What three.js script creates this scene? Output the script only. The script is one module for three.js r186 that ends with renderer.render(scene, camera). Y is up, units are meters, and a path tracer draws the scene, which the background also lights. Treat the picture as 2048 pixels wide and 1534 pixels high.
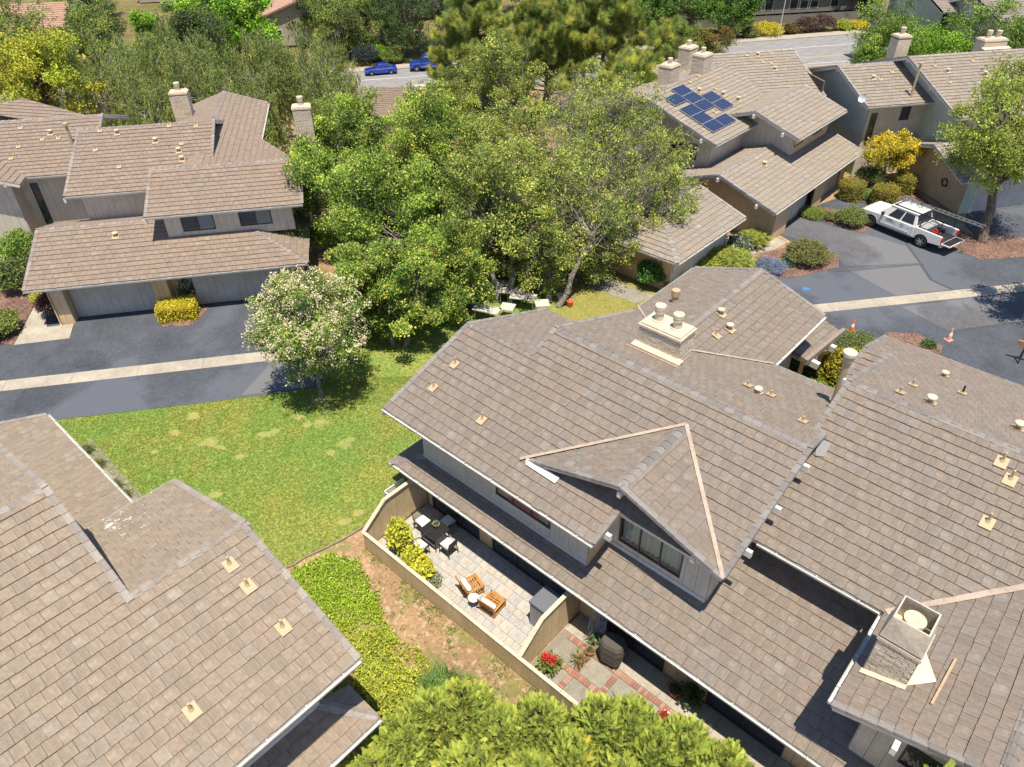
import * as THREE from 'three';
import { mergeGeometries } from 'three/addons/utils/BufferGeometryUtils.js';
import { RoundedBoxGeometry } from 'three/addons/geometries/RoundedBoxGeometry.js';
import { FontLoader } from 'three/addons/loaders/FontLoader.js';
import { TextGeometry } from 'three/addons/geometries/TextGeometry.js';

// ---------------------------------------------------------------- camera, sky, sun, exposure
const scene = new THREE.Scene();
const camera = new THREE.PerspectiveCamera(54.8, 2048 / 1534, 0.5, 4000);
camera.position.set(0, 22.8, 0);
camera.rotation.set(-37.85 * Math.PI / 180, 0, -0.63 * Math.PI / 180, 'XYZ');
const renderer = new THREE.WebGLRenderer({ antialias: true });
renderer.setSize(1024, 767);
renderer.toneMapping = THREE.LinearToneMapping;
renderer.toneMappingExposure = 1.52;
renderer.shadowMap.enabled = true;
renderer.shadowMap.type = THREE.PCFSoftShadowMap;
const SUN = new THREE.Vector3(0.055, 1, 0.266).normalize();
{ // clear midday sky: deep blue overhead, pale at the horizon, soft glow round the sun
  const w = 512, h = 256, d = new Float32Array(w * h * 4), v = new THREE.Vector3();
  for (let j = 0; j < h; j++) for (let i = 0; i < w; i++) {
    const el = ((j + .5) / h - .5) * Math.PI, az = ((i + .5) / w - .5) * 2 * Math.PI; v.set(Math.cos(el) * Math.cos(az), Math.sin(el), Math.cos(el) * Math.sin(az));
    const t = Math.pow(1 - Math.max(0, v.y), 3), c = Math.max(0, v.dot(SUN)), g = .55 * Math.pow(c, 8) + 1.1 * Math.pow(c, 60), k = (j * w + i) * 4;
    d[k] = .06 + .62 * t + g * .4; d[k + 1] = .125 + .67 * t + g * .4; d[k + 2] = .29 + .72 * t + g * .4; d[k + 3] = 1;
  }
  const t = new THREE.DataTexture(d, w, h, THREE.RGBAFormat, THREE.FloatType); t.mapping = THREE.EquirectangularReflectionMapping; t.colorSpace = THREE.LinearSRGBColorSpace; t.magFilter = t.minFilter = THREE.LinearFilter; t.needsUpdate = true;
  scene.background = t; scene.environment = t;
}
const sun = new THREE.DirectionalLight(0xfff0da, 4.9);
sun.position.copy(SUN).multiplyScalar(150).add(new THREE.Vector3(0, 0, -50));
sun.target.position.set(0, 0, -50);
sun.castShadow = true;
sun.shadow.mapSize.set(4096, 4096);
Object.assign(sun.shadow.camera, { left: -110, right: 110, top: 110, bottom: -110, near: 10, far: 320 });
scene.add(sun, sun.target);

// ---------------------------------------------------------------- helpers
const V3 = (x, y, z) => new THREE.Vector3(x, y, z);
const R0 = s => () => { s |= 0; s = s + 0x6D2B79F5 | 0; let t = Math.imul(s ^ s >>> 15, 1 | s); t = t + Math.imul(t ^ t >>> 7, 61 | t) ^ t; return ((t ^ t >>> 14) >>> 0) / 4294967296; };
const rnd = R0(7);
const rr = (a, b, r = rnd) => a + (b - a) * r();
const dg = Math.PI / 180;
const frame = deg => { const a = deg * dg, c = Math.cos(a), s = Math.sin(a); return (u, v, h = 0) => V3(u * c + v * s, h, u * s - v * c); };
const A = frame(42.4), C = frame(-10.8);           // the two building grids of the estate (u along, v away, h up)
const used = {};
function num(n) { used[n] = (used[n] || 0) + 1; return used[n] === 1 ? n : n + '_' + String(used[n] - 1).padStart(3, '0'); }
const smooth = (a, b, x) => { const t = Math.min(1, Math.max(0, (x - a) / (b - a))); return t * t * (3 - 2 * t); };
const VCx = Math.sin(-10.8 * dg), VCz = -Math.cos(-10.8 * dg);
function terr(x, z) { const v = x * VCx + z * VCz; return -7.5 * smooth(60, 99, v) + 3 * smooth(124, 170, v); }

// value noise
const hsh = (x, y, s) => { let n = Math.imul(x | 0, 374761393) + Math.imul(y | 0, 668265263) + Math.imul(s | 0, 974711) | 0; n = Math.imul(n ^ n >>> 13, 1274126177); return ((n ^ n >>> 16) >>> 0) / 4294967296; };
function vn(x, y, s = 0, per = 0) {
  const xi = Math.floor(x), yi = Math.floor(y); let fx = x - xi, fy = y - yi; fx = fx * fx * (3 - 2 * fx); fy = fy * fy * (3 - 2 * fy);
  const w = q => per ? ((q % per) + per) % per : q;
  const a = hsh(w(xi), w(yi), s), b = hsh(w(xi + 1), w(yi), s), c = hsh(w(xi), w(yi + 1), s), d = hsh(w(xi + 1), w(yi + 1), s);
  return a + (b - a) * fx + (c - a) * fy + (a - b - c + d) * fx * fy;
}
function fbm(x, y, s = 0, o = 4, per = 0) { let v = 0, a = .5, t = 0; for (let i = 0; i < o; i++) { v += a * vn(x, y, s + i, per); t += a; a *= .5; x *= 2; y *= 2; per *= 2; } return v / t; }
const toS = x => { x = Math.min(1, Math.max(0, x)); return x <= .0031308 ? x * 12.92 : 1.055 * Math.pow(x, 1 / 2.4) - .055; };
function tex(n, fn, rep = 1, color = true) {          // fn(x, y) in 0..1 gives linear [r,g,b] or a grey value
  const d = new Uint8Array(n * n * 4);
  for (let j = 0; j < n; j++) for (let i = 0; i < n; i++) {
    let c = fn(i / n, j / n); if (typeof c === 'number') c = [c, c, c];
    const k = (j * n + i) * 4; for (let q = 0; q < 3; q++) d[k + q] = 255 * (color ? toS(c[q]) : Math.min(1, Math.max(0, c[q]))); d[k + 3] = 255;
  }
  const t = new THREE.DataTexture(d, n, n); t.wrapS = t.wrapT = THREE.RepeatWrapping; t.magFilter = THREE.LinearFilter; t.minFilter = THREE.LinearMipmapLinearFilter; t.generateMipmaps = true;
  if (color) t.colorSpace = THREE.SRGBColorSpace; t.repeat.set(rep, rep); t.needsUpdate = true; return t;
}
const lin = (r, g, b) => new THREE.Color().setRGB(r, g, b);
const std = (c, rough = .85, o = {}) => new THREE.MeshStandardMaterial({ color: Array.isArray(c) ? lin(...c) : c, roughness: rough, side: THREE.DoubleSide, ...o });
const phy = (c, rough = .85, o = {}) => new THREE.MeshPhysicalMaterial({ color: Array.isArray(c) ? lin(...c) : c, roughness: rough, side: THREE.DoubleSide, ...o });

// ---------------------------------------------------------------- textures (colour, grain, wear)
const grainTex = tex(512, (x, y) => { const s = fbm(x * 96, y * 8, 3, 3, 0), p = fbm(x * 60, y * 60, 9, 2, 60), b = fbm(x * 6, y * 6, 5, 3, 6); return .62 + .34 * s * .8 + .22 * (p - .5) + .38 * (b - .5); }, .7);
const grainBump = tex(256, (x, y) => .5 + .6 * (fbm(x * 64, y * 8, 3, 3) - .5) + .5 * (fbm(x * 50, y * 50, 9, 2, 50) - .5), .7, false);
const speck = tex(512, (x, y) => { const p = fbm(x * 128, y * 128, 2, 2, 128), b = fbm(x * 5, y * 5, 6, 4, 5), c = fbm(x * 23, y * 23, 16, 3, 23); return .82 + .34 * (p - .5) + .3 * (b - .5) + .22 * (c - .5); }, .22);
const speckBump = tex(256, (x, y) => fbm(x * 90, y * 90, 2, 2, 90), .6, false);
const asphTex = tex(1024, (x, y) => {
  const p = fbm(x * 256, y * 256, 2, 2, 256), b = fbm(x * 4, y * 4, 31, 5, 4), c = fbm(x * 14, y * 5, 37, 4), w = fbm(x * 30, y * 30, 38, 3, 30);
  const wear = Math.max(0, b + .35 * (c - .5) - .52) * 2.6, v = .7 + .34 * (p - .5) + 1.05 * wear * (.5 + w) + .26 * (w - .5) - .13 * smooth(.62, .76, fbm(x * 11, y * 11, 44, 3, 11)); return [v, v, v * 1.02];
}, 1 / 26);
const soilTex = tex(512, (x, y) => {
  const b = fbm(x * 4, y * 4, 51, 4, 4), p = fbm(x * 110, y * 110, 52, 2, 110), g = smooth(.52, .68, fbm(x * 9, y * 9, 53, 4, 9)), l = smooth(.62, .8, fbm(x * 70, y * 70, 54, 2, 70));
  const k = .6 + .7 * (b - .2) + .5 * (p - .5); let c = [.36 * k, .24 * k, .135 * k]; const gr = [.14, .17, .035]; for (let q = 0; q < 3; q++) c[q] += (gr[q] - c[q]) * g * .55 + l * .1; return c;
}, 1 / 9);
const mulchTex = tex(512, (x, y) => { const p = vn(x * 90, y * 90, 61, 90), q = vn(x * 44 + y * 12, y * 44, 63, 0), b = fbm(x * 5, y * 5, 62, 3, 5); const k = .3 + 1.5 * p * q + .5 * (b - .3); return [.2 * k, .125 * k, .095 * k]; }, 1 / 3.2);
const sidingTex = tex(512, (x, y) => .84 + .2 * (fbm(x * 60, y * 4, 71, 3) - .5) + .26 * (fbm(x * 5, y * 5, 72, 4, 5) - .5) + .12 * (fbm(x * 40, y * 40, 73, 2, 40) - .5), .35);
const woodTex = tex(256, (x, y) => { const k = .7 + .55 * (fbm(x * 40, y * 3, 81, 4) - .35); return k; }, 1.2);
const barkTex = tex(256, (x, y) => .45 + .9 * (fbm(x * 24, y * 6, 91, 4) - .2), .8);

// ---------------------------------------------------------------- materials
const M = {
  siding: std([.66, .5, .31], .8, { map: sidingTex }), sidingGrey: std([.66, .61, .53], .8, { map: sidingTex }), sidingGreen: std([.5, .57, .5], .8, { map: sidingTex }),
  groove: std([.09, .08, .065], .95), white: std([.72, .71, .68], .6, { map: sidingTex }), cream: std([.68, .6, .46], .6, { map: speck }), tan: std([.42, .33, .205], .6),
  deck: std([.16, .13, .11], .95), gutter: phy([.62, .62, .6], .45, { map: speck }), flash: std([.46, .38, .31], .7, { map: speck }), lead: std([.2, .21, .225], .55),
  frame: std([.045, .043, .042], .4), glass: phy([.03, .04, .055], .06, { clearcoat: 1, clearcoatRoughness: .02 }), clear: phy([.9, .95, .95], .02, { transmission: 1, thickness: 0, ior: 1.5 }), curtain: phy([.66, .66, .56], .95, { transmission: .3 }), dark: std([.02, .019, .018], .9),
  doorPaint: std([.55, .53, .49], .7, { map: sidingTex }), brick: std([.68, .6, .47], .9, { map: speck, bumpMap: speckBump, bumpScale: .01 }), mortar: std([.3, .25, .19], .95, { map: speck }),
  asphalt: std([.088, .103, .13], .88, { map: asphTex, bumpMap: speckBump, bumpScale: .004 }), asphaltLight: std([.135, .143, .16], .9, { map: asphTex }), asphaltDark: std([.065, .068, .078], .9), street: std([.27, .275, .285], .9, { map: speck }),
  concrete: std([.42, .39, .325], .9, { map: speck, bumpMap: speckBump, bumpScale: .003 }), concreteGrey: std([.31, .295, .26], .9, { map: speck }), joint: std([.2, .185, .16], .95),
  soil: std([1, 1, 1], .98, { map: soilTex }), mulch: std([1, 1, 1], .98, { map: mulchTex, bumpMap: mulchTex, bumpScale: .03 }),
  bark: std([.2, .165, .13], .95, { map: barkTex }), barkGrey: std([.3, .275, .245], .95, { map: barkTex }), barkWhite: std([.6, .57, .52], .9, { map: barkTex }),
  teak: std([.5, .25, .07], .6, { map: woodTex }), woodPale: std([.5, .37, .24], .75, { map: woodTex }), beam: std([.3, .26, .21], .85, { map: woodTex }),
  black: std([.018, .018, .02], .45), cushion: std([.8, .78, .73], .95), terra: std([.46, .19, .08], .85, { map: speck }), cover: phy([.075, .072, .064], .8, { sheen: .3 }), boxGrey: std([.12, .135, .165], .6), boxSide: std([.3, .31, .33], .65), plastic: std([.55, .56, .6], .5),
  rubber: std([.016, .016, .017], .8), chrome: std([.6, .6, .6], .3, { metalness: .9 }), carWhite: phy([.8, .8, .79], .3, { clearcoat: 1, clearcoatRoughness: .05 }), carBlue: phy([.012, .05, .42], .3, { metalness: .3, clearcoat: 1, clearcoatRoughness: .04 }), red: std([.5, .02, .015], .4), orange: std([.85, .16, .02], .5), faded: std([.75, .33, .3], .6), whiteP: std([.8, .79, .76], .5),
  solarFrame: std([.5, .52, .55], .5), glassPale: phy([.16, .2, .225], .08, { clearcoat: 1, clearcoatRoughness: .02 }), tableTop: std([.55, .55, .5], .6, { map: speck }), roofRed: std([.42, .27, .2], .9, { map: speck }), stucco: std([.52, .47, .39], .95, { map: speck }), fenceGrey: std([.23, .22, .2], .9, { map: sidingTex }), paintWhite: std([.6, .6, .57], .8), paintYellow: std([.5, .4, .18], .8), paintBlue: std([.03, .2, .6], .7),
};

// ---------------------------------------------------------------- geometry builder: flat facets, box-mapped uv in metres
class GB {
  constructor(o) { this.p = []; this.c = null; this.o = o || V3(0, 0, 0); this.col = null; }
  tri(a, b, c) { for (const q of [a, b, c]) { this.p.push(q.x - this.o.x, q.y - this.o.y, q.z - this.o.z); if (this.col) (this.c ||= []).push(...this.col); } return this; }
  quad(a, b, c, d) { return this.tri(a, b, c).tri(a, c, d); }
  poly(pts) { const n = newell(pts), e = V3().subVectors(pts[1], pts[0]).normalize(), f = V3().crossVectors(n, e); const q = pts.map(p => new THREE.Vector2(p.dot(e), p.dot(f))); for (const [i, j, k] of THREE.ShapeUtils.triangulateShape(q, [])) this.tri(pts[i], pts[j], pts[k]); return this; }
  prism(pts, d) { const b = pts.map(p => p.clone().add(d)); this.poly(pts); this.poly(b.slice().reverse()); for (let i = 0; i < pts.length; i++) { const j = (i + 1) % pts.length; this.quad(pts[i], b[i], b[j], pts[j]); } return this; }
  // box spanned by a corner and three edge vectors
  para(o, a, b, c) { const q = (i, j, k) => o.clone().addScaledVector(a, i).addScaledVector(b, j).addScaledVector(c, k); this.quad(q(0, 0, 0), q(0, 1, 0), q(1, 1, 0), q(1, 0, 0)).quad(q(0, 0, 1), q(1, 0, 1), q(1, 1, 1), q(0, 1, 1)).quad(q(0, 0, 0), q(1, 0, 0), q(1, 0, 1), q(0, 0, 1)).quad(q(0, 1, 0), q(0, 1, 1), q(1, 1, 1), q(1, 1, 0)).quad(q(0, 0, 0), q(0, 0, 1), q(0, 1, 1), q(0, 1, 0)).quad(q(1, 0, 0), q(1, 1, 0), q(1, 1, 1), q(1, 0, 1)); return this; }
  beam(a, b, w, h, up = V3(0, 1, 0)) { const d = V3().subVectors(b, a), s = V3().crossVectors(d, up).normalize(), t = V3().crossVectors(s, d).normalize(); return this.para(a.clone().addScaledVector(s, -w / 2).addScaledVector(t, -h / 2), d, s.multiplyScalar(w), t.multiplyScalar(h)); }
  box(cx, cy, cz, sx, sy, sz, turn = 0) { const x = V3(Math.cos(turn), 0, -Math.sin(turn)), z = V3(Math.sin(turn), 0, Math.cos(turn)); return this.para(V3(cx, cy - sy / 2, cz).addScaledVector(x, -sx / 2).addScaledVector(z, -sz / 2), x.multiplyScalar(sx), V3(0, sy, 0), z.multiplyScalar(sz)); }
  tube(a, b, r0, r1 = r0, n = 8, cap = true) {
    const d = V3().subVectors(b, a).normalize(), s = Math.abs(d.y) < .95 ? V3().crossVectors(d, V3(0, 1, 0)).normalize() : V3(1, 0, 0), t = V3().crossVectors(d, s).normalize(), ring = (c, r) => Array.from({ length: n }, (_, i) => c.clone().addScaledVector(s, r * Math.cos(i / n * 2 * Math.PI)).addScaledVector(t, r * Math.sin(i / n * 2 * Math.PI)));
    const p = ring(a, r0), q = ring(b, r1); for (let i = 0; i < n; i++) { const j = (i + 1) % n; this.quad(p[i], q[i], q[j], p[j]); if (cap) { this.tri(a, p[i], p[j]); this.tri(b, q[j], q[i]); } } return this;
  }
  geo(smoothN = false) {
    const g = new THREE.BufferGeometry(), P = new Float32Array(this.p), n = P.length / 3, N = new Float32Array(P.length), UV = new Float32Array(n * 2); const a = V3(), b = V3(), c = V3();
    for (let i = 0; i < n; i += 3) {
      a.fromArray(P, i * 3); b.fromArray(P, i * 3 + 3); c.fromArray(P, i * 3 + 6); b.sub(a); c.sub(a); b.cross(c).normalize(); const ax = Math.abs(b.x), ay = Math.abs(b.y), az = Math.abs(b.z);
      for (let k = 0; k < 3; k++) { b.toArray(N, (i + k) * 3); const x = P[(i + k) * 3] + this.o.x, y = P[(i + k) * 3 + 1] + this.o.y, z = P[(i + k) * 3 + 2] + this.o.z; UV[(i + k) * 2] = ay > ax && ay > az ? x : (ax > az ? z : x); UV[(i + k) * 2 + 1] = ay > ax && ay > az ? z : y; }
    }
    g.setAttribute('position', new THREE.BufferAttribute(P, 3)); g.setAttribute('normal', new THREE.BufferAttribute(N, 3)); g.setAttribute('uv', new THREE.BufferAttribute(UV, 2)); if (this.c) g.setAttribute('color', new THREE.BufferAttribute(new Float32Array(this.c), 3));
    return g;
  }
  mesh(name, mat, parent) { return put(name, this.geo(), mat, parent); }
}
function newell(p) { const n = V3(0, 0, 0); for (let i = 0; i < p.length; i++) { const a = p[i], b = p[(i + 1) % p.length]; n.x += (a.y - b.y) * (a.z + b.z); n.y += (a.z - b.z) * (a.x + b.x); n.z += (a.x - b.x) * (a.y + b.y); } return n.normalize(); }
function put(name, geo, mat, parent = scene) { const m = new THREE.Mesh(geo, mat); m.name = parent === scene ? num(name) : name; m.castShadow = m.receiveShadow = true; parent.add(m); return m; }
function thing(name, label, category, pos = V3(0, 0, 0), group) { const g = new THREE.Group(); g.name = num(name); g.position.copy(pos); g.userData = { label, category }; if (group) g.userData.group = group; scene.add(g); return g; }
function struct(name, geo, mat) { const m = put(name, geo, mat); m.userData = { kind: 'structure' }; return m; }
const sheet = (pts, y) => new GB().poly(pts.map(p => V3(p[0], y, p[1])));
const offs = g => g.position;
const wall2 = (p, q) => V3().subVectors(q, p);
// ---------------------------------------------------------------- ground
{
  const xs = [], zs = []; for (let i = -1500; i <= 1500; i += (Math.abs(i) < 120 ? 4 : 60)) xs.push(i); for (let i = -1500; i <= 1000; i += (i > -190 && i < 30 ? 3 : 55)) zs.push(i);
  const g = new GB(), q = (i, j) => V3(xs[i], terr(xs[i], zs[j]) - .03, zs[j]);
  for (let i = 0; i + 1 < xs.length; i++) for (let j = 0; j + 1 < zs.length; j++) g.quad(q(i, j), q(i, j + 1), q(i + 1, j + 1), q(i + 1, j));
  struct('ground', g.geo(), M.soil);
}
// lawn: one sheet, its colour with clover patches, yellowed turf and the bare spots where the photograph shows them
const spots = [[-13.85, -25.19, .5], [-11.48, -25.73, .45], [-11.1, -25.95, .4], [-7.63, -24.92, .55], [-7.46, -25.25, .3], [-9.08, -26.5, .6], [-9.63, -26.33, .35], [-13.29, -24.84, .3], [-15.71, -25.9, .35], [-16.14, -24.56, .3], [-6.41, -20.81, .35], [-6.83, -20.28, .4], [-12.6, -21.89, .4], [-10.11, -26.88, .4], [-15.19, -27.15, .45], [-14.1, -25.1, .35], [-9.3, -28.2, .7], [-8.2, -24.4, .3], [-12.2, -24.2, .3]];
const LX = -34, LZ = -46, LS = 52;
const bareAt = (x, z) => { let b = 0; for (const [sx, sz, r] of spots) { const d = Math.hypot(x - sx, (z - sz) * 1.25) / (r * .85); if (d < 1.8) b = Math.max(b, smooth(1.15, .55, d + 1.1 * (fbm(x * 3, z * 3, 7, 3) - .5))); } return b; };
const lawnTex = tex(1536, (X, Y) => {
  const x = LX + X * LS, z = LZ + Y * LS;
  const n1 = fbm(x * .35, z * .35, 1, 4), n2 = fbm(x * 1.3, z * 1.3, 2, 4), n3 = fbm(x * 7, z * 7, 3, 3), n4 = hsh(X * 1536, Y * 1536, 4);
  const dry = smooth(.36, .78, n1 * .6 + n2 * .4 + .1 * smooth(-11, -6, x) + .03), cl = smooth(.55, .7, fbm(x * .8 + 9, z * .8, 12, 3));
  const dr2 = smooth(.5, 4, x) * (.55 + .6 * n2); let c = [.185 + .07 * dry, .285 + .0 * dry, .055 + .012 * dry]; c = [c[0] * (1 - .16 * cl), c[1] * (1 - .04 * cl), c[2]];
  const k = .9 + .22 * n3 + .1 * n2 + .16 * (n4 - .5);
  const track = smooth(.55, .1, Math.abs((x + 5.95) + .28 * (z + 25.6) + .25 * (n2 - .5))) * smooth(-23.2, -24.4, z) * smooth(-28.5, -27.2, z) * .55 * smooth(.3, .6, n3 + .1), b = Math.max(bareAt(x, z), track);
  const soil = [.33 * (.75 + .5 * n3), .225 * (.75 + .5 * n3), .12];
  const od = [.24, .2, .06]; c = c.map((v, q) => v + (od[q] - v) * Math.min(.85, dr2)); return [0, 1, 2].map(q => c[q] * k + (soil[q] - c[q] * k) * b * .4);
});
lawnTex.repeat.set(1 / LS, 1 / LS); lawnTex.offset.set(-LX / LS, -LZ / LS);
M.lawn = std([1, 1, 1], .97, { map: lawnTex, bumpMap: grainBump, bumpScale: .02 });
{
  const pts = [[-34, -25.0], [-24.18, -26.45], [-21.67, -26.9], [-15.25, -28.02], [-11.52, -28.78], [-9.57, -29.15], [-9.66, -33], [-10.36, -37.6], [-12, -46], [6, -46], [9.5, -38], [2.5, -33], [-1, -27.5], [-4.3, -22.3], [-5.8, -20.25], [-6.68, -19.42], [-7.37, -18.93], [-8.06, -18.5], [-9.6, -17.6], [-12, -19.5], [-15.5, -21.5], [-20, -25.2], [-30, -22]];
  struct('lawn', sheet(pts, 0).geo(), M.lawn);
  // blades of grass on it
  const bl = new THREE.BufferGeometry(); const P = []; const r = R0(3);
  for (let i = 0; i < 7; i++) { const a = r() * 6.28, d = .05 * r(), x = d * Math.cos(a), z = d * Math.sin(a), h = .03 + .035 * r(), w = .008, b = r() * 6.28, l = .03 * r(); P.push(x - w * Math.cos(b), 0, z - w * Math.sin(b), x + w * Math.cos(b), 0, z + w * Math.sin(b), x + l * Math.sin(b), h, z - l * Math.cos(b)); }
  bl.setAttribute('position', new THREE.Float32BufferAttribute(P, 3)); bl.computeVertexNormals();
  const poly = pts.map(p => new THREE.Vector2(p[0], p[1])), inside = (x, z) => { let c = false; for (let i = 0, j = poly.length - 1; i < poly.length; j = i++) { const a = poly[i], b = poly[j]; if ((a.y > z) !== (b.y > z) && x < (b.x - a.x) * (z - a.y) / (b.y - a.y) + a.x) c = !c; } return c; };
  const N = 110000, im = new THREE.InstancedMesh(bl, phy([1, 1, 1], .95, { transmission: .3 }), N), m = new THREE.Matrix4(), q = new THREE.Quaternion(), up = V3(0, 1, 0), col = new THREE.Color(); let k = 0;
  for (let t = 0; t < N * 6 && k < N; t++) {
    const far = r() < .42, x = far ? rr(-13, 9, r) : rr(-22, -3, r), z = far ? rr(-46, -29, r) : rr(-30, -18, r); if (!inside(x, z) || r() < bareAt(x, z) || (x > 1 && r() < .75)) continue; const n = fbm(x * .35, z * .35, 1, 4) * .55 + fbm(x * 1.3, z * 1.3, 2, 4) * .5, dry = smooth(.36, .78, n);
    q.setFromAxisAngle(up, r() * 6.28); m.compose(V3(x, 0, z), q, V3(1, rr(.6, 1.4, r), 1)); im.setMatrixAt(k, m); const f = rr(.85, 1.15, r); im.setColorAt(k, col.setRGB((.27 + .1 * dry) * f, (.41 + .0 * dry) * f, .08 * f)); k++;
  }
  im.count = k; im.name = 'grass'; im.userData = { kind: 'stuff', label: 'short mown grass blades covering the open lawn', category: 'grass' }; im.castShadow = im.receiveShadow = true; scene.add(im);
}
// asphalt courts, swales, walks
const roadA = struct('asphalt_court', sheet([[-45, -23], [-24.18, -26.5], [-21.67, -26.93], [-15.25, -28.06], [-11.52, -28.82], [-9.61, -29.19], [-9.7, -33], [-10.4, -37.6], [-13.2, -39.6], [-20.6, -38.4], [-25.2, -36.6], [-34, -34.5], [-45, -32.5]], .004).geo(), M.asphalt);
const roadB = struct('asphalt_court', sheet([[13.2, -33.8], [15.4, -36], [15.6, -39.4], [20.5, -40.8], [18, -45.6], [19.95, -47.9], [22.6, -50.2], [24.5, -51.4], [28.3, -47.3], [28.2, -43.6], [30, -41.5], [31, -41.9], [31.2, -46.5], [33.5, -51], [52, -54], [52, -46], [50, -45], [50, -20], [30, -22], [19.5, -31.5]], .004).geo(), M.asphalt);
function strip(p0, p1, w, y) { const d = V3(p1[0] - p0[0], 0, p1[1] - p0[1]).normalize(), n = V3(-d.z, 0, d.x).multiplyScalar(w / 2); return [V3(p0[0], y, p0[1]).add(n), V3(p1[0], y, p1[1]).add(n), V3(p1[0], y, p1[1]).sub(n), V3(p0[0], y, p0[1]).sub(n)]; }
function swale(name, p0, p1, w, n) { // cast in slabs with open joints
  const s = struct(name, new GB().poly(strip(p0, p1, w, .008)).geo(), M.joint);
  for (let i = 0; i < n; i++) { const a = i / n, b = (i + 1) / n, L = Math.hypot(p1[0] - p0[0], p1[1] - p0[1]), e = .012 / L, f = t => [p0[0] + (p1[0] - p0[0]) * t, p0[1] + (p1[1] - p0[1]) * t]; new GB().poly(strip(f(a + e), f(b - e), w, .014)).mesh('concrete_slab', M.concrete, s); }
}
swale('drainage_swale', [-44.6, -26.15], [-9.85, -32.5], .93, 11);
swale('drainage_swale', [15.6, -35.7], [48.9, -41.1], .86, 12);
const mark = (name, pts, mat, parent, y = .012) => sheet(pts, y).mesh(name, mat, parent);
mark('asphalt_patch', [[20.9, -40.6], [25.6, -41.0], [25.35, -39.1], [26.1, -37.95], [22.6, -37.3], [21.9, -38.6]], M.asphaltLight, roadB);
mark('asphalt_patch', [[22.4, -36.1], [26.9, -37.0], [32, -37.8], [31, -35.0], [23.9, -33.6]], M.asphaltLight, roadB, .0121);
mark('asphalt_patch', [[18.2, -45.5], [20.2, -47.9], [23.7, -45.4], [25.8, -43.5], [25.7, -41.2], [20.9, -40.9], [20.9, -42.6]], M.asphaltLight, roadB, .0122);
mark('sealed_crack', [[20.1, -40.2], [25.9, -41.0], [25.9, -41.1], [20.1, -40.34]], M.asphaltDark, roadB, .016);
mark('sealed_crack', [[25.5, -47.5], [26.0, -44.0], [25.45, -39.1], [26.2, -37.9], [26.3, -37.95], [25.6, -39.1], [26.12, -44.0], [25.6, -47.5]], M.asphaltDark, roadB, .0165);
mark('sealed_crack', [[23.9, -33.5], [31, -34.9], [31, -35.02], [23.9, -33.62]], M.asphaltDark, roadB, .0163);
mark('paint_spot', Array.from({ length: 14 }, (_, i) => [17.61 + .2 * Math.cos(i / 14 * 6.28) * (1 + .2 * hsh(i, 1, 1)), -38.22 + .17 * Math.sin(i / 14 * 6.28)]), M.paintBlue, roadB, .0125);
mark('asphalt_patch', [[-12.6, -31.3], [-9.7, -31.85], [-9.65, -29.35], [-11.6, -28.95], [-13.4, -28.6]], M.asphaltLight, roadA, .0118);
// concrete walks
struct('concrete_walk', sheet([[-27.05, -33.2], [-24.3, -33.8], [-24.75, -35.3], [-26.1, -34.95], [-27.0, -36.7], [-28.2, -40.2], [-29.0, -40.2], [-27.9, -37.2]], .022).geo(), M.concrete);
struct('concrete_walk', sheet([[-19.4, -25.48], [-15.2, -21.45], [-15.95, -21.2], [-19.85, -25.0]], .012).geo(), M.concreteGrey);
struct('concrete_walk', sheet([[15.2, -42.4], [17.2, -43.17], [18.3, -44.2], [17.4, -45.4], [16.1, -46.2], [13.9, -44.6]], .016).geo(), M.concrete);
struct('concrete_walk', sheet([[4.6, -41.4], [5.94, -39.85], [8.4, -37.6], [7.25, -36.8], [5.2, -38.3], [3.4, -40.2]], .012).geo(), M.concreteGrey);
struct('concrete_walk', sheet([[22.4, -50.3], [23.9, -51.8], [25.3, -53.4], [23.9, -54.4], [21.9, -51.4]], .016).geo(), M.concrete);
struct('garden_path', sheet([[28.2, -50.4], [31.2, -46.4], [30.2, -45.9], [27.3, -49.4]], .013).geo(), M.concreteGrey);
// planting beds
const bed = (pts, m = M.mulch, y = .018) => struct('planting_bed', sheet(pts, y).geo(), m);
bed([[13.2, -41.6], [14.1, -40.2], [15.5, -39.3], [17.74, -39.77], [20.45, -40.75], [21.0, -42.3], [20.3, -43.7], [18.7, -44.0], [17.6, -43.3], [15.4, -42.2]]);
bed([[21.3, -49.3], [23.0, -49.6], [24.2, -47.9], [24.6, -46.3], [23.76, -45.5], [22.8, -46.2], [21.5, -47.5], [20.8, -48.7]]);
bed([[24.3, -51.6], [25.6, -53.3], [30, -55.5], [30.4, -50.2], [28.0, -48.0]]);
bed([[28.3, -43.6], [30.1, -46.2], [31.05, -44.8], [36, -44.5], [36, -42.3], [29.8, -41.5]]);
bed([[18.9, -31.2], [20.4, -33.5], [22.1, -33.4], [23.0, -32.2], [22.3, -31.2], [20, -30]]);
bed([[-19.6, -34.85], [-17.9, -34.95], [-17.6, -36.9], [-18.4, -38.7], [-20.2, -38.2]]);
bed([[-27.1, -33.2], [-28.0, -37.2], [-29.2, -41], [-34, -42], [-35, -35]]);
bed([[9.8, -29.3], [13.4, -33.8], [19.5, -31.2], [16.0, -27.0]]);
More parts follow.
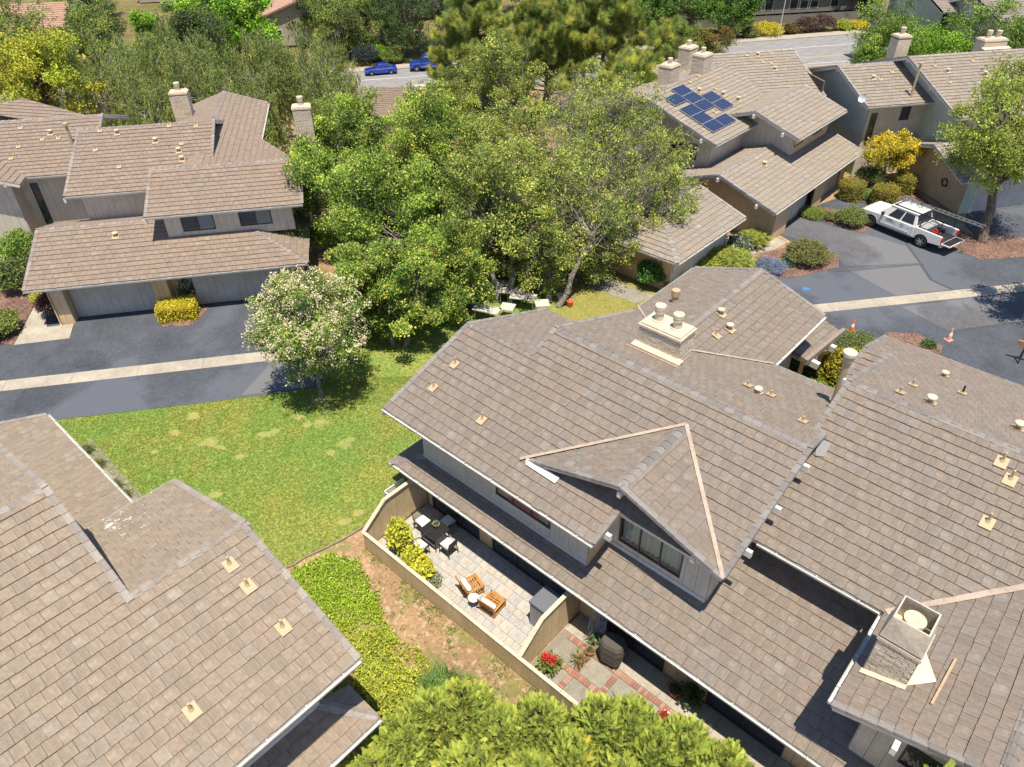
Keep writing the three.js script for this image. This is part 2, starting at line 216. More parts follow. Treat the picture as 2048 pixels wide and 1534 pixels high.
// garden side strip between the lower-left house and the patio fence: bare soil
struct('bare_soil', sheet([[-9.6, -17.6], [-8.06, -18.46], [-7.37, -18.9], [-6.68, -19.39], [-5.8, -20.2], [-5.4, -19.9], [6, -9.3], [3, -5], [-9, -8]], .006).geo(), M.soil);
{ // bent timber edging between lawn and soil
  const e = thing('timber_edging', 'weathered timber edging curving between lawn and bare soil', 'edging', V3(-7.3, 0, -18.9)), pts = [[-9.2, -17.75], [-8.45, -18.1], [-8.06, -18.47], [-7.37, -18.91], [-6.68, -19.4], [-6.07, -19.95], [-5.82, -20.18]], g = new GB(e.position);
  for (let i = 0; i + 1 < pts.length; i++) g.beam(V3(pts[i][0], .05, pts[i][1]), V3(pts[i + 1][0], .05, pts[i + 1][1]), .05, .1); g.mesh('board', M.beam, e);
}
// far street, sidewalk and kerb
{
  const q = (u, v, y) => { const p = C(u, v); p.y = y; return p; }, st = [[-150, 106.5], [-60, 104], [0, 103], [40, 103.2], [75, 103.4], [150, 106]], ft = [[-150, 108], [-60, 112], [0, 115.5], [40, 117.5], [75, 119.3], [150, 124]];
  const y = -7.44, road = struct('street', new GB().poly([...st.map(a => q(a[0], a[1], y)), ...ft.slice().reverse().map(a => q(a[0], a[1], y))]).geo(), M.street);
  const g = new GB(); for (let i = 0; i + 1 < ft.length; i++) { const [a, b] = [ft[i], ft[i + 1]]; g.para(q(a[0], a[1], -7.5), V3().subVectors(q(b[0], b[1], 0), q(a[0], a[1], 0)), C(0, 2.2), V3(0, .19, 0)); } struct('sidewalk', g.geo(), M.concrete);
  const k = new GB(); for (let i = 0; i + 1 < st.length; i++) { const [a, b] = [st[i], st[i + 1]]; k.para(q(a[0], a[1] - .35, -7.6), V3().subVectors(q(b[0], b[1], 0), q(a[0], a[1], 0)), C(0, .35), V3(0, .3, 0)); } struct('kerb', k.geo(), M.concrete);
  const ln = (t, w, m, n) => { const l = new GB(); for (let i = 0; i + 1 < st.length; i++) { const f = (j, d) => q(st[j][0], st[j][1] + (ft[j][1] - st[j][1]) * t + d, y + .012); l.quad(f(i, -w), f(i + 1, -w), f(i + 1, w), f(i, w)); } l.mesh(n, m, road); };
  const vg = new GB(); for (let u = -140; u < 150; u += 5) for (let v = 118; v < 230; v += 4) { const w = (a, b) => { const p = C(a, Math.max(b, 117.7 + (a > -60 && a < 150 ? .045 * (a - 40) : 0))); p.y = terr(p.x, p.z) + .03; return p; }; vg.quad(w(u, v), w(u + 5, v), w(u + 5, v + 4), w(u, v + 4)); } struct('verge', vg.geo(), std([.5, .62, .42], .98, { map: soilTex }));
  ln(.66, .08, M.paintWhite, 'lane_line'); ln(.3, .07, M.paintYellow, 'centre_line'); ln(.31 + .02, .07, M.paintYellow, 'centre_line'); ln(.1, .08, M.paintWhite, 'lane_line');
}

// ---------------------------------------------------------------- houses
const TONES = [[.265, .212, .172], [.25, .202, .166], [.28, .222, .178], [.232, .19, .158], [.262, .206, .172], [.288, .218, .175], [.245, .2, .17], [.272, .22, .18], [.3, .212, .165], [.22, .185, .16], [.245, .228, .215], [.27, .25, .235], [.255, .205, .165], [.24, .194, .158], [.318, .29, .262], [.205, .172, .15], [.292, .24, .19]];
TONES.forEach((t, i) => { const m = [.243, .214, .183], k = i === 10 || i === 11 || i === 14 ? .45 : .24; for (let q = 0; q < 3; q++) t[q] = m[q] + k * (t[q] * .96 - m[q]); });
TONES.push([.275, .262, .258], [.235, .222, .218], [.31, .298, .292]);
const TW = .35, TE = .362, tileMats = {};
function tonesOf(tint) { const k = tint.join(); return tileMats[k] ||= TONES.map(t => std([t[0] * tint[0], t[1] * tint[1], t[2] * tint[2]], .92, { map: grainTex, bumpMap: grainBump, bumpScale: .006 })); }
const mergedTile = std([1, 1, 1], .92, { map: grainTex, bumpMap: grainBump, bumpScale: .006, vertexColors: true });
// one roofing tile in its own frame: x across, y up off the deck, z down the slope; front edge raised above the course below
function tileGeo(w, l, uo) {
  const t = .062, tb = .02, th = .024, g = new GB(), b = (x, y, z) => V3(x, y, z), h = w / 2;
  g.quad(b(-h, tb, -l - .03), b(-h, t, 0), b(h, t, 0), b(h, tb, -l - .03)).quad(b(-h, t, 0), b(-h, t - th, .002), b(h, t - th, .002), b(h, t, 0)).quad(b(-h, tb, -l), b(-h, tb - .015, -l), b(-h, t - th, 0), b(-h, t, 0)).quad(b(h, tb, -l), b(h, t, 0), b(h, t - th, 0), b(h, tb - .015, -l));
  const G = g.geo(), uv = G.attributes.uv; for (let i = 0; i < uv.count; i++) uv.setXY(i, uv.getX(i) + uo * .61, uv.getY(i) + uo * .37); return G;
}
const TILES = [0, 1, 2, 3, 4, 5].map(i => tileGeo(TW - .008, TE, i));
const capGeo = (() => { const g = new GB(), w = .15, l = .4, d = .06, b = V3; const p = (x, y, z) => b(x, y, z); for (const [z0, y0, z1, y1] of [[0, .075, -l, .045]]) { g.quad(p(-w, y0 - d, z0), p(0, y0, z0), p(0, y1, z1), p(-w, y1 - d, z1)).quad(p(0, y0, z0), p(w, y0 - d, z0), p(w, y1 - d, z1), p(0, y1, z1)); g.quad(p(-w, y0 - d, z0), p(-w, y0 - d - .03, z0), p(0, y0 - .03, z0), p(0, y0, z0)).quad(p(0, y0, z0), p(0, y0 - .03, z0), p(w, y0 - d - .03, z0), p(w, y0 - d, z0)); g.quad(p(-w, y0 - d, z0), p(-w, y1 - d, z1), p(-w, y1 - d - .03, z1), p(-w, y0 - d - .03, z0)).quad(p(w, y0 - d, z0), p(w, y0 - d - .03, z0), p(w, y1 - d - .03, z1), p(w, y1 - d, z1)); } return g.geo(); })();
const rakeGeo = (() => { const g = new GB(), p = (x, y, z) => V3(x, y, z), l = .4, f = (z, o) => [p(-.15, .06 + o, z), p(.035, .075 + o, z), p(.04, -.03 + o, z), p(.015, -.03 + o, z), p(.01, .05 + o, z), p(-.15, .03 + o, z)]; const a = f(0, .012), b = f(-l, -.012); for (let i = 0; i < 6; i++) { const j = (i + 1) % 6; g.quad(a[i], b[i], b[j], a[j]); } g.poly(a); return g.geo(); })();
const PROJ = new THREE.Matrix4();
camera.aspect = 2048 / 1534; camera.updateProjectionMatrix(); camera.updateMatrixWorld(); PROJ.multiplyMatrices(camera.projectionMatrix, camera.matrixWorldInverse);
const clipRect = (pts, x0, x1, y0, y1) => { const cut = (ps, f, g) => { const o = []; for (let i = 0; i < ps.length; i++) { const a = ps[i], b = ps[(i + 1) % ps.length], fa = f(a), fb = f(b); if (fa >= 0) o.push(a); if ((fa >= 0) !== (fb >= 0)) { const t = fa / (fa - fb); o.push([a[0] + (b[0] - a[0]) * t, a[1] + (b[1] - a[1]) * t]); } } return o; }; let p = cut(pts, a => a[0] - x0); p = cut(p, a => x1 - a[0]); p = cut(p, a => a[1] - y0); return cut(p, a => y1 - a[1]); };
const area2 = p => { let s = 0; for (let i = 0; i < p.length; i++) { const a = p[i], b = p[(i + 1) % p.length]; s += a[0] * b[1] - a[1] * b[0]; } return Math.abs(s) / 2; };

class House {
  constructor(name, label, category, anchor, o = {}) { this.g = thing(name, label, category, anchor, o.group); this.o = anchor; this.tint = o.tint || [1, 1, 1]; this.tiles = []; this.caps = []; this.loose = new GB(anchor); this.r = R0(o.seed || 11); this.max = o.max ?? 290; this.sid = o.siding || M.siding; this.board = o.board ?? true; this.grey = o.grey ?? .35; }
  gb() { return new GB(this.o); }
  part(name, gb, mat, parent) { return gb.mesh(name, mat, parent || this.g); }
  // a roof slope given by its outline; courses run level, tiles are clipped at hips and valleys
  roof(pts, o = {}) {
    let n = newell(pts); if (n.y < 0) { pts = pts.slice().reverse(); n = newell(pts); }
    const s = V3(-n.x, 0, -n.z).normalize(); s.y = Math.hypot(n.x, n.z) / n.y; s.normalize(); const e = V3().crossVectors(s, n).normalize(); // s up-slope, e level
    const o0 = pts[0], P = pts.map(p => { const d = V3().subVectors(p, o0); return [d.dot(e), d.dot(s)]; }), th = o.thick ?? .19;
    this.part('roof_slope', this.gb().prism(pts, n.clone().multiplyScalar(-th)), o.deck || M.white); this.part('roof_underlay', this.gb().poly(pts.map(p => p.clone().addScaledVector(n, .004))), M.deck);
    const x0 = Math.min(...P.map(a => a[0])), x1 = Math.max(...P.map(a => a[0])), y0 = Math.min(...P.map(a => a[1])), y1 = Math.max(...P.map(a => a[1])), tones = 17;
    const basis = new THREE.Matrix4().makeBasis(e, n, V3().copy(s).negate()), qb = new THREE.Quaternion().setFromRotationMatrix(basis), at = (x, y, h) => o0.clone().addScaledVector(e, x).addScaledVector(s, y).addScaledVector(n, h);
    let row = 0;
    for (let y = y0; y < y1 - .02; y += TE, row++) {
      const off = (row % 2) * TW / 2 + rr(-.01, .01, this.r), wob = this.r() * 9;
      for (let x = x0 - off; x < x1; x += TW) {
        const c = clipRect(P, x, x + TW, y, y + TE), ar = area2(c); if (ar < .003) continue;
        const xx = x + TW / 2, cl = fbm((o0.x + xx) * .5, (o0.z + y) * .5 + wob * .02, 5, 2); let tone = this.r() < this.grey * .5 ? 10 + (this.r() * 2 | 0) : this.r() < .025 ? 14 : (this.r() * tones | 0) % 8; if (cl > .6 && this.r() < .4) tone = 8; if (this.r() < .06) tone = 15;
        if (ar > TW * TE * .985) { const wv = .003 * Math.sin(xx * 1.3 + wob) + rr(-.003, .003, this.r), slip = this.r() < .02 ? 3 : 1, pos = at(xx, y + rr(-.011, .011, this.r) * slip, wv); this.tiles.push({ pos, q: qb.clone().multiply(new THREE.Quaternion().setFromEuler(new THREE.Euler(rr(-.008, .008, this.r), rr(-.018, .018, this.r) * slip, rr(-.01, .01, this.r)))), tone, n, tint: this.tint, v: this.r() * TILES.length | 0 }); }
        else { this.loose.col = TONES[tone].map((q, i) => q * this.tint[i]); const top = c.map(([a, b]) => at(a, b, .062 - .04 * (b - y) / TE)); if (top.length > 2) { this.loose.poly(top); const fr = c.map(([a, b], i) => [b, i]).filter(q => q[0] < y + .01).map(q => q[1]); for (let i = 0; i < c.length; i++) { const j = (i + 1) % c.length; if (fr.includes(i) && fr.includes(j)) this.loose.quad(top[i], top[i].clone().addScaledVector(n, -.026), top[j].clone().addScaledVector(n, -.026), top[j]); } } }
      }
    }
    return this;
  }
  line(a, b, kind, n2, sp = .335) { // ridge, hip or rake pieces laid from a up (or along) to b; n2 = up normal, side = +x outwards
    const d = V3().subVectors(b, a), L = d.length(), k = Math.max(1, Math.round(L / sp)); d.normalize(); const up = n2.clone().addScaledVector(d, -n2.dot(d)).normalize(), x = V3().crossVectors(up, V3().copy(d).negate()).normalize(), q = new THREE.Quaternion().setFromRotationMatrix(new THREE.Matrix4().makeBasis(x, up, V3().copy(d).negate()));
    for (let i = 0; i < k; i++) this.caps.push({ pos: a.clone().addScaledVector(d, (i + .02) * L / k).addScaledVector(up, rr(-.004, .004, this.r)), q: q.clone().multiply(new THREE.Quaternion().setFromEuler(new THREE.Euler(0, rr(-.015, .015, this.r), rr(-.02, .02, this.r)))), kind, tint: this.tint, tone: 17 + (this.r() * 3 | 0), s: L / k / .335 });
    return this;
  }
  ridge(a, b) { return this.line(a, b, 'ridge_tile', V3(0, 1, 0)); }
  rake(a, b, out, nrm) { // a low end, b high end, out = horizontal outward direction
    const d = V3().subVectors(b, a).normalize(), up = V3().crossVectors(out, d); if (up.y < 0) up.negate(); // piece x axis must point outwards
    const x = V3().crossVectors(up, d.clone().negate()); const kind = x.dot(out) > 0 ? 'rake_tile' : 'rake_tile_m'; return this.line(a.clone().addScaledVector(out, .02), b.clone().addScaledVector(out, .02), kind, up, .36);
  }
  gutter(a, b, out, o = {}) { const g = this.gb(), w = .11, h = .09, q = (p, x, y) => p.clone().addScaledVector(out, x).add(V3(0, y, 0)), t = .008, y0 = o.y ?? .0; const prof = [[0, y0], [0, y0 - h], [w, y0 - h], [w + .015, y0], [w + .015 - t, y0], [w - t, y0 - h + t], [t, y0 - h + t], [t, y0]]; for (let i = 0; i < prof.length; i++) { const j = (i + 1) % prof.length; g.quad(q(a, ...prof[i]), q(b, ...prof[i]), q(b, ...prof[j]), q(a, ...prof[j])); } for (const p of [a, b]) g.quad(q(p, 0, y0), q(p, 0, y0 - h), q(p, w, y0 - h), q(p, w + .015, y0)); const m = this.part('gutter', g, o.mat || M.gutter); const L = a.distanceTo(b), n = Math.floor(L / 1.1), dr = V3().subVectors(b, a).normalize(); for (let i = 0; i < n; i++) { const p = a.clone().lerp(b, (i + .5) / n); this.gb().para(q(p, 0, y0), dr.clone().multiplyScalar(.025), out.clone().multiplyScalar(w + .012), V3(0, .008, 0)).mesh('gutter_strap', M.white, m); } return this; }
  // board siding wall from a to b (bottom corners), top heights given per board, openings [s0,s1,h0,h1] in metres along / absolute height
  wall(a, b, hTop, open = [], o = {}) {
    const d = V3().subVectors(b, a); d.y = 0; const L = d.length(); d.normalize(); const out = V3(-d.z, 0, d.x).multiplyScalar(o.flip ? -1 : 1), bw = o.bw || .405, n = Math.max(1, Math.round(L / bw)), w = L / n, y0 = a.y, top = typeof hTop === 'number' ? () => hTop : hTop, mat = o.mat || this.sid;
    const cuts = [0, L]; const seg = (g, s0, s1, f0, f1, z0, z1) => { const p = (s, y, z) => a.clone().addScaledVector(d, s).addScaledVector(out, z).setY(y); const A0 = p(s0, f0[0], z1), B0 = p(s1, f0[1], z1), A1 = p(s0, f1[0], z1), B1 = p(s1, f1[1], z1), C0 = p(s0, f0[0], z0), D0 = p(s1, f0[1], z0), C1 = p(s0, f1[0], z0), D1 = p(s1, f1[1], z0); g.quad(A0, B0, B1, A1).quad(C0, C1, D1, D0).quad(A0, A1, C1, C0).quad(B0, D0, D1, B1).quad(A1, B1, D1, C1).quad(A0, C0, D0, B0); };
    const back = this.gb(), thru = open.filter(q => o.through || q[4] === 'garage' || q[4] === 'none'); const ks = [0, L]; for (let x = .8; x < L - .1; x += .8) ks.push(x); for (const q of thru) ks.push(Math.max(0, q[0]), Math.min(L, q[1])); ks.sort((p, q) => p - q);
    for (let i = 0; i + 1 < ks.length; i++) { const s0 = ks[i], s1 = ks[i + 1], sm = (s0 + s1) / 2; if (s1 - s0 < .004) continue; let hs = [[y0, Math.min(top(s0), top(s1))]]; for (const q of thru) if (sm > q[0] && sm < q[1]) hs = hs.flatMap(([p, r]) => [[p, Math.min(r, q[2])], [Math.max(p, q[3]), r]].filter(z => z[1] > z[0] + .005)); hs.forEach(([p, r], ix) => seg(back, s0, s1, [p, p], ix === hs.length - 1 && r > y0 ? [Math.max(p, top(s0)), Math.max(p, top(s1))] : [r, r], -.12, 0)); }
    const W = this.part('wall', back, o.backMat || M.groove);
    const mk = (s0, s1, f0, f1) => { if (Math.max(f1[0] - f0[0], f1[1] - f0[1]) < .03) return; const g = this.gb(); seg(g, s0, s1, f0, f1, .002, .022); if (this.board && o.boards !== false) g.mesh('siding_board', mat, W); else { (this.bulk ||= new Map()); const k = mat; if (!this.bulk.has(k)) this.bulk.set(k, this.gb()); seg(this.bulk.get(k), s0, s1, f0, f1, .002, .022); } };
    for (let i = 0; i < n; i++) {
      const g0 = i * w + .006, g1 = (i + 1) * w - .006; const xs = [g0, g1]; for (const q of open) for (const e of [q[0], q[1]]) if (e > g0 + .02 && e < g1 - .02) xs.push(e); xs.sort((p, q) => p - q);
      for (let j = 0; j + 1 < xs.length; j++) { const s0 = xs[j], s1 = xs[j + 1], m = (s0 + s1) / 2, hit = open.filter(q => m > q[0] && m < q[1]).sort((p, q) => p[2] - q[2]); let lo = y0; for (const q of hit) { mk(s0, s1, [lo, lo], [q[2], q[2]]); lo = q[3]; } mk(s0, s1, [lo, lo], [Math.max(lo, top(s0)), Math.max(lo, top(s1))]); }
    }
    for (const q of open) if (q[4] !== 'none') this.window(a, d, out, q, o);
    return this;
  }
  window(a, d, out, [s0, s1, h0, h1, kind = 'win'], o) {
    const p = (s, y, z) => a.clone().addScaledVector(d, s).addScaledVector(out, z).setY(y), f = .05, g = this.gb(), W = s1 - s0, fm = kind === 'garage' ? M.doorPaint : M.frame;
    if (kind === 'garage') { const G = this.part('garage_door', this.gb().para(p(s0, h0, -.1), d.clone().multiplyScalar(W), V3(0, h1 - h0, 0), out.clone().multiplyScalar(.03)), M.groove); const n = Math.round(W / .41); for (let i = 0; i < n; i++) this.gb().para(p(s0 + i * W / n + .006, h0 + .02, -.07), d.clone().multiplyScalar(W / n - .012), V3(0, h1 - h0 - .03, 0), out.clone().multiplyScalar(.02)).mesh('door_board', M.doorPaint, G); return; }
    const bar = (x0, x1, y0, y1, z0 = -.02, z1 = .045) => g.para(p(x0, y0, z0), d.clone().multiplyScalar(x1 - x0), V3(0, y1 - y0, 0), out.clone().multiplyScalar(z1 - z0));
    bar(s0, s1, h0, h0 + f); bar(s0, s1, h1 - f, h1); bar(s0, s0 + f, h0 + f, h1 - f); bar(s1 - f, s1, h0 + f, h1 - f); const cols = o.cols || Math.max(1, Math.round(W / (kind === 'door' ? 1.1 : 1.0))), wd = []; for (let i = 1; i < cols; i++) bar(s0 + W * i / cols - .025, s0 + W * i / cols + .025, h0 + f, h1 - f);
    const fr = this.part(kind === 'door' ? 'sliding_door' : 'window', g, fm);
    for (let i = 0; i < cols; i++) { const x0 = s0 + W * i / cols + .03, x1 = s0 + W * (i + 1) / cols - .03; this.gb().para(p(x0, h0 + f, .004), d.clone().multiplyScalar(x1 - x0), V3(0, h1 - h0 - 2 * f, 0), out.clone().multiplyScalar(.008)).mesh('pane', kind === 'clear' ? M.clear : kind === 'win' && i % 2 ? M.glassPale : M.glass, fr); }
    if (kind === 'win' && o.sill !== false) this.gb().para(p(s0 - .04, h0 - .06, .0), d.clone().multiplyScalar(W + .08), V3(0, .05, 0), out.clone().multiplyScalar(.06)).mesh('sill', M.white, fr);
  }
  beam(a, dir, len = .5) { this.part('rafter_tail', this.gb().beam(a, a.clone().addScaledVector(dir, len), .13, .24), M.white); return this; }
  pipe(p, n, o = {}) { // vent pipe with flashing plate laid into the courses
    const g = this.gb(), e = V3().crossVectors(V3(0, 1, 0), n).normalize(), s = V3().crossVectors(e, n).normalize(); if (s.y < 0) s.negate(); const k = o.k || 1, h = o.h || .3, b = p.clone().addScaledVector(n, .05);
    g.tube(b, b.clone().add(V3(0, h, 0)), .04 * k, .035 * k, 10); const m = this.part('vent_pipe', g, o.mat || M.tan);
    const f = this.gb(); f.para(b.clone().addScaledVector(e, -.15 * k).addScaledVector(s, -.22 * k).addScaledVector(n, .03), e.clone().multiplyScalar(.3 * k), s.clone().multiplyScalar(.36 * k), n.clone().multiplyScalar(.014)); f.tube(b.clone(), b.clone().add(V3(0, .1, 0)), .085 * k, .045 * k, 10); f.mesh('flashing', M.tan, m); return this;
  }
  mush(p, n, o = {}) { // mushroom vent: flared base, neck, domed cap
    const k = o.k || 1, g = this.gb(), b = p.clone(), y = t => b.clone().add(V3(0, t * k, 0)); g.tube(y(0), y(.12), .16 * k, .09 * k, 14).tube(y(.12), y(.26), .085 * k, .085 * k, 14); const m = this.part('roof_vent', g, M.tan); const c = this.gb(); c.tube(y(.26), y(.3), .1 * k, .17 * k, 16, false).tube(y(.3), y(.34), .17 * k, .165 * k, 16, false).tube(y(.34), y(.37), .165 * k, .06 * k, 16); c.mesh('vent_cap', M.cream, m);
    const e = V3().crossVectors(V3(0, 1, 0), n).normalize(), s = V3().crossVectors(e, n).normalize(); if (s.y < 0) s.negate(); const f = this.gb(); f.para(b.clone().addScaledVector(n, .075).addScaledVector(e, -.2 * k).addScaledVector(s, -.24 * k), e.clone().multiplyScalar(.4 * k), s.clone().multiplyScalar(.42 * k), n.clone().multiplyScalar(.012)); f.mesh('flashing', M.tan, m); return this;
  }
  // brick chimney: o corner, x / z horizontal edge vectors, y0..y1, bricks as separate pieces
  chimney(c, x, z, y0, y1, o = {}) {
    const g = this.gb(), lx = x.length(), lz = z.length(), ex = x.clone().normalize(), ez = z.clone().normalize(); g.para(c.clone().setY(y0), x, V3(0, y1 - y0, 0), z); const ch = this.part('chimney', g, M.mortar), bh = o.bh || .11, bl = o.bl || .3; const all = this.gb();
    const face = (p, d, L, n) => { for (let r = 0, y = y0 + .02; y + bh < y1; y += bh, r++) for (let s = (r % 2 ? -bl / 2 : 0); s < L; s += bl) { const a = Math.max(0, s) + .006, b = Math.min(L, s + bl) - .006; if (b - a < .05) continue; const dep = .012 + .012 * this.r(); const q = p.clone().addScaledVector(d, a).setY(y), v = [d.clone().multiplyScalar(b - a), V3(0, bh - .012, 0), n.clone().multiplyScalar(dep)]; if (o.pieces) this.gb().para(q, ...v).mesh('brick', M.brick, ch); else all.para(q, ...v); } };
    face(c, ex, lx, ez.clone().negate()); face(c.clone().add(x), ez, lz, ex); face(c, ez, lz, ex.clone().negate()); face(c.clone().add(z), ex, lx, ez); if (!o.pieces) { const m = all.mesh('brickwork', M.brick, ch); m.userData.kind = 'stuff'; }
    const e = (o.cap ?? .09) * .45, k = this.gb(); k.para(c.clone().addScaledVector(ex, -e).addScaledVector(ez, -e).setY(y1), ex.clone().multiplyScalar(lx + 2 * e), V3(0, .1, 0), ez.clone().multiplyScalar(lz + 2 * e)); k.para(c.clone().addScaledVector(ex, -e + .07).addScaledVector(ez, -e + .07).setY(y1 + .1), ex.clone().multiplyScalar(lx + 2 * e - .14), V3(0, .07, 0), ez.clone().multiplyScalar(lz + 2 * e - .14)); k.mesh('chimney_cap', M.cream, ch);
    for (const [a, b, r, hh] of o.flues || []) { const p = c.clone().addScaledVector(x, a).addScaledVector(z, b).setY(y1 + .17), y = t => p.clone().add(V3(0, t, 0)), f = this.gb(); f.tube(y(0), y(.05), r * 1.25, r * 1.2, 18).tube(y(.05), y(hh * .5), r * .82, r * .82, 18).tube(y(hh * .5), y(hh * .56), r * .82, r, 18, false).tube(y(hh * .56), y(hh * .72), r, r, 18).tube(y(hh * .75), y(hh), r * 1.04, r * 1.04, 18); f.mesh('flue', M.cream, ch); }
    return ch;
  }
  done() {
    const P = V3(), cam = camera.position; for (const t of this.tiles) { P.copy(t.pos).applyMatrix4(PROJ); const d = t.pos.distanceTo(cam), vw = V3().subVectors(cam, t.pos).normalize().dot(t.n); t.sc = (Math.abs(P.x) < 1.02 && Math.abs(P.y) < 1.02 && P.z < 1) ? vw / (d * d) : -1; }
    this.tiles.sort((a, b) => b.sc - a.sc); const bulk = [], m4 = new THREE.Matrix4(), one = V3(1, 1, 1);
    this.tiles.forEach((t, i) => { if (i < this.max && t.sc > 0) { const m = put('roof_tile', TILES[t.v], tonesOf(t.tint)[t.tone], this.g); m.position.copy(t.pos).sub(this.o); m.quaternion.copy(t.q); } else { const g = TILES[t.v].clone().applyMatrix4(m4.compose(t.pos.clone().sub(this.o), t.q, one)), n = g.attributes.position.count, c = new Float32Array(n * 3); for (let k = 0; k < n; k++) for (let q = 0; q < 3; q++) c[k * 3 + q] = TONES[t.tone][q] * t.tint[q]; g.setAttribute('color', new THREE.BufferAttribute(c, 3)); bulk.push(g); } });
    if (this.loose.p.length) bulk.push(this.loose.geo()); if (bulk.length) { const m = put('roof_tile_field', mergeGeometries(bulk), mergedTile, this.g); m.userData.kind = 'stuff'; }
    const cb = []; let nc = 0; for (const t of this.caps) { const mir = t.kind === 'rake_tile_m', geo = t.kind === 'ridge_tile' ? capGeo : rakeGeo, sc = V3(mir ? -1 : 1, 1, t.s); if (this.max > 100 && nc < 290) { const m = put(t.kind.replace('_m', ''), geo, tonesOf(t.tint)[t.tone], this.g); m.position.copy(t.pos).sub(this.o); m.quaternion.copy(t.q); m.scale.copy(sc); nc++; } else { const g = geo.clone().applyMatrix4(m4.compose(t.pos.clone().sub(this.o), t.q, sc)), n = g.attributes.position.count, c = new Float32Array(n * 3); for (let k = 0; k < n; k++) for (let q = 0; q < 3; q++) c[k * 3 + q] = TONES[t.tone][q] * t.tint[q]; g.setAttribute('color', new THREE.BufferAttribute(c, 3)); cb.push(g); } }
    if (cb.length) { const m = put('ridge_tile_run', mergeGeometries(cb), mergedTile, this.g); m.userData.kind = 'stuff'; }
    if (this.bulk) for (const [mat, g] of this.bulk) { const m = g.mesh('siding', mat, this.g); m.userData.kind = 'stuff'; }
    return this;
  }
}
const K = .335;
const UA = A(1, 0), VA = A(0, 1), UC = C(1, 0), VC = C(0, 1), neg = v => v.clone().negate();
const nrm = (U, V, ku, kv) => V3(0, 1, 0).addScaledVector(U, -ku).addScaledVector(V, -kv).normalize();

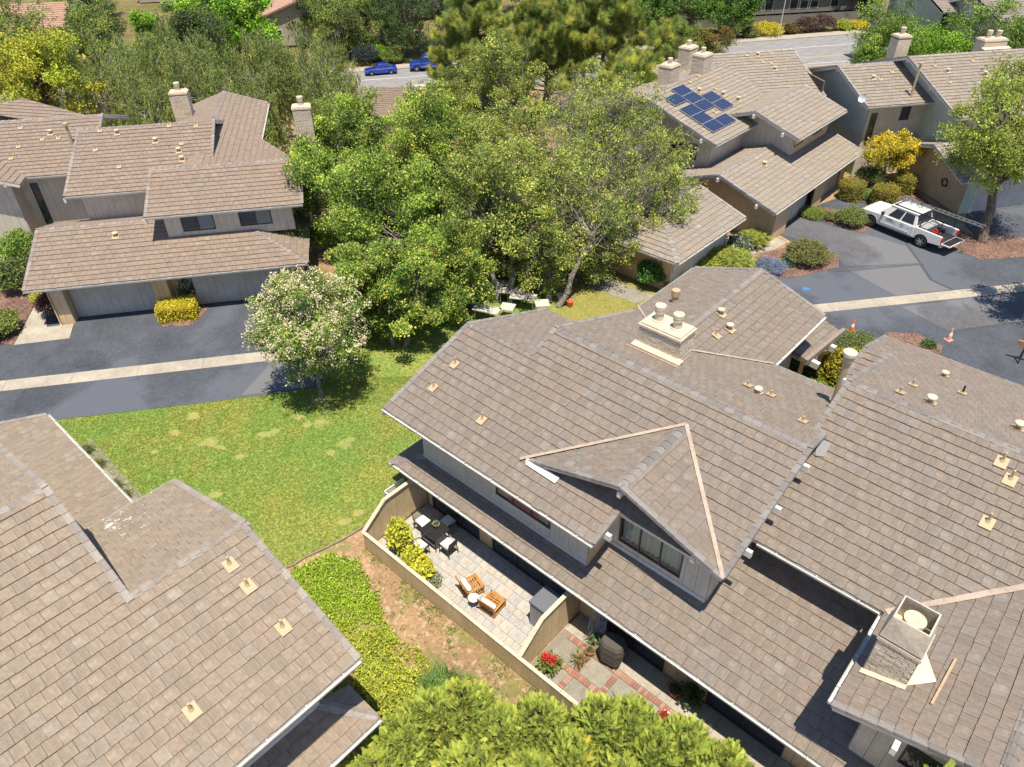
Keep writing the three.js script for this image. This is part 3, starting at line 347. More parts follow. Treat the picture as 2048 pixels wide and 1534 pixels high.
// ===== the middle house with the dormer
{
  const H = new House('townhouse', 'brown tiled two-storey townhouse with gabled dormer above the stone patio', 'house', A(-11.5, 18), { seed: 21, siding: M.sidingGrey });
  const hF = v => 7.02 - K * (18.7 - v), hB = v => 7.02 - K * (v - 18.7), q = (u, v) => A(u, v, hF(v)), b = (u, v) => A(u, v, hB(v)), low = v => 2.4 + K * (v - 12.46), lo = (u, v) => A(u, v, low(v));
  H.roof([q(-18.05, 12.6), q(-8.2, 12.6), q(-8.2, 13.85), q(-4.5, 13.85), q(-4.5, 18.7), q(-14.75, 18.7), q(-14.75, 17.2), q(-18.05, 17.2)]);
  const h1 = hF(17.2); H.roof([A(-18.05, 17.2, h1), A(-14.75, 17.2, h1), A(-14.75, 22.1, h1 - K * 4.9), A(-18.05, 22.1, h1 - K * 4.9)]);
  H.roof([b(-14.75, 18.7), b(-4.6, 18.7), b(-4.6, 20.2), b(-4.95, 20.3), b(-4.95, 24.8), b(-14.75, 24.8)]);
  const he = hB(24.8), hr = 6.07, vr = 21.54; H.roof([A(-11.62, vr, hr), A(-8.35, 24.8, he), A(-8.35, 29.7, he), A(-11.62, 29.7, hr)]); H.roof([A(-11.62, vr, hr), A(-11.62, 29.7, hr), A(-14.9, 29.7, he), A(-14.9, 24.8, he)]);
  const hd = 6.6; H.roof([A(-8.2, 17.45, hd), A(-8.2, 13.75, hd), A(-4.5, 13.75, 5.36)], { thick: .12 }); H.roof([A(-8.2, 17.45, hd), A(-11.9, 13.75, 5.36), A(-8.2, 13.75, hd)], { thick: .12 });
  H.roof([lo(-17.9, 12.46), lo(-4.6, 12.46), lo(-4.6, 17.05), lo(-5.1, 17.05), lo(-5.1, 14.45), lo(-8.85, 14.45), lo(-8.85, 13.34), lo(-16.9, 13.34)], { deck: M.deck }); H.roof([A(-17.9, 12.46, 2.4), A(-16.9, 13.34, 2.72), A(-16.9, 16.5, 2.72), A(-17.9, 16.5, 2.4)]);
  // ridges, hips, rakes
  H.ridge(A(-14.7, 17.2, h1), A(-18.05, 17.2, h1)); H.ridge(A(-4.5, 18.7, 7.02), A(-14.75, 18.7, 7.02)); H.ridge(A(-11.62, 29.7, hr), A(-11.62, vr, hr)); H.ridge(A(-8.2, 13.75, hd), A(-8.2, 17.4, hd)); H.ridge(A(-17.9, 12.46, 2.42), A(-16.9, 13.34, 2.74));
  H.rake(q(-18.05, 12.6), A(-18.05, 17.2, h1), neg(UA)); H.rake(A(-18.05, 22.1, h1 - K * 4.9), A(-18.05, 17.2, h1), neg(UA)); H.rake(q(-14.75, 17.2), q(-14.75, 18.7), neg(UA)); H.rake(b(-14.75, 24.8), b(-14.75, 18.7), neg(UA));
  H.rake(q(-8.2, 12.6), q(-8.2, 14.1), UA); H.rake(q(-4.5, 13.8), q(-4.5, 18.7), UA); H.rake(b(-4.6, 20.2), b(-4.5, 18.7), UA);
  H.rake(A(-4.5, 13.75, 5.36), A(-8.2, 13.75, hd), neg(VA)); H.rake(A(-11.9, 13.75, 5.36), A(-8.2, 13.75, hd), neg(VA)); H.rake(A(-8.35, 29.7, he), A(-11.62, 29.7, hr), VA); H.rake(A(-14.9, 29.7, he), A(-11.62, 29.7, hr), VA);
  // valley flashing, weathered
  const val = (a, c, w = .065) => { const d = V3().subVectors(c, a).normalize(), s = V3().crossVectors(d, V3(0, 1, 0)).normalize(), g = H.gb(), r = R0(5), n = 14; let P = null; for (let i = 0; i <= n; i++) { const p = a.clone().lerp(c, i / n).add(V3(0, .1, 0)), l = p.clone().addScaledVector(s, -w * rr(.94, 1.07, r)), m = p.clone().addScaledVector(s, w * rr(.94, 1.07, r)); if (P) g.quad(P[0], P[1], m, l); P = [l, m]; } H.part('valley_flashing', g, M.flash); };
  val(A(-8.2, 17.5, hd), A(-4.5, 13.75, 5.36)); val(A(-8.2, 17.5, hd), A(-12.1, 13.6, 5.34)); val(A(-11.62, vr, hr), A(-8.35, 24.8, he), .05); val(A(-11.62, vr, hr), A(-14.9, 24.8, he), .05);
  H.part('flashing_sheet', H.gb().prism([A(-11.95, 13.76, 5.46), A(-11.8, 13.55, 5.39), A(-10.5, 13.52, 5.38), A(-10.5, 13.76, 5.46)], V3(0, .02, 0)), M.white);
  // gutters
  H.gutter(q(-18.05, 12.6), q(-8.2, 12.6), neg(VA)); H.gutter(A(-17.95, 12.46, 2.4), A(-4.6, 12.46, 2.4), neg(VA)); H.gutter(A(-8.35, 24.9, he), A(-8.35, 29.7, he), UA); H.gutter(b(-8.3, 24.8), b(-4.95, 24.8), VA); H.gutter(A(-17.9, 12.46, 2.4), A(-17.9, 16.5, 2.4), neg(UA)); H.gutter(A(-14.9, 24.9, he), A(-14.9, 29.7, he), neg(UA));
  // walls
  H.wall(A(-16.87, 13.34, 0), A(-9.0, 13.34, 0), 2.74, [[.25, 2.9, .05, 2.1, 'door'], [3.6, 7.3, .05, 2.1, 'door']], { mat: M.siding });
  H.wall(A(-9.1, 13.34, 0), A(-4.6, 13.34, 0), 2.45, [[1.0, 3.6, .05, 2.1, 'door']], { mat: M.siding });
  H.wall(A(-16.87, 13.34, 2.6), A(-8.87, 13.34, 2.6), 5.0, [[3.88, 6.38, 3.36, 3.84, 'win']], { cols: 3 });
  H.part('window_blind', H.gb().para(A(-12.35, 13.325, 3.42), UA.clone().multiplyScalar(1.3), V3(0, .37, 0), VA.clone().multiplyScalar(.01)), std([.3, .09, .1], .6));
  H.wall(A(-8.87, 13.34, 2.6), A(-8.87, 14.42, 2.9), s => hF(13.34 + s) - .17, [], { mat: M.siding });
  const gab = s => Math.min(hd, hd - K * Math.abs(-8.87 + s + 8.2)) - .14; H.wall(A(-8.87, 14.42, 2.9), A(-5.08, 14.42, 2.9), gab, [[.47, 2.82, 3.47, 4.72, 'clear']], { through: true, cols: 3, sill: false });
  { const fz = (u, h, z) => A(u, 14.42 - z, h), g = H.gb(), P = [[-8.4, 4.74], [-6.05, 4.74], [-6.05, 4.76], [-8.15, 5.46], [-8.4, 5.46]].map(([u, h]) => fz(u, h - .22, .03)); void P; const tr = [fz(-8.4, 4.76, .03), fz(-6.35, 4.76, .03), fz(-6.5, 4.86, .03), fz(-8.25, 5.44, .03), fz(-8.4, 5.44, .03)]; const f = H.part('transom_window', g.prism(tr, VA.clone().multiplyScalar(.03)), M.frame), c = tr.reduce((a, p) => a.add(p), V3()).multiplyScalar(.2); H.gb().poly(tr.map(p => p.clone().lerp(c, .1).addScaledVector(VA, -.006))).mesh('pane', M.glass, f); }
  H.part('curtain', (() => { const g = H.gb(); for (let i = 0; i < 40; i++) { const f = t => A(-8.38 + 2.32 * t / 40, 14.62 + .03 * Math.sin(t * 1.9), 0); const a = f(i), c = f(i + 1); g.quad(a.clone().setY(3.48), c.clone().setY(3.48), c.clone().setY(4.7), a.clone().setY(4.7)); } return g; })(), M.curtain);
  H.wall(A(-5.08, 14.42, 2.9), A(-5.08, 18, 2.9), s => hF(14.42 + s) - .16, []);
  H.part('band', H.gb().para(A(-16.9, 13.3, 2.74), UA.clone().multiplyScalar(8.0), V3(0, .14, 0), VA.clone().multiplyScalar(.03)).para(A(-8.8, 14.36, 3.1), UA.clone().multiplyScalar(3.72), V3(0, .16, 0), VA.clone().multiplyScalar(.03)), M.white);
  H.wall(A(-16.9, 21.3, 0), A(-16.9, 13.4, 0), s => Math.min(h1 - K * Math.abs(21.3 - s - 17.2), 9) - .2, [], { boards: false });
  H.wall(A(-9.1, 24.3, 0), A(-9.1, 29.1, 0), 4.95, []); H.wall(A(-9.1, 29.1, 0), A(-14.2, 29.1, 0), 5.0, [], { boards: false }); H.wall(A(-14.2, 29.1, 0), A(-14.2, 24, 0), 4.95, [], { boards: false }); H.wall(A(-9.1, 24.2, 0), A(-5, 24.2, 0), 4.9, [], { boards: false, flip: true });
  H.wall(A(-14.2, 24.2, 0), A(-16.9, 21.4, 0), 4.8, [], { boards: false });
  // rafter tails under the rakes
  for (const [u, v, h] of [[-8.2, 13.95, 6.28], [-5.5, 13.95, 5.45]]) H.beam(A(u, v + .4, h), neg(VA), .62); H.beam(A(-8.6, 13.2, 4.92), UA, .62); for (const v of [15.0, 16.6, 18.25]) H.beam(A(-4.9, v, hF(v) - .28), UA, .62); H.beam(q(-18.1, 12.62).add(V3(0, -.2, 0)), neg(VA), .08);
  // vents
  const nf = nrm(UA, VA, 0, K), nb = nrm(UA, VA, 0, -K), no = nrm(UA, VA, -K, 0);
  for (const [u, v] of [[-17.04, 15.46], [-17, 14.26], [-14.36, 14.15]]) H.pipe(q(u, v), nf, { h: .32 });
  for (const [u, v] of [[-7.91, 21.3], [-7.03, 21.36], [-5.44, 20.32]]) H.pipe(b(u, v), nb, { h: .24 }); H.mush(b(-7.4, 21.07), nb, { k: .85 });
  const oR = u => he + K * (-8.35 - u); H.mush(A(-11.2, 25.3, oR(-11.2)), no, { k: .9 }); H.mush(A(-10.5, 24.85, oR(-10.5)), no, { k: .9 }); H.pipe(A(-10.68, 24.0, oR(-10.68)), no, { h: .3 });
  const fl = A(-13.6, 25.66, 5.35), fg = H.gb(); fg.tube(fl, fl.clone().add(V3(0, .5, 0)), .16, .14, 16).tube(fl.clone().add(V3(0, .42, 0)), fl.clone().add(V3(0, .7, 0)), .19, .19, 16); H.part('flue_pipe', fg, M.tan);
  H.chimney(A(-12.22, 20.6, 0), UA.clone().multiplyScalar(1.76), VA.clone().multiplyScalar(1.06), 5.9, 7.3, { pieces: true, bh: .095, bl: .3, flues: [[.27, .52, .2, .66], [.73, .5, .2, .62]], cap: .12 });
  H.part('cricket_flashing', H.gb().prism([A(-12.35, 20.3, hB(20.3) + .06), A(-10.2, 20.3, hB(20.3) + .06), A(-10.2, 20.62, hB(20.62) + .2), A(-12.35, 20.62, hB(20.62) + .2)], V3(0, .02, 0)), M.cream);
  H.part('batten', H.gb().beam(A(-12.4, 19.98, hB(19.98) + .08), A(-10.1, 20.03, hB(20.03) + .08), .05, .05), M.woodPale);
  H.done();
}
// ===== the attached house to its right, with the hooded chimney
{
  const H = new House('townhouse', 'tiled townhouse with hooded metal chimney at the right edge', 'house', A(0, 20), { seed: 33, siding: M.sidingGrey });
  const hF = v => 5 + K * (v - 16.02), q = (u, v) => A(u, v, hF(v)), hr = hF(22.57), hB = v => hr - K * (v - 22.57), b = (u, v) => A(u, v, hB(v)), w = u => 5 + K * (u + .65), low = v => 2.4 + K * (v - 12.46), lo = (u, v) => A(u, v, low(v));
  H.roof([q(-4.98, 16.02), q(-.65, 16.02), q(2.85, 19.52), q(6.35, 16.02), q(12, 16.02), q(12, 22.57), q(-4.98, 22.57)]); H.roof([b(-4.98, 22.57), b(12, 22.57), b(12, 28.2), b(-4.98, 28.2)]);
  H.roof([A(-.65, 12.45, 5), A(2.85, 12.45, w(2.85)), A(2.85, 19.52, w(2.85)), A(-.65, 16.02, 5)]); H.roof([A(2.85, 12.45, w(2.85)), A(6.35, 12.45, 5), A(6.35, 16.02, 5), A(2.85, 19.52, w(2.85))]);
  H.roof([lo(-4.59, 12.46), lo(9, 12.46), lo(9, 13.3), lo(.1, 13.3), lo(.1, 17.05), lo(-4.59, 17.05)], { deck: M.deck });
  H.roof([A(-6.45, 30.2, 3.9), A(12, 30.2, 3.9), A(12, 33.3, 2.88), A(-6.45, 33.3, 2.88)]); H.roof([A(-6.45, 30.2, 3.9), A(-6.45, 27.2, 2.9), A(-4.98, 27.2, 2.9), A(-4.98, 30.2, 3.9)]); H.roof([A(-4.98, 30.2, 3.9), A(-4.98, 28.6, 3.36), A(12, 28.6, 3.36), A(12, 30.2, 3.9)]);
  H.ridge(A(12, 22.57, hr), A(-4.98, 22.57, hr)); H.ridge(A(2.85, 12.45, w(2.85)), A(2.85, 19.4, w(2.85))); H.ridge(A(12, 30.2, 3.9), A(-6.45, 30.2, 3.9));
  H.rake(q(-4.98, 20.3), q(-4.98, 22.57), neg(UA)); H.rake(b(-4.98, 28.2), b(-4.98, 22.57), neg(UA)); H.rake(A(-.65, 12.45, 5), A(2.85, 12.45, w(2.85)), neg(VA)); H.rake(A(6.35, 12.45, 5), A(2.85, 12.45, w(2.85)), neg(VA)); H.rake(A(-6.45, 33.3, 2.88), A(-6.45, 30.2, 3.9), neg(UA)); H.rake(A(-6.45, 27.2, 2.9), A(-6.45, 30.2, 3.9), neg(UA));
  const g = H.gb(), r = R0(9); { const a = A(-.65, 16.02, 5.1), c = A(2.85, 19.52, w(2.85) + .1), d = V3().subVectors(c, a).normalize(), s = V3().crossVectors(d, V3(0, 1, 0)).normalize(); let P = null; for (let i = 0; i <= 20; i++) { const p = a.clone().lerp(c, i / 20), l = p.clone().addScaledVector(s, -.09 * rr(.93, 1.07, r)), m = p.clone().addScaledVector(s, .09 * rr(.93, 1.07, r)); if (P) g.quad(P[0], P[1], m, l); P = [l, m]; } } H.part('valley_flashing', g, M.flash);
  H.gutter(q(-4.5, 16.02), q(-.75, 16.02), neg(VA)); H.gutter(A(-.65, 12.5, 5), A(-.65, 15.9, 5), neg(UA)); H.gutter(A(-4.6, 12.46, 2.4), A(9, 12.46, 2.4), neg(VA)); H.gutter(A(-6.4, 33.3, 2.88), A(12, 33.3, 2.88), VA);
  H.wall(A(-4.6, 13.34, 0), A(9, 13.34, 0), 2.45, [[.7, 3.3, .05, 2.1, 'door'], [4.6, 7.2, .05, 2.1, 'door']], { mat: M.siding });
  H.wall(A(-4.95, 16.98, 3.5), A(.1, 16.98, 3.5), 5.2, []); H.wall(A(.1, 17, 2.5), A(.1, 13.2, 2.5), 5.1, []); H.wall(A(.1, 13.2, 2.5), A(5.6, 13.2, 2.5), s => Math.min(w(.1 + s), 2 * w(2.85) - w(.1 + s)) - .16, [[1.05, 3.0, 3.5, 4.42, 'win']]);
  H.wall(A(-4.9, 24.2, 0), A(-4.9, 16.5, 3.2), s => Math.min(hF(24.2 - s), hB(24.2 - s)) - .17, [], { boards: false }); H.wall(A(-4.9, 27.4, 0), A(-4.9, 24.1, 0), s => hB(27.4 - s) - .2, [], { boards: false }); H.wall(A(-5.9, 32.7, 0), A(-5.9, 27.5, 0), 2.9, [], { boards: false }); H.wall(A(-5.9, 32.7, 0), A(12, 32.7, 0), 2.85, [], { flip: true, boards: false });
  H.beam(A(.9, 12.75, 5.22), neg(VA), .62); H.beam(A(-4.6, 22.57, hr - .1), neg(UA), .55);
  H.part('flashing_sheet', H.gb().prism([q(-4.75, 20.0).add(V3(0, .08, 0)), q(-4.3, 20.05).add(V3(0, .08, 0)), q(-4.25, 19.5).add(V3(0, .08, 0)), q(-4.5, 19.4).add(V3(0, .08, 0))], V3(0, .02, 0)), M.lead);
  const nf = nrm(UA, VA, 0, K), nb = nrm(UA, VA, 0, -K);
  for (const [u, v] of [[.05, 21.95], [.45, 21.5], [.45, 19.9]]) H.pipe(q(u, v), nf, { h: .36, k: 1.15 }); for (const [u, v] of [[-3.47, 23.36], [-3.39, 24.78]]) H.pipe(b(u, v), nb, { h: .26 }); H.pipe(b(-2, 26.18), nb, { h: .35, mat: M.black }); H.mush(b(-2.54, 23.59), nb); H.mush(b(0, 24.54), nb, { k: 1 }); H.mush(b(-2.9, 27.6), nb, { k: .8 });
  { const p = A(-5.35, 23.2, 0), y = t => p.clone().setY(t), f = H.gb(); f.tube(y(3), y(7.7), .115, .115, 18).tube(y(7.55), y(7.75), .19, .19, 18); const m = H.part('flue_pipe', f, M.tan); H.gb().tube(y(7.78), y(7.9), .24, .24, 22).mesh('flue_cap', M.cream, m); }
  const ch = H.chimney(A(-.45, 13.86, 0), UA.clone().multiplyScalar(.97), VA.clone().multiplyScalar(.9), 4.9, 6.5, { pieces: true, bh: .105, bl: .27, cap: .1 });
  { // flared sheet-metal hood, open at the top, with the round flue cap inside
    const c = A(.035, 14.31, 0), f = H.gb(), ring = (s, y) => [[-1, -1], [1, -1], [1, 1], [-1, 1]].map(([a, d]) => c.clone().addScaledVector(UA, a * s * .52).addScaledVector(VA, d * s * .5).setY(y)), b0 = ring(.98, 6.67), t0 = ring(.82, 7.42), t1 = ring(.75, 7.42), b1 = ring(.9, 6.69); for (let i = 0; i < 4; i++) { const j = (i + 1) % 4, mo = V3().add(b0[i]).add(b0[j]).add(t0[i]).add(t0[j]).multiplyScalar(.25).addScaledVector(V3().subVectors(b0[i], c).add(V3().subVectors(b0[j], c)).setY(0).normalize(), .025); f.tri(b0[i], b0[j], mo).tri(b0[j], t0[j], mo).tri(t0[j], t0[i], mo).tri(t0[i], b0[i], mo); f.quad(t0[i], t0[j], t1[j], t1[i]).quad(t1[i], t1[j], b1[j], b1[i]); } f.mesh('chimney_hood', std([.66, .61, .5], .5, { map: speck }), ch);
    H.gb().tube(c.clone().setY(6.66), c.clone().setY(7.2), .13, .13, 16).tube(c.clone().setY(7.2), c.clone().setY(7.27), .27, .26, 26).mesh('flue', M.cream, ch);
  }
  H.part('cricket_flashing', H.gb().prism([A(.53, 13.85, w(.53) + .05), A(1.05, 14.3, w(1.05) + .07), A(.53, 14.8, w(.53) + .5)], V3(0, .02, 0)).prism([A(-.5, 13.7, w(-.5) + .07), A(.55, 13.7, w(.55) + .07), A(.55, 13.86, w(.55) + .08), A(-.5, 13.86, w(-.5) + .08)], V3(0, .02, 0)), M.cream);
  H.part('batten', H.gb().beam(A(1.15, 13.58, w(1.15) + .09), A(1.2, 15.22, w(1.2) + .09), .06, .06), M.woodPale);
  H.done();
}
// ===== the near house at lower left
{
  const H = new House('townhouse', 'large tan tiled roof of the near house at lower left', 'house', A(-17, -1), { seed: 45, tint: [1.26, 1.22, 1.13], grey: .18, siding: M.sidingGrey });
  const h = u => 5.1 - K * (u + 10.45), q = (u, v) => A(u, v, h(u)), h1 = h(-15.35), h0 = h(-19.33), b1 = u => h1 - K * (-15.35 - u), b0 = u => h0 - K * (-19.33 - u);
  H.roof([q(-10.45, -5), q(-10.45, 5.35), q(-15.35, 5.35), q(-15.35, 2), q(-19.33, 2), q(-19.33, -5)]); H.roof([A(-15.35, 2, h1), A(-15.35, 5.4, h1), A(-20.3, 5.4, b1(-20.3)), A(-20.3, 2, b1(-20.3))]); H.roof([A(-19.33, -5, h0), A(-19.33, 2, h0), A(-27, 2, b0(-27)), A(-27, -5, b0(-27))]);
  const lv = v => 2.5 + K * (4.5 - v); H.roof([A(-31.1, 4.5, 2.5), A(-20.6, 4.5, 2.5), A(-20.6, 1.6, lv(1.6)), A(-31.1, 1.6, lv(1.6))]); H.roof([A(-31.1, 1.6, lv(1.6)), A(-20.6, 1.6, lv(1.6)), A(-20.6, -1.3, 2.5), A(-31.1, -1.3, 2.5)]); 
  H.roof([A(-11.65, -5, 2.78), A(-11.65, 4.3, 2.78), A(-10.2, 5.4, 2.28), A(-10.2, -5, 2.28)]); H.roof([A(-11.65, 4.3, 2.78), A(-10.2, 5.4, 2.28), A(-11.65, 5.42, 2.3)]);
  H.ridge(A(-15.35, 1.95, h1), A(-15.35, 5.4, h1)); H.ridge(A(-19.33, -5, h0), A(-19.33, 2, h0)); H.ridge(A(-20.6, 1.6, lv(1.6)), A(-31.1, 1.6, lv(1.6))); H.ridge(A(-10.25, 5.36, 2.3), A(-11.6, 4.35, 2.8));
  H.rake(q(-10.45, 5.35), q(-15.35, 5.35), VA); H.rake(A(-20.3, 5.4, b1(-20.3)), A(-15.35, 5.4, h1), VA); H.rake(q(-15.2, 2), q(-19.33, 2), VA); H.rake(A(-27, 2, b0(-27)), A(-19.33, 2, h0), VA); H.rake(A(-31.1, 4.5, 2.5), A(-31.1, 1.6, lv(1.6)), neg(UA)); H.rake(A(-31.1, -1.3, 2.5), A(-31.1, 1.6, lv(1.6)), neg(UA));
  H.gutter(q(-10.45, -5), q(-10.45, 5.35), UA); H.gutter(A(-31.1, 4.5, 2.5), A(-20.6, 4.5, 2.5), VA); H.gutter(A(-10.2, -5, 2.28), A(-10.2, 5.4, 2.28), UA); H.gutter(A(-20.3, 2.2, b1(-20.3)), A(-20.3, 5.4, b1(-20.3)), neg(UA));
  H.wall(A(-11.6, -5, 2.6), A(-11.6, 4.4, 2.6), 5.3, []); H.wall(A(-11.6, -5, 0), A(-11.6, 4.4, 0), 2.7, [], { mat: M.siding }); H.wall(A(-19.4, 4.5, 0), A(-11.6, 4.5, 0), s => Math.min(h(-19.4 + s), b1(-19.4 + s)) - .2, [], { flip: true, boards: false }); H.wall(A(-20.3, 3.7, 0), A(-30.5, 3.7, 0), 2.6, [], { boards: false }); H.wall(A(-30.5, 3.7, 0), A(-30.5, -.6, 0), 2.6, [], { boards: false });
  H.wall(A(-26, 1.4, 2.5), A(-15.3, 1.4, 2.5), s => Math.min(h(-26 + s), b0(-26 + s)) - .2, [], { flip: true, boards: false });
  H.part('band', H.gb().para(A(-11.58, -5, 2.76), VA.clone().multiplyScalar(9.4), V3(0, .15, 0), UA.clone().multiplyScalar(.06)), M.white);
  H.part('gate_post', H.gb().beam(A(-10.9, 4.1, 0), A(-10.9, 4.1, 2.1), .3, .3, UA), M.siding);
  H.beam(A(-11.2, 5.0, 5.05), VA, .45); H.beam(A(-15.35, 5.1, h1 - .25), VA, .42);
  const nf = nrm(UA, VA, -K, 0); for (const [u, v] of [[-14.55, 4.36], [-13.77, 4.36], [-12.33, 4.38], [-12.07, 1.6]]) H.pipe(q(u, v), nf, { h: .3, k: 1.1 });
  // pale droppings splashed on the shaded slope
  { const g = H.gb(), r = R0(77), n = nrm(UA, VA, K, 0); for (let i = 0; i < 170; i++) { const d = Math.pow(r(), 1.6) * 1.7, a = r() * 6.28, u = -19.7 + d * Math.cos(a) * .8 + .3 * d, v = 2.9 + Math.abs(d * Math.sin(a)), s = .008 + .04 * r() * (1.5 - d * .6); if (u < -20.2 || v > 5.3) continue; const p = A(u, v, b1(u) + .056 + .004 * r()); const e1 = UA.clone().setY(K).normalize(), e2 = VA; const pts = Array.from({ length: 6 }, (_, k) => p.clone().addScaledVector(e1, s * Math.cos(k) * (.6 + r())).addScaledVector(e2, s * Math.sin(k) * (.6 + r()))); g.poly(pts); } const m = g.mesh('splash_stain', std([.5, .5, .49], .9), H.g); m.userData.kind = 'stuff'; }
  H.done();
}
// ===== the long house with two garages at upper left
{
  const H = new House('garage_townhouse', 'long tiled townhouse with two grey garage doors facing the court', 'house', C(-12, 47), { seed: 57, tint: [1.2, 1.12, 1.07], siding: M.sidingGrey, grey: .22 });
  const g = v => 2.5 + K * (v - 38.95), s3 = v => 5 + K * (v - 41.4), s2 = v => 5 + K * (v - 45.4), s1 = v => 5 + K * (v - 49.1), f = (fn, u, v) => C(u, v, fn(v)), bk = (v0, h0) => v => h0 - K * (v - v0);
  H.roof([f(g, -19.3, 38.95), f(g, -4.27, 38.95), f(g, -7.2, 41.88), f(g, -11.98, 41.88), f(g, -11.98, 43.4), f(g, -19.3, 43.4)]); H.roof([C(-4.27, 38.95, 2.5), C(-4.27, 45, 2.5), C(-7.2, 45, g(41.88)), C(-7.2, 41.88, g(41.88))]); const gb = bk(43.4, g(43.4)); H.roof([f(gb, -19.3, 43.4), f(gb, -11.98, 43.4), f(gb, -11.98, 46.5), f(gb, -19.3, 46.5)]);
  const b3 = bk(45.2, s3(45.2)), b2 = bk(51.3, s2(51.3)), b1 = bk(54.6, s1(54.6));
  H.roof([f(s3, -12.8, 41.4), f(s3, -4.2, 41.4), f(s3, -4.2, 45.2), f(s3, -12.8, 45.2)]); H.roof([f(b3, -12.8, 45.2), f(b3, -4.2, 45.2), f(b3, -4.2, 49), f(b3, -12.8, 49)]);
  H.roof([f(s2, -18, 45.4), f(s2, -9.7, 45.4), f(s2, -9.7, 51.3), f(s2, -18, 51.3)]); H.roof([f(b2, -18, 51.3), f(b2, -9.7, 51.3), f(b2, -9.7, 57), f(b2, -18, 57)]);
  H.roof([f(s1, -21.17, 49.1), f(s1, -17.3, 49.1), f(s1, -17.3, 54.6), f(s1, -32, 54.6), f(s1, -26.67, 54.6)]); H.roof([f(b1, -32, 54.6), f(b1, -17.3, 54.6), f(b1, -17.3, 60), f(b1, -32, 60)]);
  const wl = u => 5 + K * (-21.17 - u); H.roof([C(-21.17, 47.9, 5), C(-21.17, 49.1, 5), C(-26.67, 54.6, wl(-26.67)), C(-26.67, 47.9, wl(-26.67))]); H.roof([C(-26.67, 47.9, wl(-26.67)), C(-26.67, 54.6, wl(-26.67)), C(-32, 54.6, 5.05), C(-32, 47.9, 5.05)]);
  H.roof([C(-4.3, 46, 4.0), C(-4.3, 49.5, 4.0), C(-7.3, 53, 5), C(-7.3, 61, 5), C(-10.4, 61, 6.04), C(-10.4, 46, 6.04)]); H.roof([C(-10.4, 46, 6.04), C(-10.4, 61, 6.04), C(-13.5, 61, 5), C(-13.5, 46, 5)]);
  H.roof([C(-28, 61.2, 5.2), C(-24.3, 61.2, 6.4), C(-18.8, 57.5, 5.2), C(-27, 57.5, 5.3)].slice(0, 3).concat([C(-22, 57.5, 5.6)]));
  H.ridge(C(-4.2, 45.2, s3(45.2)), C(-12.8, 45.2, s3(45.2))); H.ridge(C(-9.7, 51.3, s2(51.3)), C(-18, 51.3, s2(51.3))); H.ridge(C(-17.3, 54.6, s1(54.6)), C(-30, 54.6, s1(54.6))); H.ridge(C(-12, 43.4, g(43.4)), C(-19.3, 43.4, g(43.4))); H.ridge(C(-4.27, 38.95, 2.52), C(-7.2, 41.88, g(41.88))); H.ridge(C(-10.4, 52, 6.05), C(-10.4, 61, 6.05));
  for (const [u, a, b, fn] of [[-19.3, 38.95, 43.4, g], [-12.8, 41.4, 45.2, s3], [-18, 45.4, 51.3, s2]]) H.rake(f(fn, u, a), f(fn, u, b), neg(UC)); for (const [u, a, b, fn] of [[-4.2, 41.4, 45.2, s3], [-9.7, 45.4, 51.3, s2], [-17.3, 49.1, 54.6, s1]]) H.rake(f(fn, u, a), f(fn, u, b), UC); H.rake(C(-7.3, 61, 5), C(-10.4, 61, 6.04), VC); H.rake(f(gb, -19.3, 46.5), f(gb, -19.3, 43.4), neg(UC));
  H.gutter(f(g, -19.3, 38.95), f(g, -4.3, 38.95), neg(VC)); H.gutter(f(s3, -12.8, 41.4), f(s3, -4.2, 41.4), neg(VC)); H.gutter(f(s2, -18, 45.4), f(s2, -12, 45.4), neg(VC)); H.gutter(f(s1, -21.17, 49.1), f(s1, -17.3, 49.1), neg(VC)); H.gutter(C(-7.3, 53, 5), C(-7.3, 61, 5), UC);
  // garage front: post, two doors, recess
  H.wall(C(-18.3, 39.35, 0), C(-17.6, 39.35, 0), 2.6, [], { mat: M.siding, bw: .36 }); H.wall(C(-17.6, 39.35, 0), C(-17.6, 39.9, 0), 2.6, [], { mat: M.siding }); H.wall(C(-17.6, 39.9, 0), C(-13.05, 39.9, 0), 2.75, [[.02, 4.5, 0.01, 2.1, 'garage']], { mat: M.siding });
  H.wall(C(-13.05, 39.5, 0), C(-12.2, 39.5, 0), 2.6, [], { mat: M.siding, bw: .3 }); H.wall(C(-12.2, 39.5, 0), C(-12.2, 40.2, 0), 2.6, [], { mat: M.siding }); H.wall(C(-12.2, 40.2, 0), C(-11.0, 40.2, 0), 2.9, [], { mat: M.siding }); H.wall(C(-11.0, 39.9, 0), C(-5.2, 39.9, 0), 2.75, [[.02, 4.95, .01, 2.1, 'garage']], { mat: M.siding }); H.wall(C(-18.3, 43.3, 0), C(-18.3, 39.35, 0), s => g(43.3 - s) - .2, [], { boards: false }); H.wall(C(-5.0, 39.9, 0), C(-5.0, 45, 0), 2.5, [], { boards: false });
  H.wall(C(-11.98, 41.9, 3.3), C(-4.9, 41.9, 3.3), 5.1, [[.88, 2.66, 3.76, 4.8, 'win'], [4.05, 5.85, 3.78, 4.8, 'win']], { sill: false }); H.wall(C(-11.98, 44.9, 3.3), C(-11.98, 41.9, 3.3), s => s3(44.9 - s) - .2, [], { boards: false });
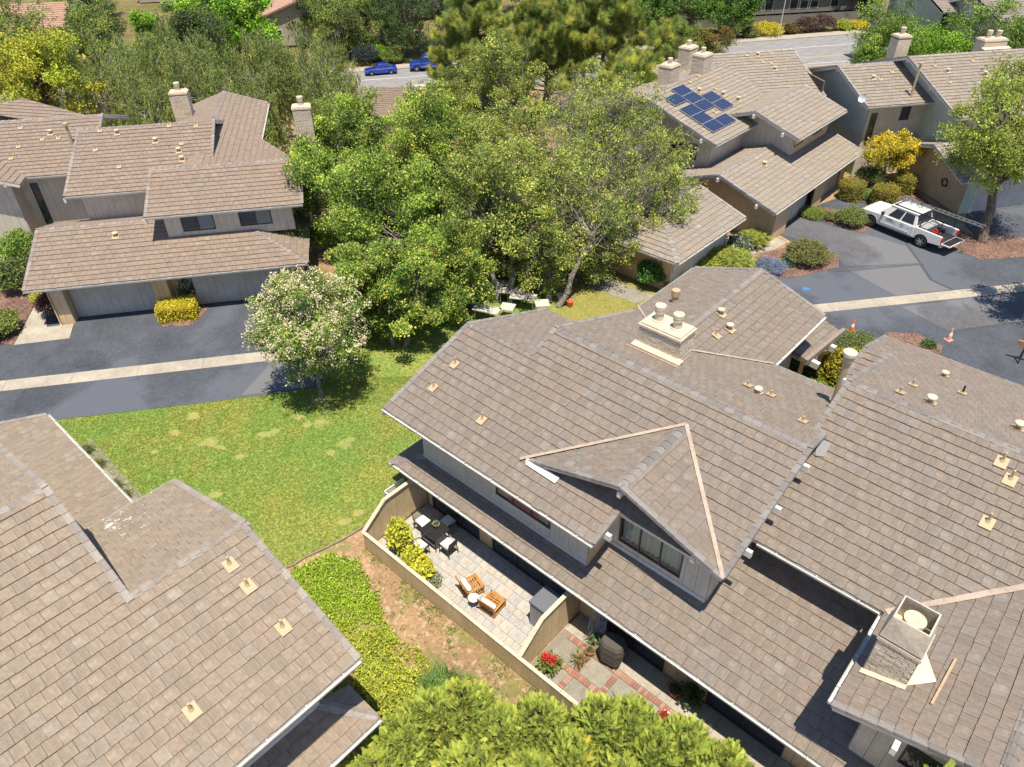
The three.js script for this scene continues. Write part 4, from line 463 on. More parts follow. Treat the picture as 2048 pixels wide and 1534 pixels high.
  H.wall(C(-17.3, 46, 0), C(-11.9, 46, 0), 5.2, [[.1, 5.2, 0, 2.7, 'none']]); H.wall(C(-17.3, 50, 0), C(-17.3, 46, 2.7), s => s2(50 - s) - .2, [], { boards: false }); H.wall(C(-22, 49.9, 0), C(-17.3, 49.9, 0), 5.25, [[.53, 1.0, 1.55, 4.33, 'win']], { sill: false }); H.wall(C(-22, 48.6, 0), C(-22, 49.9, 0), 5.2, []); H.wall(C(-32, 48.6, 0), C(-22, 48.6, 0), s => wl(-32 + Math.max(s, 5.4)) - .2, []);
  H.beam(C(-22.0, 48.4, 5.05), neg(VC), .5); H.beam(C(-18.0, 45.5, 4.8), neg(VC), .2); H.beam(C(-12.8, 41.5, 4.8), neg(VC), .2);
  H.part('sign_plate', H.gb().para(C(-18.05, 39.31, 1.85), UC.clone().multiplyScalar(.28), V3(0, .16, 0), VC.clone().multiplyScalar(.02)), std([.45, .5, .62], .5)); H.part('downspout', H.gb().tube(C(-18.33, 39.25, .1), C(-18.33, 39.25, 2.4), .04, .04, 8).tube(C(-18.33, 39.25, .1), C(-18.25, 39.0, .03), .04, .04, 8), M.siding);
  const n = nrm(UC, VC, 0, K); for (const [u, v] of [[-16.63, 51], [-12.46, 51], [-10.8, 50.8], [-16.7, 49.23], [-11.61, 49.24], [-15.15, 47.57]]) H.pipe(f(s2, u, v), n, { h: .32, k: .85 }); for (const [u, v] of [[-15.56, 50.6], [-13.18, 49.57], [-11.73, 48.5], [-11.5, 47.7]]) H.mush(f(s2, u, v), n, { k: .9 }); for (const [u, v] of [[-22.23, 53.75], [-20.7, 52.48], [-19.75, 52.48], [-22.05, 51.93], [-22.3, 50.9]]) H.pipe(f(s1, u, v), n, { h: .32, k: .85 }); H.mush(f(s1, -20.28, 52.95), n, { k: .9 }); H.mush(f(g, -14.91, 42.28), n, { k: .9 });
  { const p = f(s1, -18.8, 51.8), y = t => p.clone().add(V3(0, t, 0)), fg = H.gb(); fg.tube(y(0), y(1.3), .09, .09, 14).tube(y(1.25), y(1.4), .17, .17, 16); H.part('flue_pipe', fg, M.tan); }
  H.chimney(C(-13.5, 57.5, 0), UC.clone().multiplyScalar(1.2), VC.clone().multiplyScalar(.9), 3.4, 7.0, { flues: [[.5, .5, .2, .55]], bh: .13, bl: .4 }); H.chimney(C(-4.7, 51.0, 0), UC.clone().multiplyScalar(1.15), VC.clone().multiplyScalar(.9), 0, 7.35, { flues: [[.5, .5, .2, .55]], bh: .13, bl: .4 });
  H.done();
}
// ===== the house with solar panels at upper right
{
  const H = new House('solar_townhouse', 'tiled townhouse with blue solar panels and three brick chimneys', 'house', A(-23, 50), { seed: 69, tint: [1.36, 1.4, 1.38], grey: .2 });
  const g = u => 2.4 + K * (-16.9 - u), w = u => 5 + K * (-18.85 - u), s = u => 5 + K * (-22.5 - u), f = (fn, u, v) => A(u, v, fn(u));
  H.roof([f(g, -16.9, 43.4), f(g, -16.9, 57.6), f(g, -21.15, 57.6), f(g, -21.15, 43.4)]); H.roof([A(-21.15, 43.4, g(-21.15)), A(-21.15, 50.6, g(-21.15)), A(-25.4, 50.6, 2.4), A(-25.4, 43.4, 2.4)]);
  const wr = w(-22.3); H.roof([f(w, -18.85, 49.6), f(w, -18.85, 57.5), f(w, -22.3, 57.5), f(w, -22.3, 49.6)]); H.roof([A(-22.3, 49.6, wr), A(-22.3, 57.5, wr), A(-25.75, 57.5, 5), A(-25.75, 49.6, 5)]);
  const sr = s(-28.5); H.roof([f(s, -22.5, 45), f(s, -22.5, 51.2), f(s, -25.3, 56), f(s, -28.5, 56), f(s, -28.5, 45)]); H.roof([A(-28.5, 45, sr), A(-28.5, 56, sr), A(-34.5, 56, 5), A(-34.5, 45, 5)]);
  const bp = v => 7 - K * (59.1 - v), B = (u, v) => C(u, v, bp(v)); H.roof([B(27.4, 52), B(35.1, 52), B(35.1, 59.1), B(27.4, 59.1)]); H.roof([B(27.4, 59.1), B(35.1, 59.1), C(35.1, 65, 5), C(27.4, 65, 5)]);
  H.roof([C(19, 59, 5), C(27, 55, 6.6), C(27.2, 62, 6.6), C(22, 66, 5.2)].map((p, i) => i === 3 ? C(20, 66, 5.2 - .0) : p).slice(0, 3)); 
  H.ridge(A(-21.15, 43.4, g(-21.15)), A(-21.15, 50.4, g(-21.15))); H.ridge(A(-22.3, 49.6, wr), A(-22.3, 57.5, wr)); H.ridge(A(-28.5, 45, sr), A(-28.5, 56, sr)); H.ridge(B(35.1, 59.1), B(27.4, 59.1));
  H.rake(f(g, -16.9, 43.4), f(g, -21.15, 43.4), neg(VA)); H.rake(A(-25.4, 43.4, 2.4), A(-21.15, 43.4, g(-21.15)), neg(VA)); H.rake(f(w, -18.85, 49.6), f(w, -22.3, 49.6), neg(VA)); H.rake(A(-25.75, 49.6, 5), A(-22.3, 49.6, wr), neg(VA)); H.rake(f(w, -18.85, 57.5), f(w, -22.3, 57.5), VA); H.rake(f(s, -22.5, 45), f(s, -28.5, 45), neg(VA)); H.rake(f(g, -16.9, 57.6), f(g, -21.15, 57.6), VA); H.rake(B(35.1, 53), B(35.1, 59.1), UC); H.rake(B(27.4, 55), B(27.4, 59.1), neg(UC));
  H.gutter(f(g, -16.9, 43.4), f(g, -16.9, 57.6), UA); H.gutter(f(w, -18.85, 49.6), f(w, -18.85, 57.5), UA); H.gutter(f(s, -22.5, 45), f(s, -22.5, 51), UA);
  H.wall(A(-24.6, 44.3, 0), A(-17.2, 44.3, 0), u => Math.min(g(-24.6 + u), 2 * g(-21.15) - g(-24.6 + u)) - .17, [[2.6, 3.6, .02, 2.05, 'none']]); H.part('side_door', H.gb().para(A(-22.0, 44.32, .02), UA.clone().multiplyScalar(1), V3(0, 2.03, 0), VA.clone().multiplyScalar(.04)), M.siding); H.part('wall_lamp', H.gb().box(A(-22.35, 44.2, 1.95).x, 1.95, A(-22.35, 44.2, 0).z, .14, .3, .14, -42.4 * dg), M.black);
  H.wall(A(-17.2, 44.3, 0), A(-17.2, 46.4, 0), 2.5, []); H.wall(A(-17.6, 46.4, 0), A(-17.6, 50.3, 0), 2.6, [[.02, 3.88, .01, 2.05, 'garage']]); H.wall(A(-17.2, 50.3, 0), A(-17.2, 51.9, 0), 2.5, []); H.wall(A(-17.6, 51.9, 0), A(-17.6, 56.8, 0), 2.6, [[.05, 3.9, .01, 2.05, 'garage']]); H.wall(A(-17.6, 56.8, 0), A(-22, 56.8, 0), 2.6, [], { boards: false });
  H.wall(A(-19.7, 50.75, 3.2), A(-19.7, 56.8, 3.2), 5.15, [[.35, 1.75, 3.85, 4.75, 'win'], [3.4, 4.9, 3.85, 4.75, 'win']], { sill: false }); H.wall(A(-24.9, 50.75, 2.6), A(-19.7, 50.75, 2.6), u => Math.min(w(-24.9 + u), 2 * wr - w(-24.9 + u)) - .17, [], { mat: M.sidingGrey });
  H.wall(A(-23.3, 45.9, 0), A(-23.3, 52, 0), 5.1, [], { mat: M.sidingGrey }); H.wall(A(-33.5, 45.9, 0), A(-23.3, 45.9, 0), u => Math.min(s(-33.5 + u), 2 * sr - s(-33.5 + u)) - .17, [[7.0, 9.2, 3.3, 4.4, 'win']], { mat: M.sidingGrey, sill: false }); H.wall(C(35, 53.5, 0), C(35, 62, 0), 6, [], { boards: false }); H.wall(C(27.5, 62, 0), C(27.5, 54, 0), v => bp(Math.min(62 - v, 59)) - .2, [], { boards: false });
  H.beam(A(-22.3, 49.9, wr - .3), neg(VA), .5); H.beam(A(-20, 49.9, w(-20) - .3), neg(VA), .5); H.beam(A(-18.2, 43.7, g(-18.2) - .3), neg(VA), .5); H.beam(A(-21.15, 43.7, g(-21.15) - .3), neg(VA), .5); H.beam(A(-23.6, 45.3, s(-23.6) - .3), neg(VA), .5);
  // solar modules on rails, two per row
  const cell = tex(256, (x, y) => { const a = x * 10 % 1, b = y * 6 % 1, e = .045; const gl = (a < e || b < e) ? 1 : 0, bb = Math.abs((a * 3) % 1 - .5) < .03 ? .25 : 0; return gl ? [.13, .15, .2] : [.006 + bb * .05, .012 + bb * .06, .05 + bb * .1]; }); const pv = phy([1, 1, 1], .18, { map: cell, clearcoat: 1, clearcoatRoughness: .04 });
  const nn = nrm(UA, VA, -K, 0), dn = UA.clone().addScaledVector(V3(0, 1, 0), -K).normalize(); // dn runs down the slope
  const mod = (u, v) => { const o = A(u, v, s(u)).addScaledVector(nn, .12), L = 1.0, W = 1.58, g0 = H.gb().para(o, dn.clone().multiplyScalar(L - .02), VA.clone().multiplyScalar(W - .02), nn.clone().multiplyScalar(.035)), fr = H.part('solar_panel', g0, M.solarFrame); const p = (a, b) => o.clone().addScaledVector(dn, .012 + a * (L - .044)).addScaledVector(VA, .012 + b * (W - .044)).addScaledVector(nn, .04).sub(H.o), c = new THREE.BufferGeometry(), P = [p(0, 0), p(1, 0), p(1, 1), p(0, 1)]; c.setAttribute('position', new THREE.Float32BufferAttribute([0, 1, 2, 0, 2, 3].flatMap(i => P[i].toArray()), 3)); c.setAttribute('uv', new THREE.Float32BufferAttribute([0, 0, 0, 1, 1, 1, 0, 0, 1, 1, 1, 0], 2)); c.computeVertexNormals(); put('solar_cells', c, pv, fr); };
  for (const [u, v] of [[-26.23, 46], [-25.28, 46], [-24.33, 46], [-24.33, 47.58], [-28.05, 47.7], [-27.1, 47.7], [-26.15, 47.7], [-27.55, 46.12], [-26.5, 49.28], [-25.55, 49.28], [-28.0, 46.1 + 3.2]].slice(0, 10)) mod(u, v);
  H.mush(A(-26.95, 49.9, s(-26.95)), nn, { k: .9 }); for (const [u, v] of [[-25.82, 51.4], [-24.86, 52]]) H.mush(A(u, v, s(u)), nn, { k: 1 }); for (const [u, v] of [[-26.64, 51.6], [-24.8, 48.6], [-28.1, 50.3], [-28.3, 51.84]]) H.pipe(A(u, v, s(u)), nn, { h: .3, k: .9 }); H.mush(A(-20.07, 47.67, g(-20.07)), nn, { k: .9 }); const nB = nrm(UC, VC, 0, K); for (const [u, v] of [[30.79, 58.65], [31.76, 57.68], [32.39, 57.5]]) H.pipe(B(u, v), nB, { h: .3, k: .9 }); for (const [u, v] of [[31.68, 58.5], [32.35, 56.6], [28.46, 55.54]]) H.mush(B(u, v), nB, { k: .9 });
  const chm = (u, v, y0, y1) => H.chimney(A(u, v, 0), UA.clone().multiplyScalar(1.0), VA.clone().multiplyScalar(1.25), y0, y1, { flues: [[.5, .5, .18, .4]], bh: .13, bl: .4 }); chm(-29.2, 52.3, 5, 8.15); chm(-32.0, 55.0, 3, 7.75); chm(-29.9, 48.9, 5, 7.95);
  H.done();
}
// ===== small hip-roofed garage beside the courtyard path
{
  const H = new House('hip_garage', 'low hip-roofed garage with dark grey side wall beside the path', 'garage', A(-21, 38), { seed: 71, tint: [1.3, 1.34, 1.32], grey: .25 });
  const e = 2.5, r = e + K * 3.45, q = (u, v, h) => A(u, v, h);
  H.roof([q(-17.95, 33.55, e), q(-17.95, 41.45, e), q(-21.4, 41.45, r), q(-21.4, 37, r)]); H.roof([q(-17.95, 33.55, e), q(-21.4, 37, r), q(-24.85, 33.55, e)]); H.roof([q(-24.85, 33.55, e), q(-21.4, 37, r), q(-21.4, 41.45, r), q(-24.85, 41.45, e)]);
  H.ridge(q(-17.95, 33.55, e + .02), q(-21.4, 37, r)); H.ridge(q(-24.85, 33.55, e + .02), q(-21.4, 37, r)); H.ridge(q(-21.4, 41.45, r), q(-21.4, 37, r)); H.rake(q(-17.95, 41.45, e), q(-21.4, 41.45, r), VA);
  H.gutter(q(-17.95, 33.6, e), q(-17.95, 41.4, e), UA); H.gutter(q(-24.8, 33.55, e), q(-18, 33.55, e), neg(VA)); H.wall(q(-18.75, 34.35, 0), q(-18.75, 41, 0), 2.6, [], { mat: M.sidingGrey }); H.wall(q(-24.2, 34.35, 0), q(-18.75, 34.35, 0), 2.6, []); H.wall(q(-24.2, 41, 0), q(-18.75, 41, 0), 2.6, [], { flip: true, boards: false });
  H.part('notice', H.gb().para(q(-18.7, 34.5, 1.3), VA.clone().multiplyScalar(.25), V3(0, .35, 0), UA.clone().multiplyScalar(.02)), M.plastic);
  H.done();
  const w = new House('courtyard_house', 'tiled courtyard roof half hidden behind the bare twigs', 'house', A(-27, 41), { seed: 73, tint: [1.25, 1.25, 1.2], max: 60 });
  w.roof([A(-24.2, 36.5, 3.0), A(-24.2, 44.2, 3.0), A(-28.2, 44.2, 4.34), A(-28.2, 36.5, 4.34)]); w.roof([A(-28.2, 36.5, 4.34), A(-28.2, 44.2, 4.34), A(-32, 44.2, 3.07), A(-32, 36.5, 3.07)]); w.ridge(A(-28.2, 36.5, 4.34), A(-28.2, 44.2, 4.34)); w.rake(A(-24.2, 36.5, 3), A(-28.2, 36.5, 4.34), neg(VA)); w.wall(A(-31.2, 37.2, 0), A(-24.9, 37.2, 0), u => 4.34 - K * Math.abs(-31.2 + u + 28.2) - .2, [], { boards: false }); w.wall(A(-24.9, 37.2, 0), A(-24.9, 44, 0), 3.1, [], { boards: false }); w.done();
}
// ===== the green-grey house at the far right and its garage
{
  const H = new House('green_townhouse', 'green-grey sided two-storey townhouse with tall flue at upper right', 'house', C(44, 50), { seed: 81, tint: [1.3, 1.34, 1.32], siding: M.sidingGreen, grey: .2 });
  const n1 = v => 5.4 + K * (v - 48.84), n2 = v => 5.4 + K * (v - 45.1), f = (fn, u, v) => C(u, v, fn(v)), r1 = n1(53.7), r2 = n2(52.2), e0 = 35.9, e1 = 40.6;
  H.roof([f(n1, e0, 48.84), f(n1, 41.3, 48.84), f(n1, 41.3, 53.7), f(n1, e0, 53.7)]); H.roof([C(e0, 53.7, r1), C(41.3, 53.7, r1), C(41.3, 58.8, r1 - K * 5.1), C(e0, 58.8, r1 - K * 5.1)]); H.roof([f(n2, e1, 45.1), f(n2, 62, 45.1), f(n2, 62, 52.2), f(n2, e1, 52.2)]); H.roof([C(e1, 52.2, r2), C(62, 52.2, r2), C(62, 59, r2 - K * 6.8), C(e1, 59, r2 - K * 6.8)]);
  H.ridge(C(41.3, 53.7, r1), C(e0, 53.7, r1)); H.ridge(C(62, 52.2, r2), C(e1, 52.2, r2)); H.rake(f(n1, e0, 48.84), f(n1, e0, 53.7), neg(UC)); H.rake(C(e0, 58.8, r1 - K * 5.1), C(e0, 53.7, r1), neg(UC)); H.rake(f(n2, e1, 45.1), f(n2, e1, 52.2), neg(UC)); H.rake(C(e1, 59, r2 - K * 6.8), C(e1, 52.2, r2), neg(UC));
  H.gutter(f(n1, e0, 48.84), f(n1, 41.3, 48.84), neg(VC)); H.gutter(f(n2, e1, 45.1), f(n2, 62, 45.1), neg(VC));
  H.wall(C(36.6, 58, 0), C(36.6, 49.5, 0), s => Math.min(n1(58 - s), 2 * r1 - n1(58 - s)) - .17, []); H.wall(C(36.6, 49.5, 0), C(41.3, 49.5, 0), 5.5, [[.25, .78, 2.3, 4.7, 'win'], [2.68, 3.45, 4.0, 5.0, 'win']], { mat: M.sidingGrey, sill: false }); H.wall(C(41.3, 58, 0), C(41.3, 45.9, 0), s => Math.min(n2(58 - s), 2 * r2 - n2(58 - s)) - .17, []); H.wall(C(41.3, 45.9, 0), C(62, 45.9, 0), 5.5, [[.15, .6, 3.9, 5, 'win']], { mat: M.sidingGrey });
  H.part('vent_grille', H.gb().para(C(40.2, 49.46, 3.55), UC.clone().multiplyScalar(.3), V3(0, .25, 0), VC.clone().multiplyScalar(.02)), M.sidingGrey);
  for (const v of [53.7]) H.beam(C(36.4, v, r1 - .3), neg(UC), .5); H.beam(C(36.4, 49.6, n1(49.6) - .3), neg(UC), .5); H.beam(C(41.1, 52.2, r2 - .3), neg(UC), .5); H.beam(C(41.1, 48.9, n2(48.9) - .3), neg(UC), .5); H.beam(C(41.1, 46.4, n2(46.4) - .3), neg(UC), .5);
  const n = nrm(UC, VC, 0, K); H.mush(f(n1, 37.9, 51.86), n, { k: .9 }); H.pipe(f(n1, 38.42, 51.74), n, { h: .32 }); H.pipe(f(n1, 39.79, 52.5), n, { h: .3 }); for (const [u, v] of [[42.03, 50.92], [45.37, 51.18], [46.78, 50.18], [47.65, 50.16], [42.11, 48.98]]) H.pipe(f(n2, u, v), n, { h: .34, k: .9 }); H.mush(f(n2, 42.63, 50.08), n, { k: .9 }); H.mush(f(n2, 45.32, 49.41), n, { k: 1 });
  { const p = f(n1, 39.8, 49.6), y = t => p.clone().add(V3(0, t, 0)), g = H.gb(); g.tube(y(0), y(2.35), .085, .085, 14).tube(y(2.3), y(2.42), .15, .15, 16); H.part('flue_pipe', g, M.tan); }
  { const p = C(e0 - .05, 49.6, n1(49.6) + .15), g = H.gb(), ax = V3(-.6, .35, .7).normalize(); let P = null; for (let i = 0; i <= 5; i++) { const t = i / 5; const a = p.clone().addScaledVector(ax, .09 * t * t), b = a; if (i) g.tube(P[0], a, P[1], .3 * t, 18, false); P = [a, .3 * t]; } g.tube(p, p.clone().addScaledVector(ax, .3), .012, .012, 6).tube(p, p.clone().add(V3(0, -.25, 0)), .025, .025, 8); H.part('dish_antenna', g, M.plastic); }
  H.chimney(C(41.2, 54.6, 0), UC.clone().multiplyScalar(1.1), VC.clone().multiplyScalar(1.0), 5.5, 8.5, { flues: [[.5, .5, .2, .5]], bh: .13, bl: .4 }); H.chimney(C(47.2, 52.6, 0), UC.clone().multiplyScalar(2.0), VC.clone().multiplyScalar(1.0), 6.6, 8.35, { flues: [[.3, .5, .2, .55], [.72, .5, .2, .5]], bh: .13, bl: .4 }); H.part('cricket_flashing', H.gb().prism([C(47, 52.2, r2 + .1), C(49.4, 52.2, r2 + .1), C(49.4, 52.6, r2 + .18), C(47, 52.6, r2 + .18)], V3(0, .03, 0)), M.cream);
  H.done();
  const G = new House('gable_garage', 'beige gabled garage with white door behind the pickup truck', 'garage', C(44, 44), { seed: 83, tint: [1.3, 1.34, 1.32] }); const g = v => 2.6 + K * (v - 41), r = g(44.7);
  G.roof([C(38.95, 41, 2.6), C(52, 41, 2.6), C(52, 44.7, r), C(38.95, 44.7, r)]); G.roof([C(38.95, 44.7, r), C(52, 44.7, r), C(52, 48.4, 2.6), C(38.95, 48.4, 2.6)]); G.ridge(C(52, 44.7, r), C(38.95, 44.7, r)); G.rake(C(38.95, 41, 2.6), C(38.95, 44.7, r), neg(UC)); G.rake(C(38.95, 48.4, 2.6), C(38.95, 44.7, r), neg(UC)); G.gutter(C(38.95, 41, 2.6), C(52, 41, 2.6), neg(VC));
  G.wall(C(39.9, 48, 0), C(39.9, 41.5, 0), s => Math.min(g(48 - s), 2 * r - g(48 - s)) - .17, [[4.0, 5.0, .02, 2.05, 'none']]); G.part('side_door', G.gb().para(C(39.94, 43.0, .02), VC.clone().multiplyScalar(1), V3(0, 2.02, 0), UC.clone().multiplyScalar(-.03)), M.siding); G.wall(C(39.9, 41.5, 0), C(52, 41.5, 0), 2.75, [[1.1, 5.9, .01, 2.1, 'garage'], [6.6, 11.4, .01, 2.1, 'garage']], { mat: M.sidingGreen }); G.beam(C(39.6, 44.7, r - .3), neg(UC), .5); G.beam(C(39.6, 41.8, g(41.8) - .3), neg(UC), .5);
  G.part('wreath', (() => { const b = G.gb(), c = C(39.82, 43.5, 1.5), r2 = R0(4); for (let i = 0; i < 26; i++) { const a = i / 26 * 6.28, p = c.clone().addScaledVector(VC, .26 * Math.cos(a)).add(V3(0, .26 * Math.sin(a), 0)); b.tube(p, p.clone().add(V3(rr(-.08, .08, r2), rr(-.08, .08, r2), rr(-.08, .08, r2))), .05, .02, 5); } return b; })(), M.dark); G.done();
}
// ===== entry roof with heavy beams between the two houses
{
  const H = new House('entry_shelter', 'small low tiled entry roof with thick beam ends beside the yellow shrub', 'shelter', A(-8.2, 31), { seed: 91 }); H.roof([A(-8.35, 28.9, 2.95), A(-8.1, 32.2, 2.95), A(-11.2, 32.2, 3.9), A(-11.2, 28.9, 3.85)], { thick: .2, deck: M.beam });
  for (const v of [29.25, 31.0]) H.part('beam', H.gb().beam(A(-10.2, v, 2.95), A(-7.85, v, 2.7), .24, .3), M.white); for (const v of [29.3, 31.9]) H.part('post', H.gb().beam(A(-8.6, v, 0), A(-8.6, v, 2.7), .16, .16, UA), M.siding); H.part('edge_beam', H.gb().beam(A(-8.32, 28.7, 3.0), A(-8.05, 32.3, 3.0), .18, .3), M.beam); H.done();
}
// ---------------------------------------------------------------- patios and fence
{ // paved patio: each paver a piece of its own
  const base = struct('stone_patio', new GB().poly([A(-16.95, 10.1, .012), A(-9.1, 10.1, .012), A(-9.1, 13.3, .012), A(-16.95, 13.3, .012)]).geo(), M.joint), r = R0(12), mats = [[.46, .45, .42], [.49, .475, .435], [.47, .445, .395], [.44, .44, .425], [.5, .475, .42], [.42, .425, .42]].map(c => std(c, .85, { map: speck, bumpMap: speckBump, bumpScale: .004 })), geos = {};
  const rows = [.45, .3, .45, .3, .3, .45, .3, .45]; let v = 10.15; for (let i = 0; v < 13.25; i++) { const d = Math.min(rows[i % 8], 13.28 - v); let u = -16.9 - r() * .3; while (u < -9.12) { let w = [.3, .45, .6, .45, .3][r() * 5 | 0]; const u0 = Math.max(u, -16.93), u1 = Math.min(u + w, -9.12); u += w; if (u1 - u0 < .06) continue; const k = (u1 - u0).toFixed(2) + d.toFixed(2); geos[k] ||= new GB().para(V3(0, 0, 0), UA.clone().multiplyScalar(u1 - u0 - .012), VA.clone().multiplyScalar(d - .012), V3(0, .022, 0)).geo(); const m = put('paver', geos[k], mats[r() * 6 | 0], base); m.position.copy(A(u0 + .006, v + .006, .014 + .004 * r())); } v += d; }
}
{ // neighbour's patio: concrete slabs framed with brick bands
  const base = struct('brick_and_slab_patio', new GB().poly([A(-8.98, 10.12, .012), A(9, 10.12, .012), A(9, 13.3, .012), A(-8.98, 13.3, .012)]).geo(), M.joint), r = R0(13), bm = [[.34, .16, .115], [.4, .22, .16], [.3, .15, .11], [.42, .27, .21], [.27, .16, .12]].map(c => std(c, .9, { map: speck })), sm = [[.33, .31, .26], [.29, .28, .235], [.36, .335, .28]].map(c => std(c, .95, { map: speck, bumpMap: speckBump, bumpScale: .004 }));
  const slab = (u0, u1, v0, v1, m) => new GB().para(A(u0, v0, .014), UA.clone().multiplyScalar(u1 - u0), VA.clone().multiplyScalar(v1 - v0), V3(0, .024, 0)).mesh('concrete_slab', m || sm[r() * 3 | 0], base);
  const bg = new GB().para(V3(0, 0, 0), UA.clone().multiplyScalar(.095), VA.clone().multiplyScalar(.2), V3(0, .028, 0)).geo(), bg2 = new GB().para(V3(0, 0, 0), UA.clone().multiplyScalar(.2), VA.clone().multiplyScalar(.095), V3(0, .028, 0)).geo();
  let nb = 0; const brick = (g, u, v) => { if (nb++ > 285) return; const m = put('brick', g, bm[r() * 5 | 0], base); m.position.copy(A(u, v, .012 + .006 * r())); };
  for (let u = -8.9; u < -.2; u += .105) { brick(bg, u, 11.2); if (u > -8.7) brick(bg, u, 12.2); }
  for (let c = 0; c < 5; c++) { const u0 = -8.72 + c * 1.13; slab(u0, u0 + .9, 10.2, 11.17); slab(u0, u0 + .9, 11.43, 12.17); for (const [a, b] of [[10.2, 11.15], [11.43, 12.15]]) for (let v = a; v < b; v += .105) brick(bg2, u0 + .915, v); }
  for (let c = 5; c < 14; c++) { const u0 = -8.72 + c * 1.13; slab(u0, u0 + .9, 10.2, 11.17); slab(u0, u0 + .9, 11.43, 12.17); }
  for (let u = -8.95; u < 8; u += 1.9) slab(u, u + 1.88, 12.43, 13.28, M.concrete);
}
{ // board fence with a flat cap, its two wing walls stepping up to the house
  const F = thing('patio_fence', 'tan board fence with pale cap round the stone patio', 'fence', A(-12, 10.07)), g0 = () => new GB(F.position), rl = R0(14);
  const tints = [[.66, .52, .33], [.63, .5, .31], [.68, .54, .35]].map(c => std(c, .85, { map: sidingTex }));
  const board = (a, b, h0, h1, y = .04) => { const d = V3().subVectors(b, a), n = V3(-d.z, 0, d.x).normalize().multiplyScalar(.02); const p = (q, yy, s) => q.clone().addScaledVector(n, s).setY(yy); const g = g0(); g.quad(p(a, y, 1), p(b, y, 1), p(b, h1, 1), p(a, h0, 1)).quad(p(a, y, -1), p(a, h0, -1), p(b, h1, -1), p(b, y, -1)).quad(p(a, y, 1), p(a, h0, 1), p(a, h0, -1), p(a, y, -1)).quad(p(b, y, 1), p(b, y, -1), p(b, h1, -1), p(b, h1, 1)).quad(p(a, h0, 1), p(b, h1, 1), p(b, h1, -1), p(a, h0, -1)); g.mesh('fence_board', tints[rl() * 3 | 0], F); };
  for (let u = -17; u < 3; u += .405) board(A(u + .006, 10.07 + rr(-.004, .004, rl)), A(u + .399, 10.07), .9, .9, .03 + .04 * rl());
  for (let u = -17; u < 3; u += 2.43) g0().beam(A(Math.max(u, -17.1), 10.105, .93), A(u + 2.41, 10.105, .93), .13, .05).mesh('cap_board', M.cream, F); g0().para(A(-17, 10.11, .3), UA.clone().multiplyScalar(20), VA.clone().multiplyScalar(.04), V3(0, .09, 0)).mesh('rail', M.siding, F);
  const top = v => v < 11.25 ? .9 + (v - 10.07) / 1.18 * .9 : 1.8; for (const u of [-17.02, -9.05]) { for (let v = 10.12; v < 13.3; v += .405) board(A(u, v + .006), A(u, Math.min(v + .399, 13.32)), top(v), top(Math.min(v + .4, 13.3)) - .001); for (const [a, b] of [[10.05, 11.25], [11.25, 13.3]]) g0().beam(A(u, a, top(a) + .03), A(u, b, top(b - .001) + .03), .15, .05).mesh('cap_board', M.cream, F); }
}
// ---------------------------------------------------------------- patio furniture
function diningChair(p, turn, label, shade) { // local +z is the way the sitter faces
  const t = thing('dining_chair', label, 'chair', p, 'dining chairs round the black table'); t.rotation.y = turn; const b = () => new GB();
  for (const s of [-1, 1]) { b().tube(V3(s * .25, 0, .26), V3(s * .24, .44, .22), .016, .018).mesh('leg', M.black, t); b().tube(V3(s * .24, 0, -.3), V3(s * .235, .44, -.21), .016, .018).mesh('leg', M.black, t); const a = b(); let P = null; for (let i = 0; i <= 8; i++) { const q = i / 8, c = V3(s * .27, .64 - .1 * q * q + .02 * Math.sin(q * 3), -.26 + .5 * q); if (P) a.tube(P, c, .016, .016, 6); P = c; } a.tube(P, V3(s * .25, .44, .22), .015, .015, 6); a.mesh('armrest', M.black, t); }
  const se = b(); for (let i = 0; i < 7; i++) se.box(0, .44, -.2 + i * .07, .5, .02, .045); se.box(-.24, .44, 0, .03, .035, .48).box(.24, .44, 0, .03, .035, .48); se.mesh('seat', M.black, t);
  const bk = b(); for (const s of [-1, 1]) bk.tube(V3(s * .235, .44, -.21), V3(s * .23, .9, -.34), .018, .016); for (let i = 0; i < 5; i++) bk.beam(V3(-.23, .56 + i * .08, -.245 - i * .0225), V3(.23, .56 + i * .08, -.245 - i * .0225), .02, .04); bk.mesh('backrest', M.black, t);
  const c = put('cushion', new RoundedBoxGeometry(.46, .07, .44, 3, .03), M.cushion, t); c.position.set(0, .49, .02); return t;
}
const turnA = -42.4 * dg;
diningChair(A(-16.05, 12.22, .04), turnA + Math.PI / 2, 'black slatted dining chair nearest the fence corner, back to wing wall'); diningChair(A(-15.3, 12.92, .04), turnA + Math.PI + Math.PI, 'black dining chair in shade between table and house wall'); diningChair(A(-14.45, 12.08, .04), turnA - Math.PI / 2, 'black slatted dining chair on the lounge-chair side of the table'); diningChair(A(-15.2, 11.3, .04), turnA + Math.PI, 'black dining chair beside the yellow shrub, back to the fence');
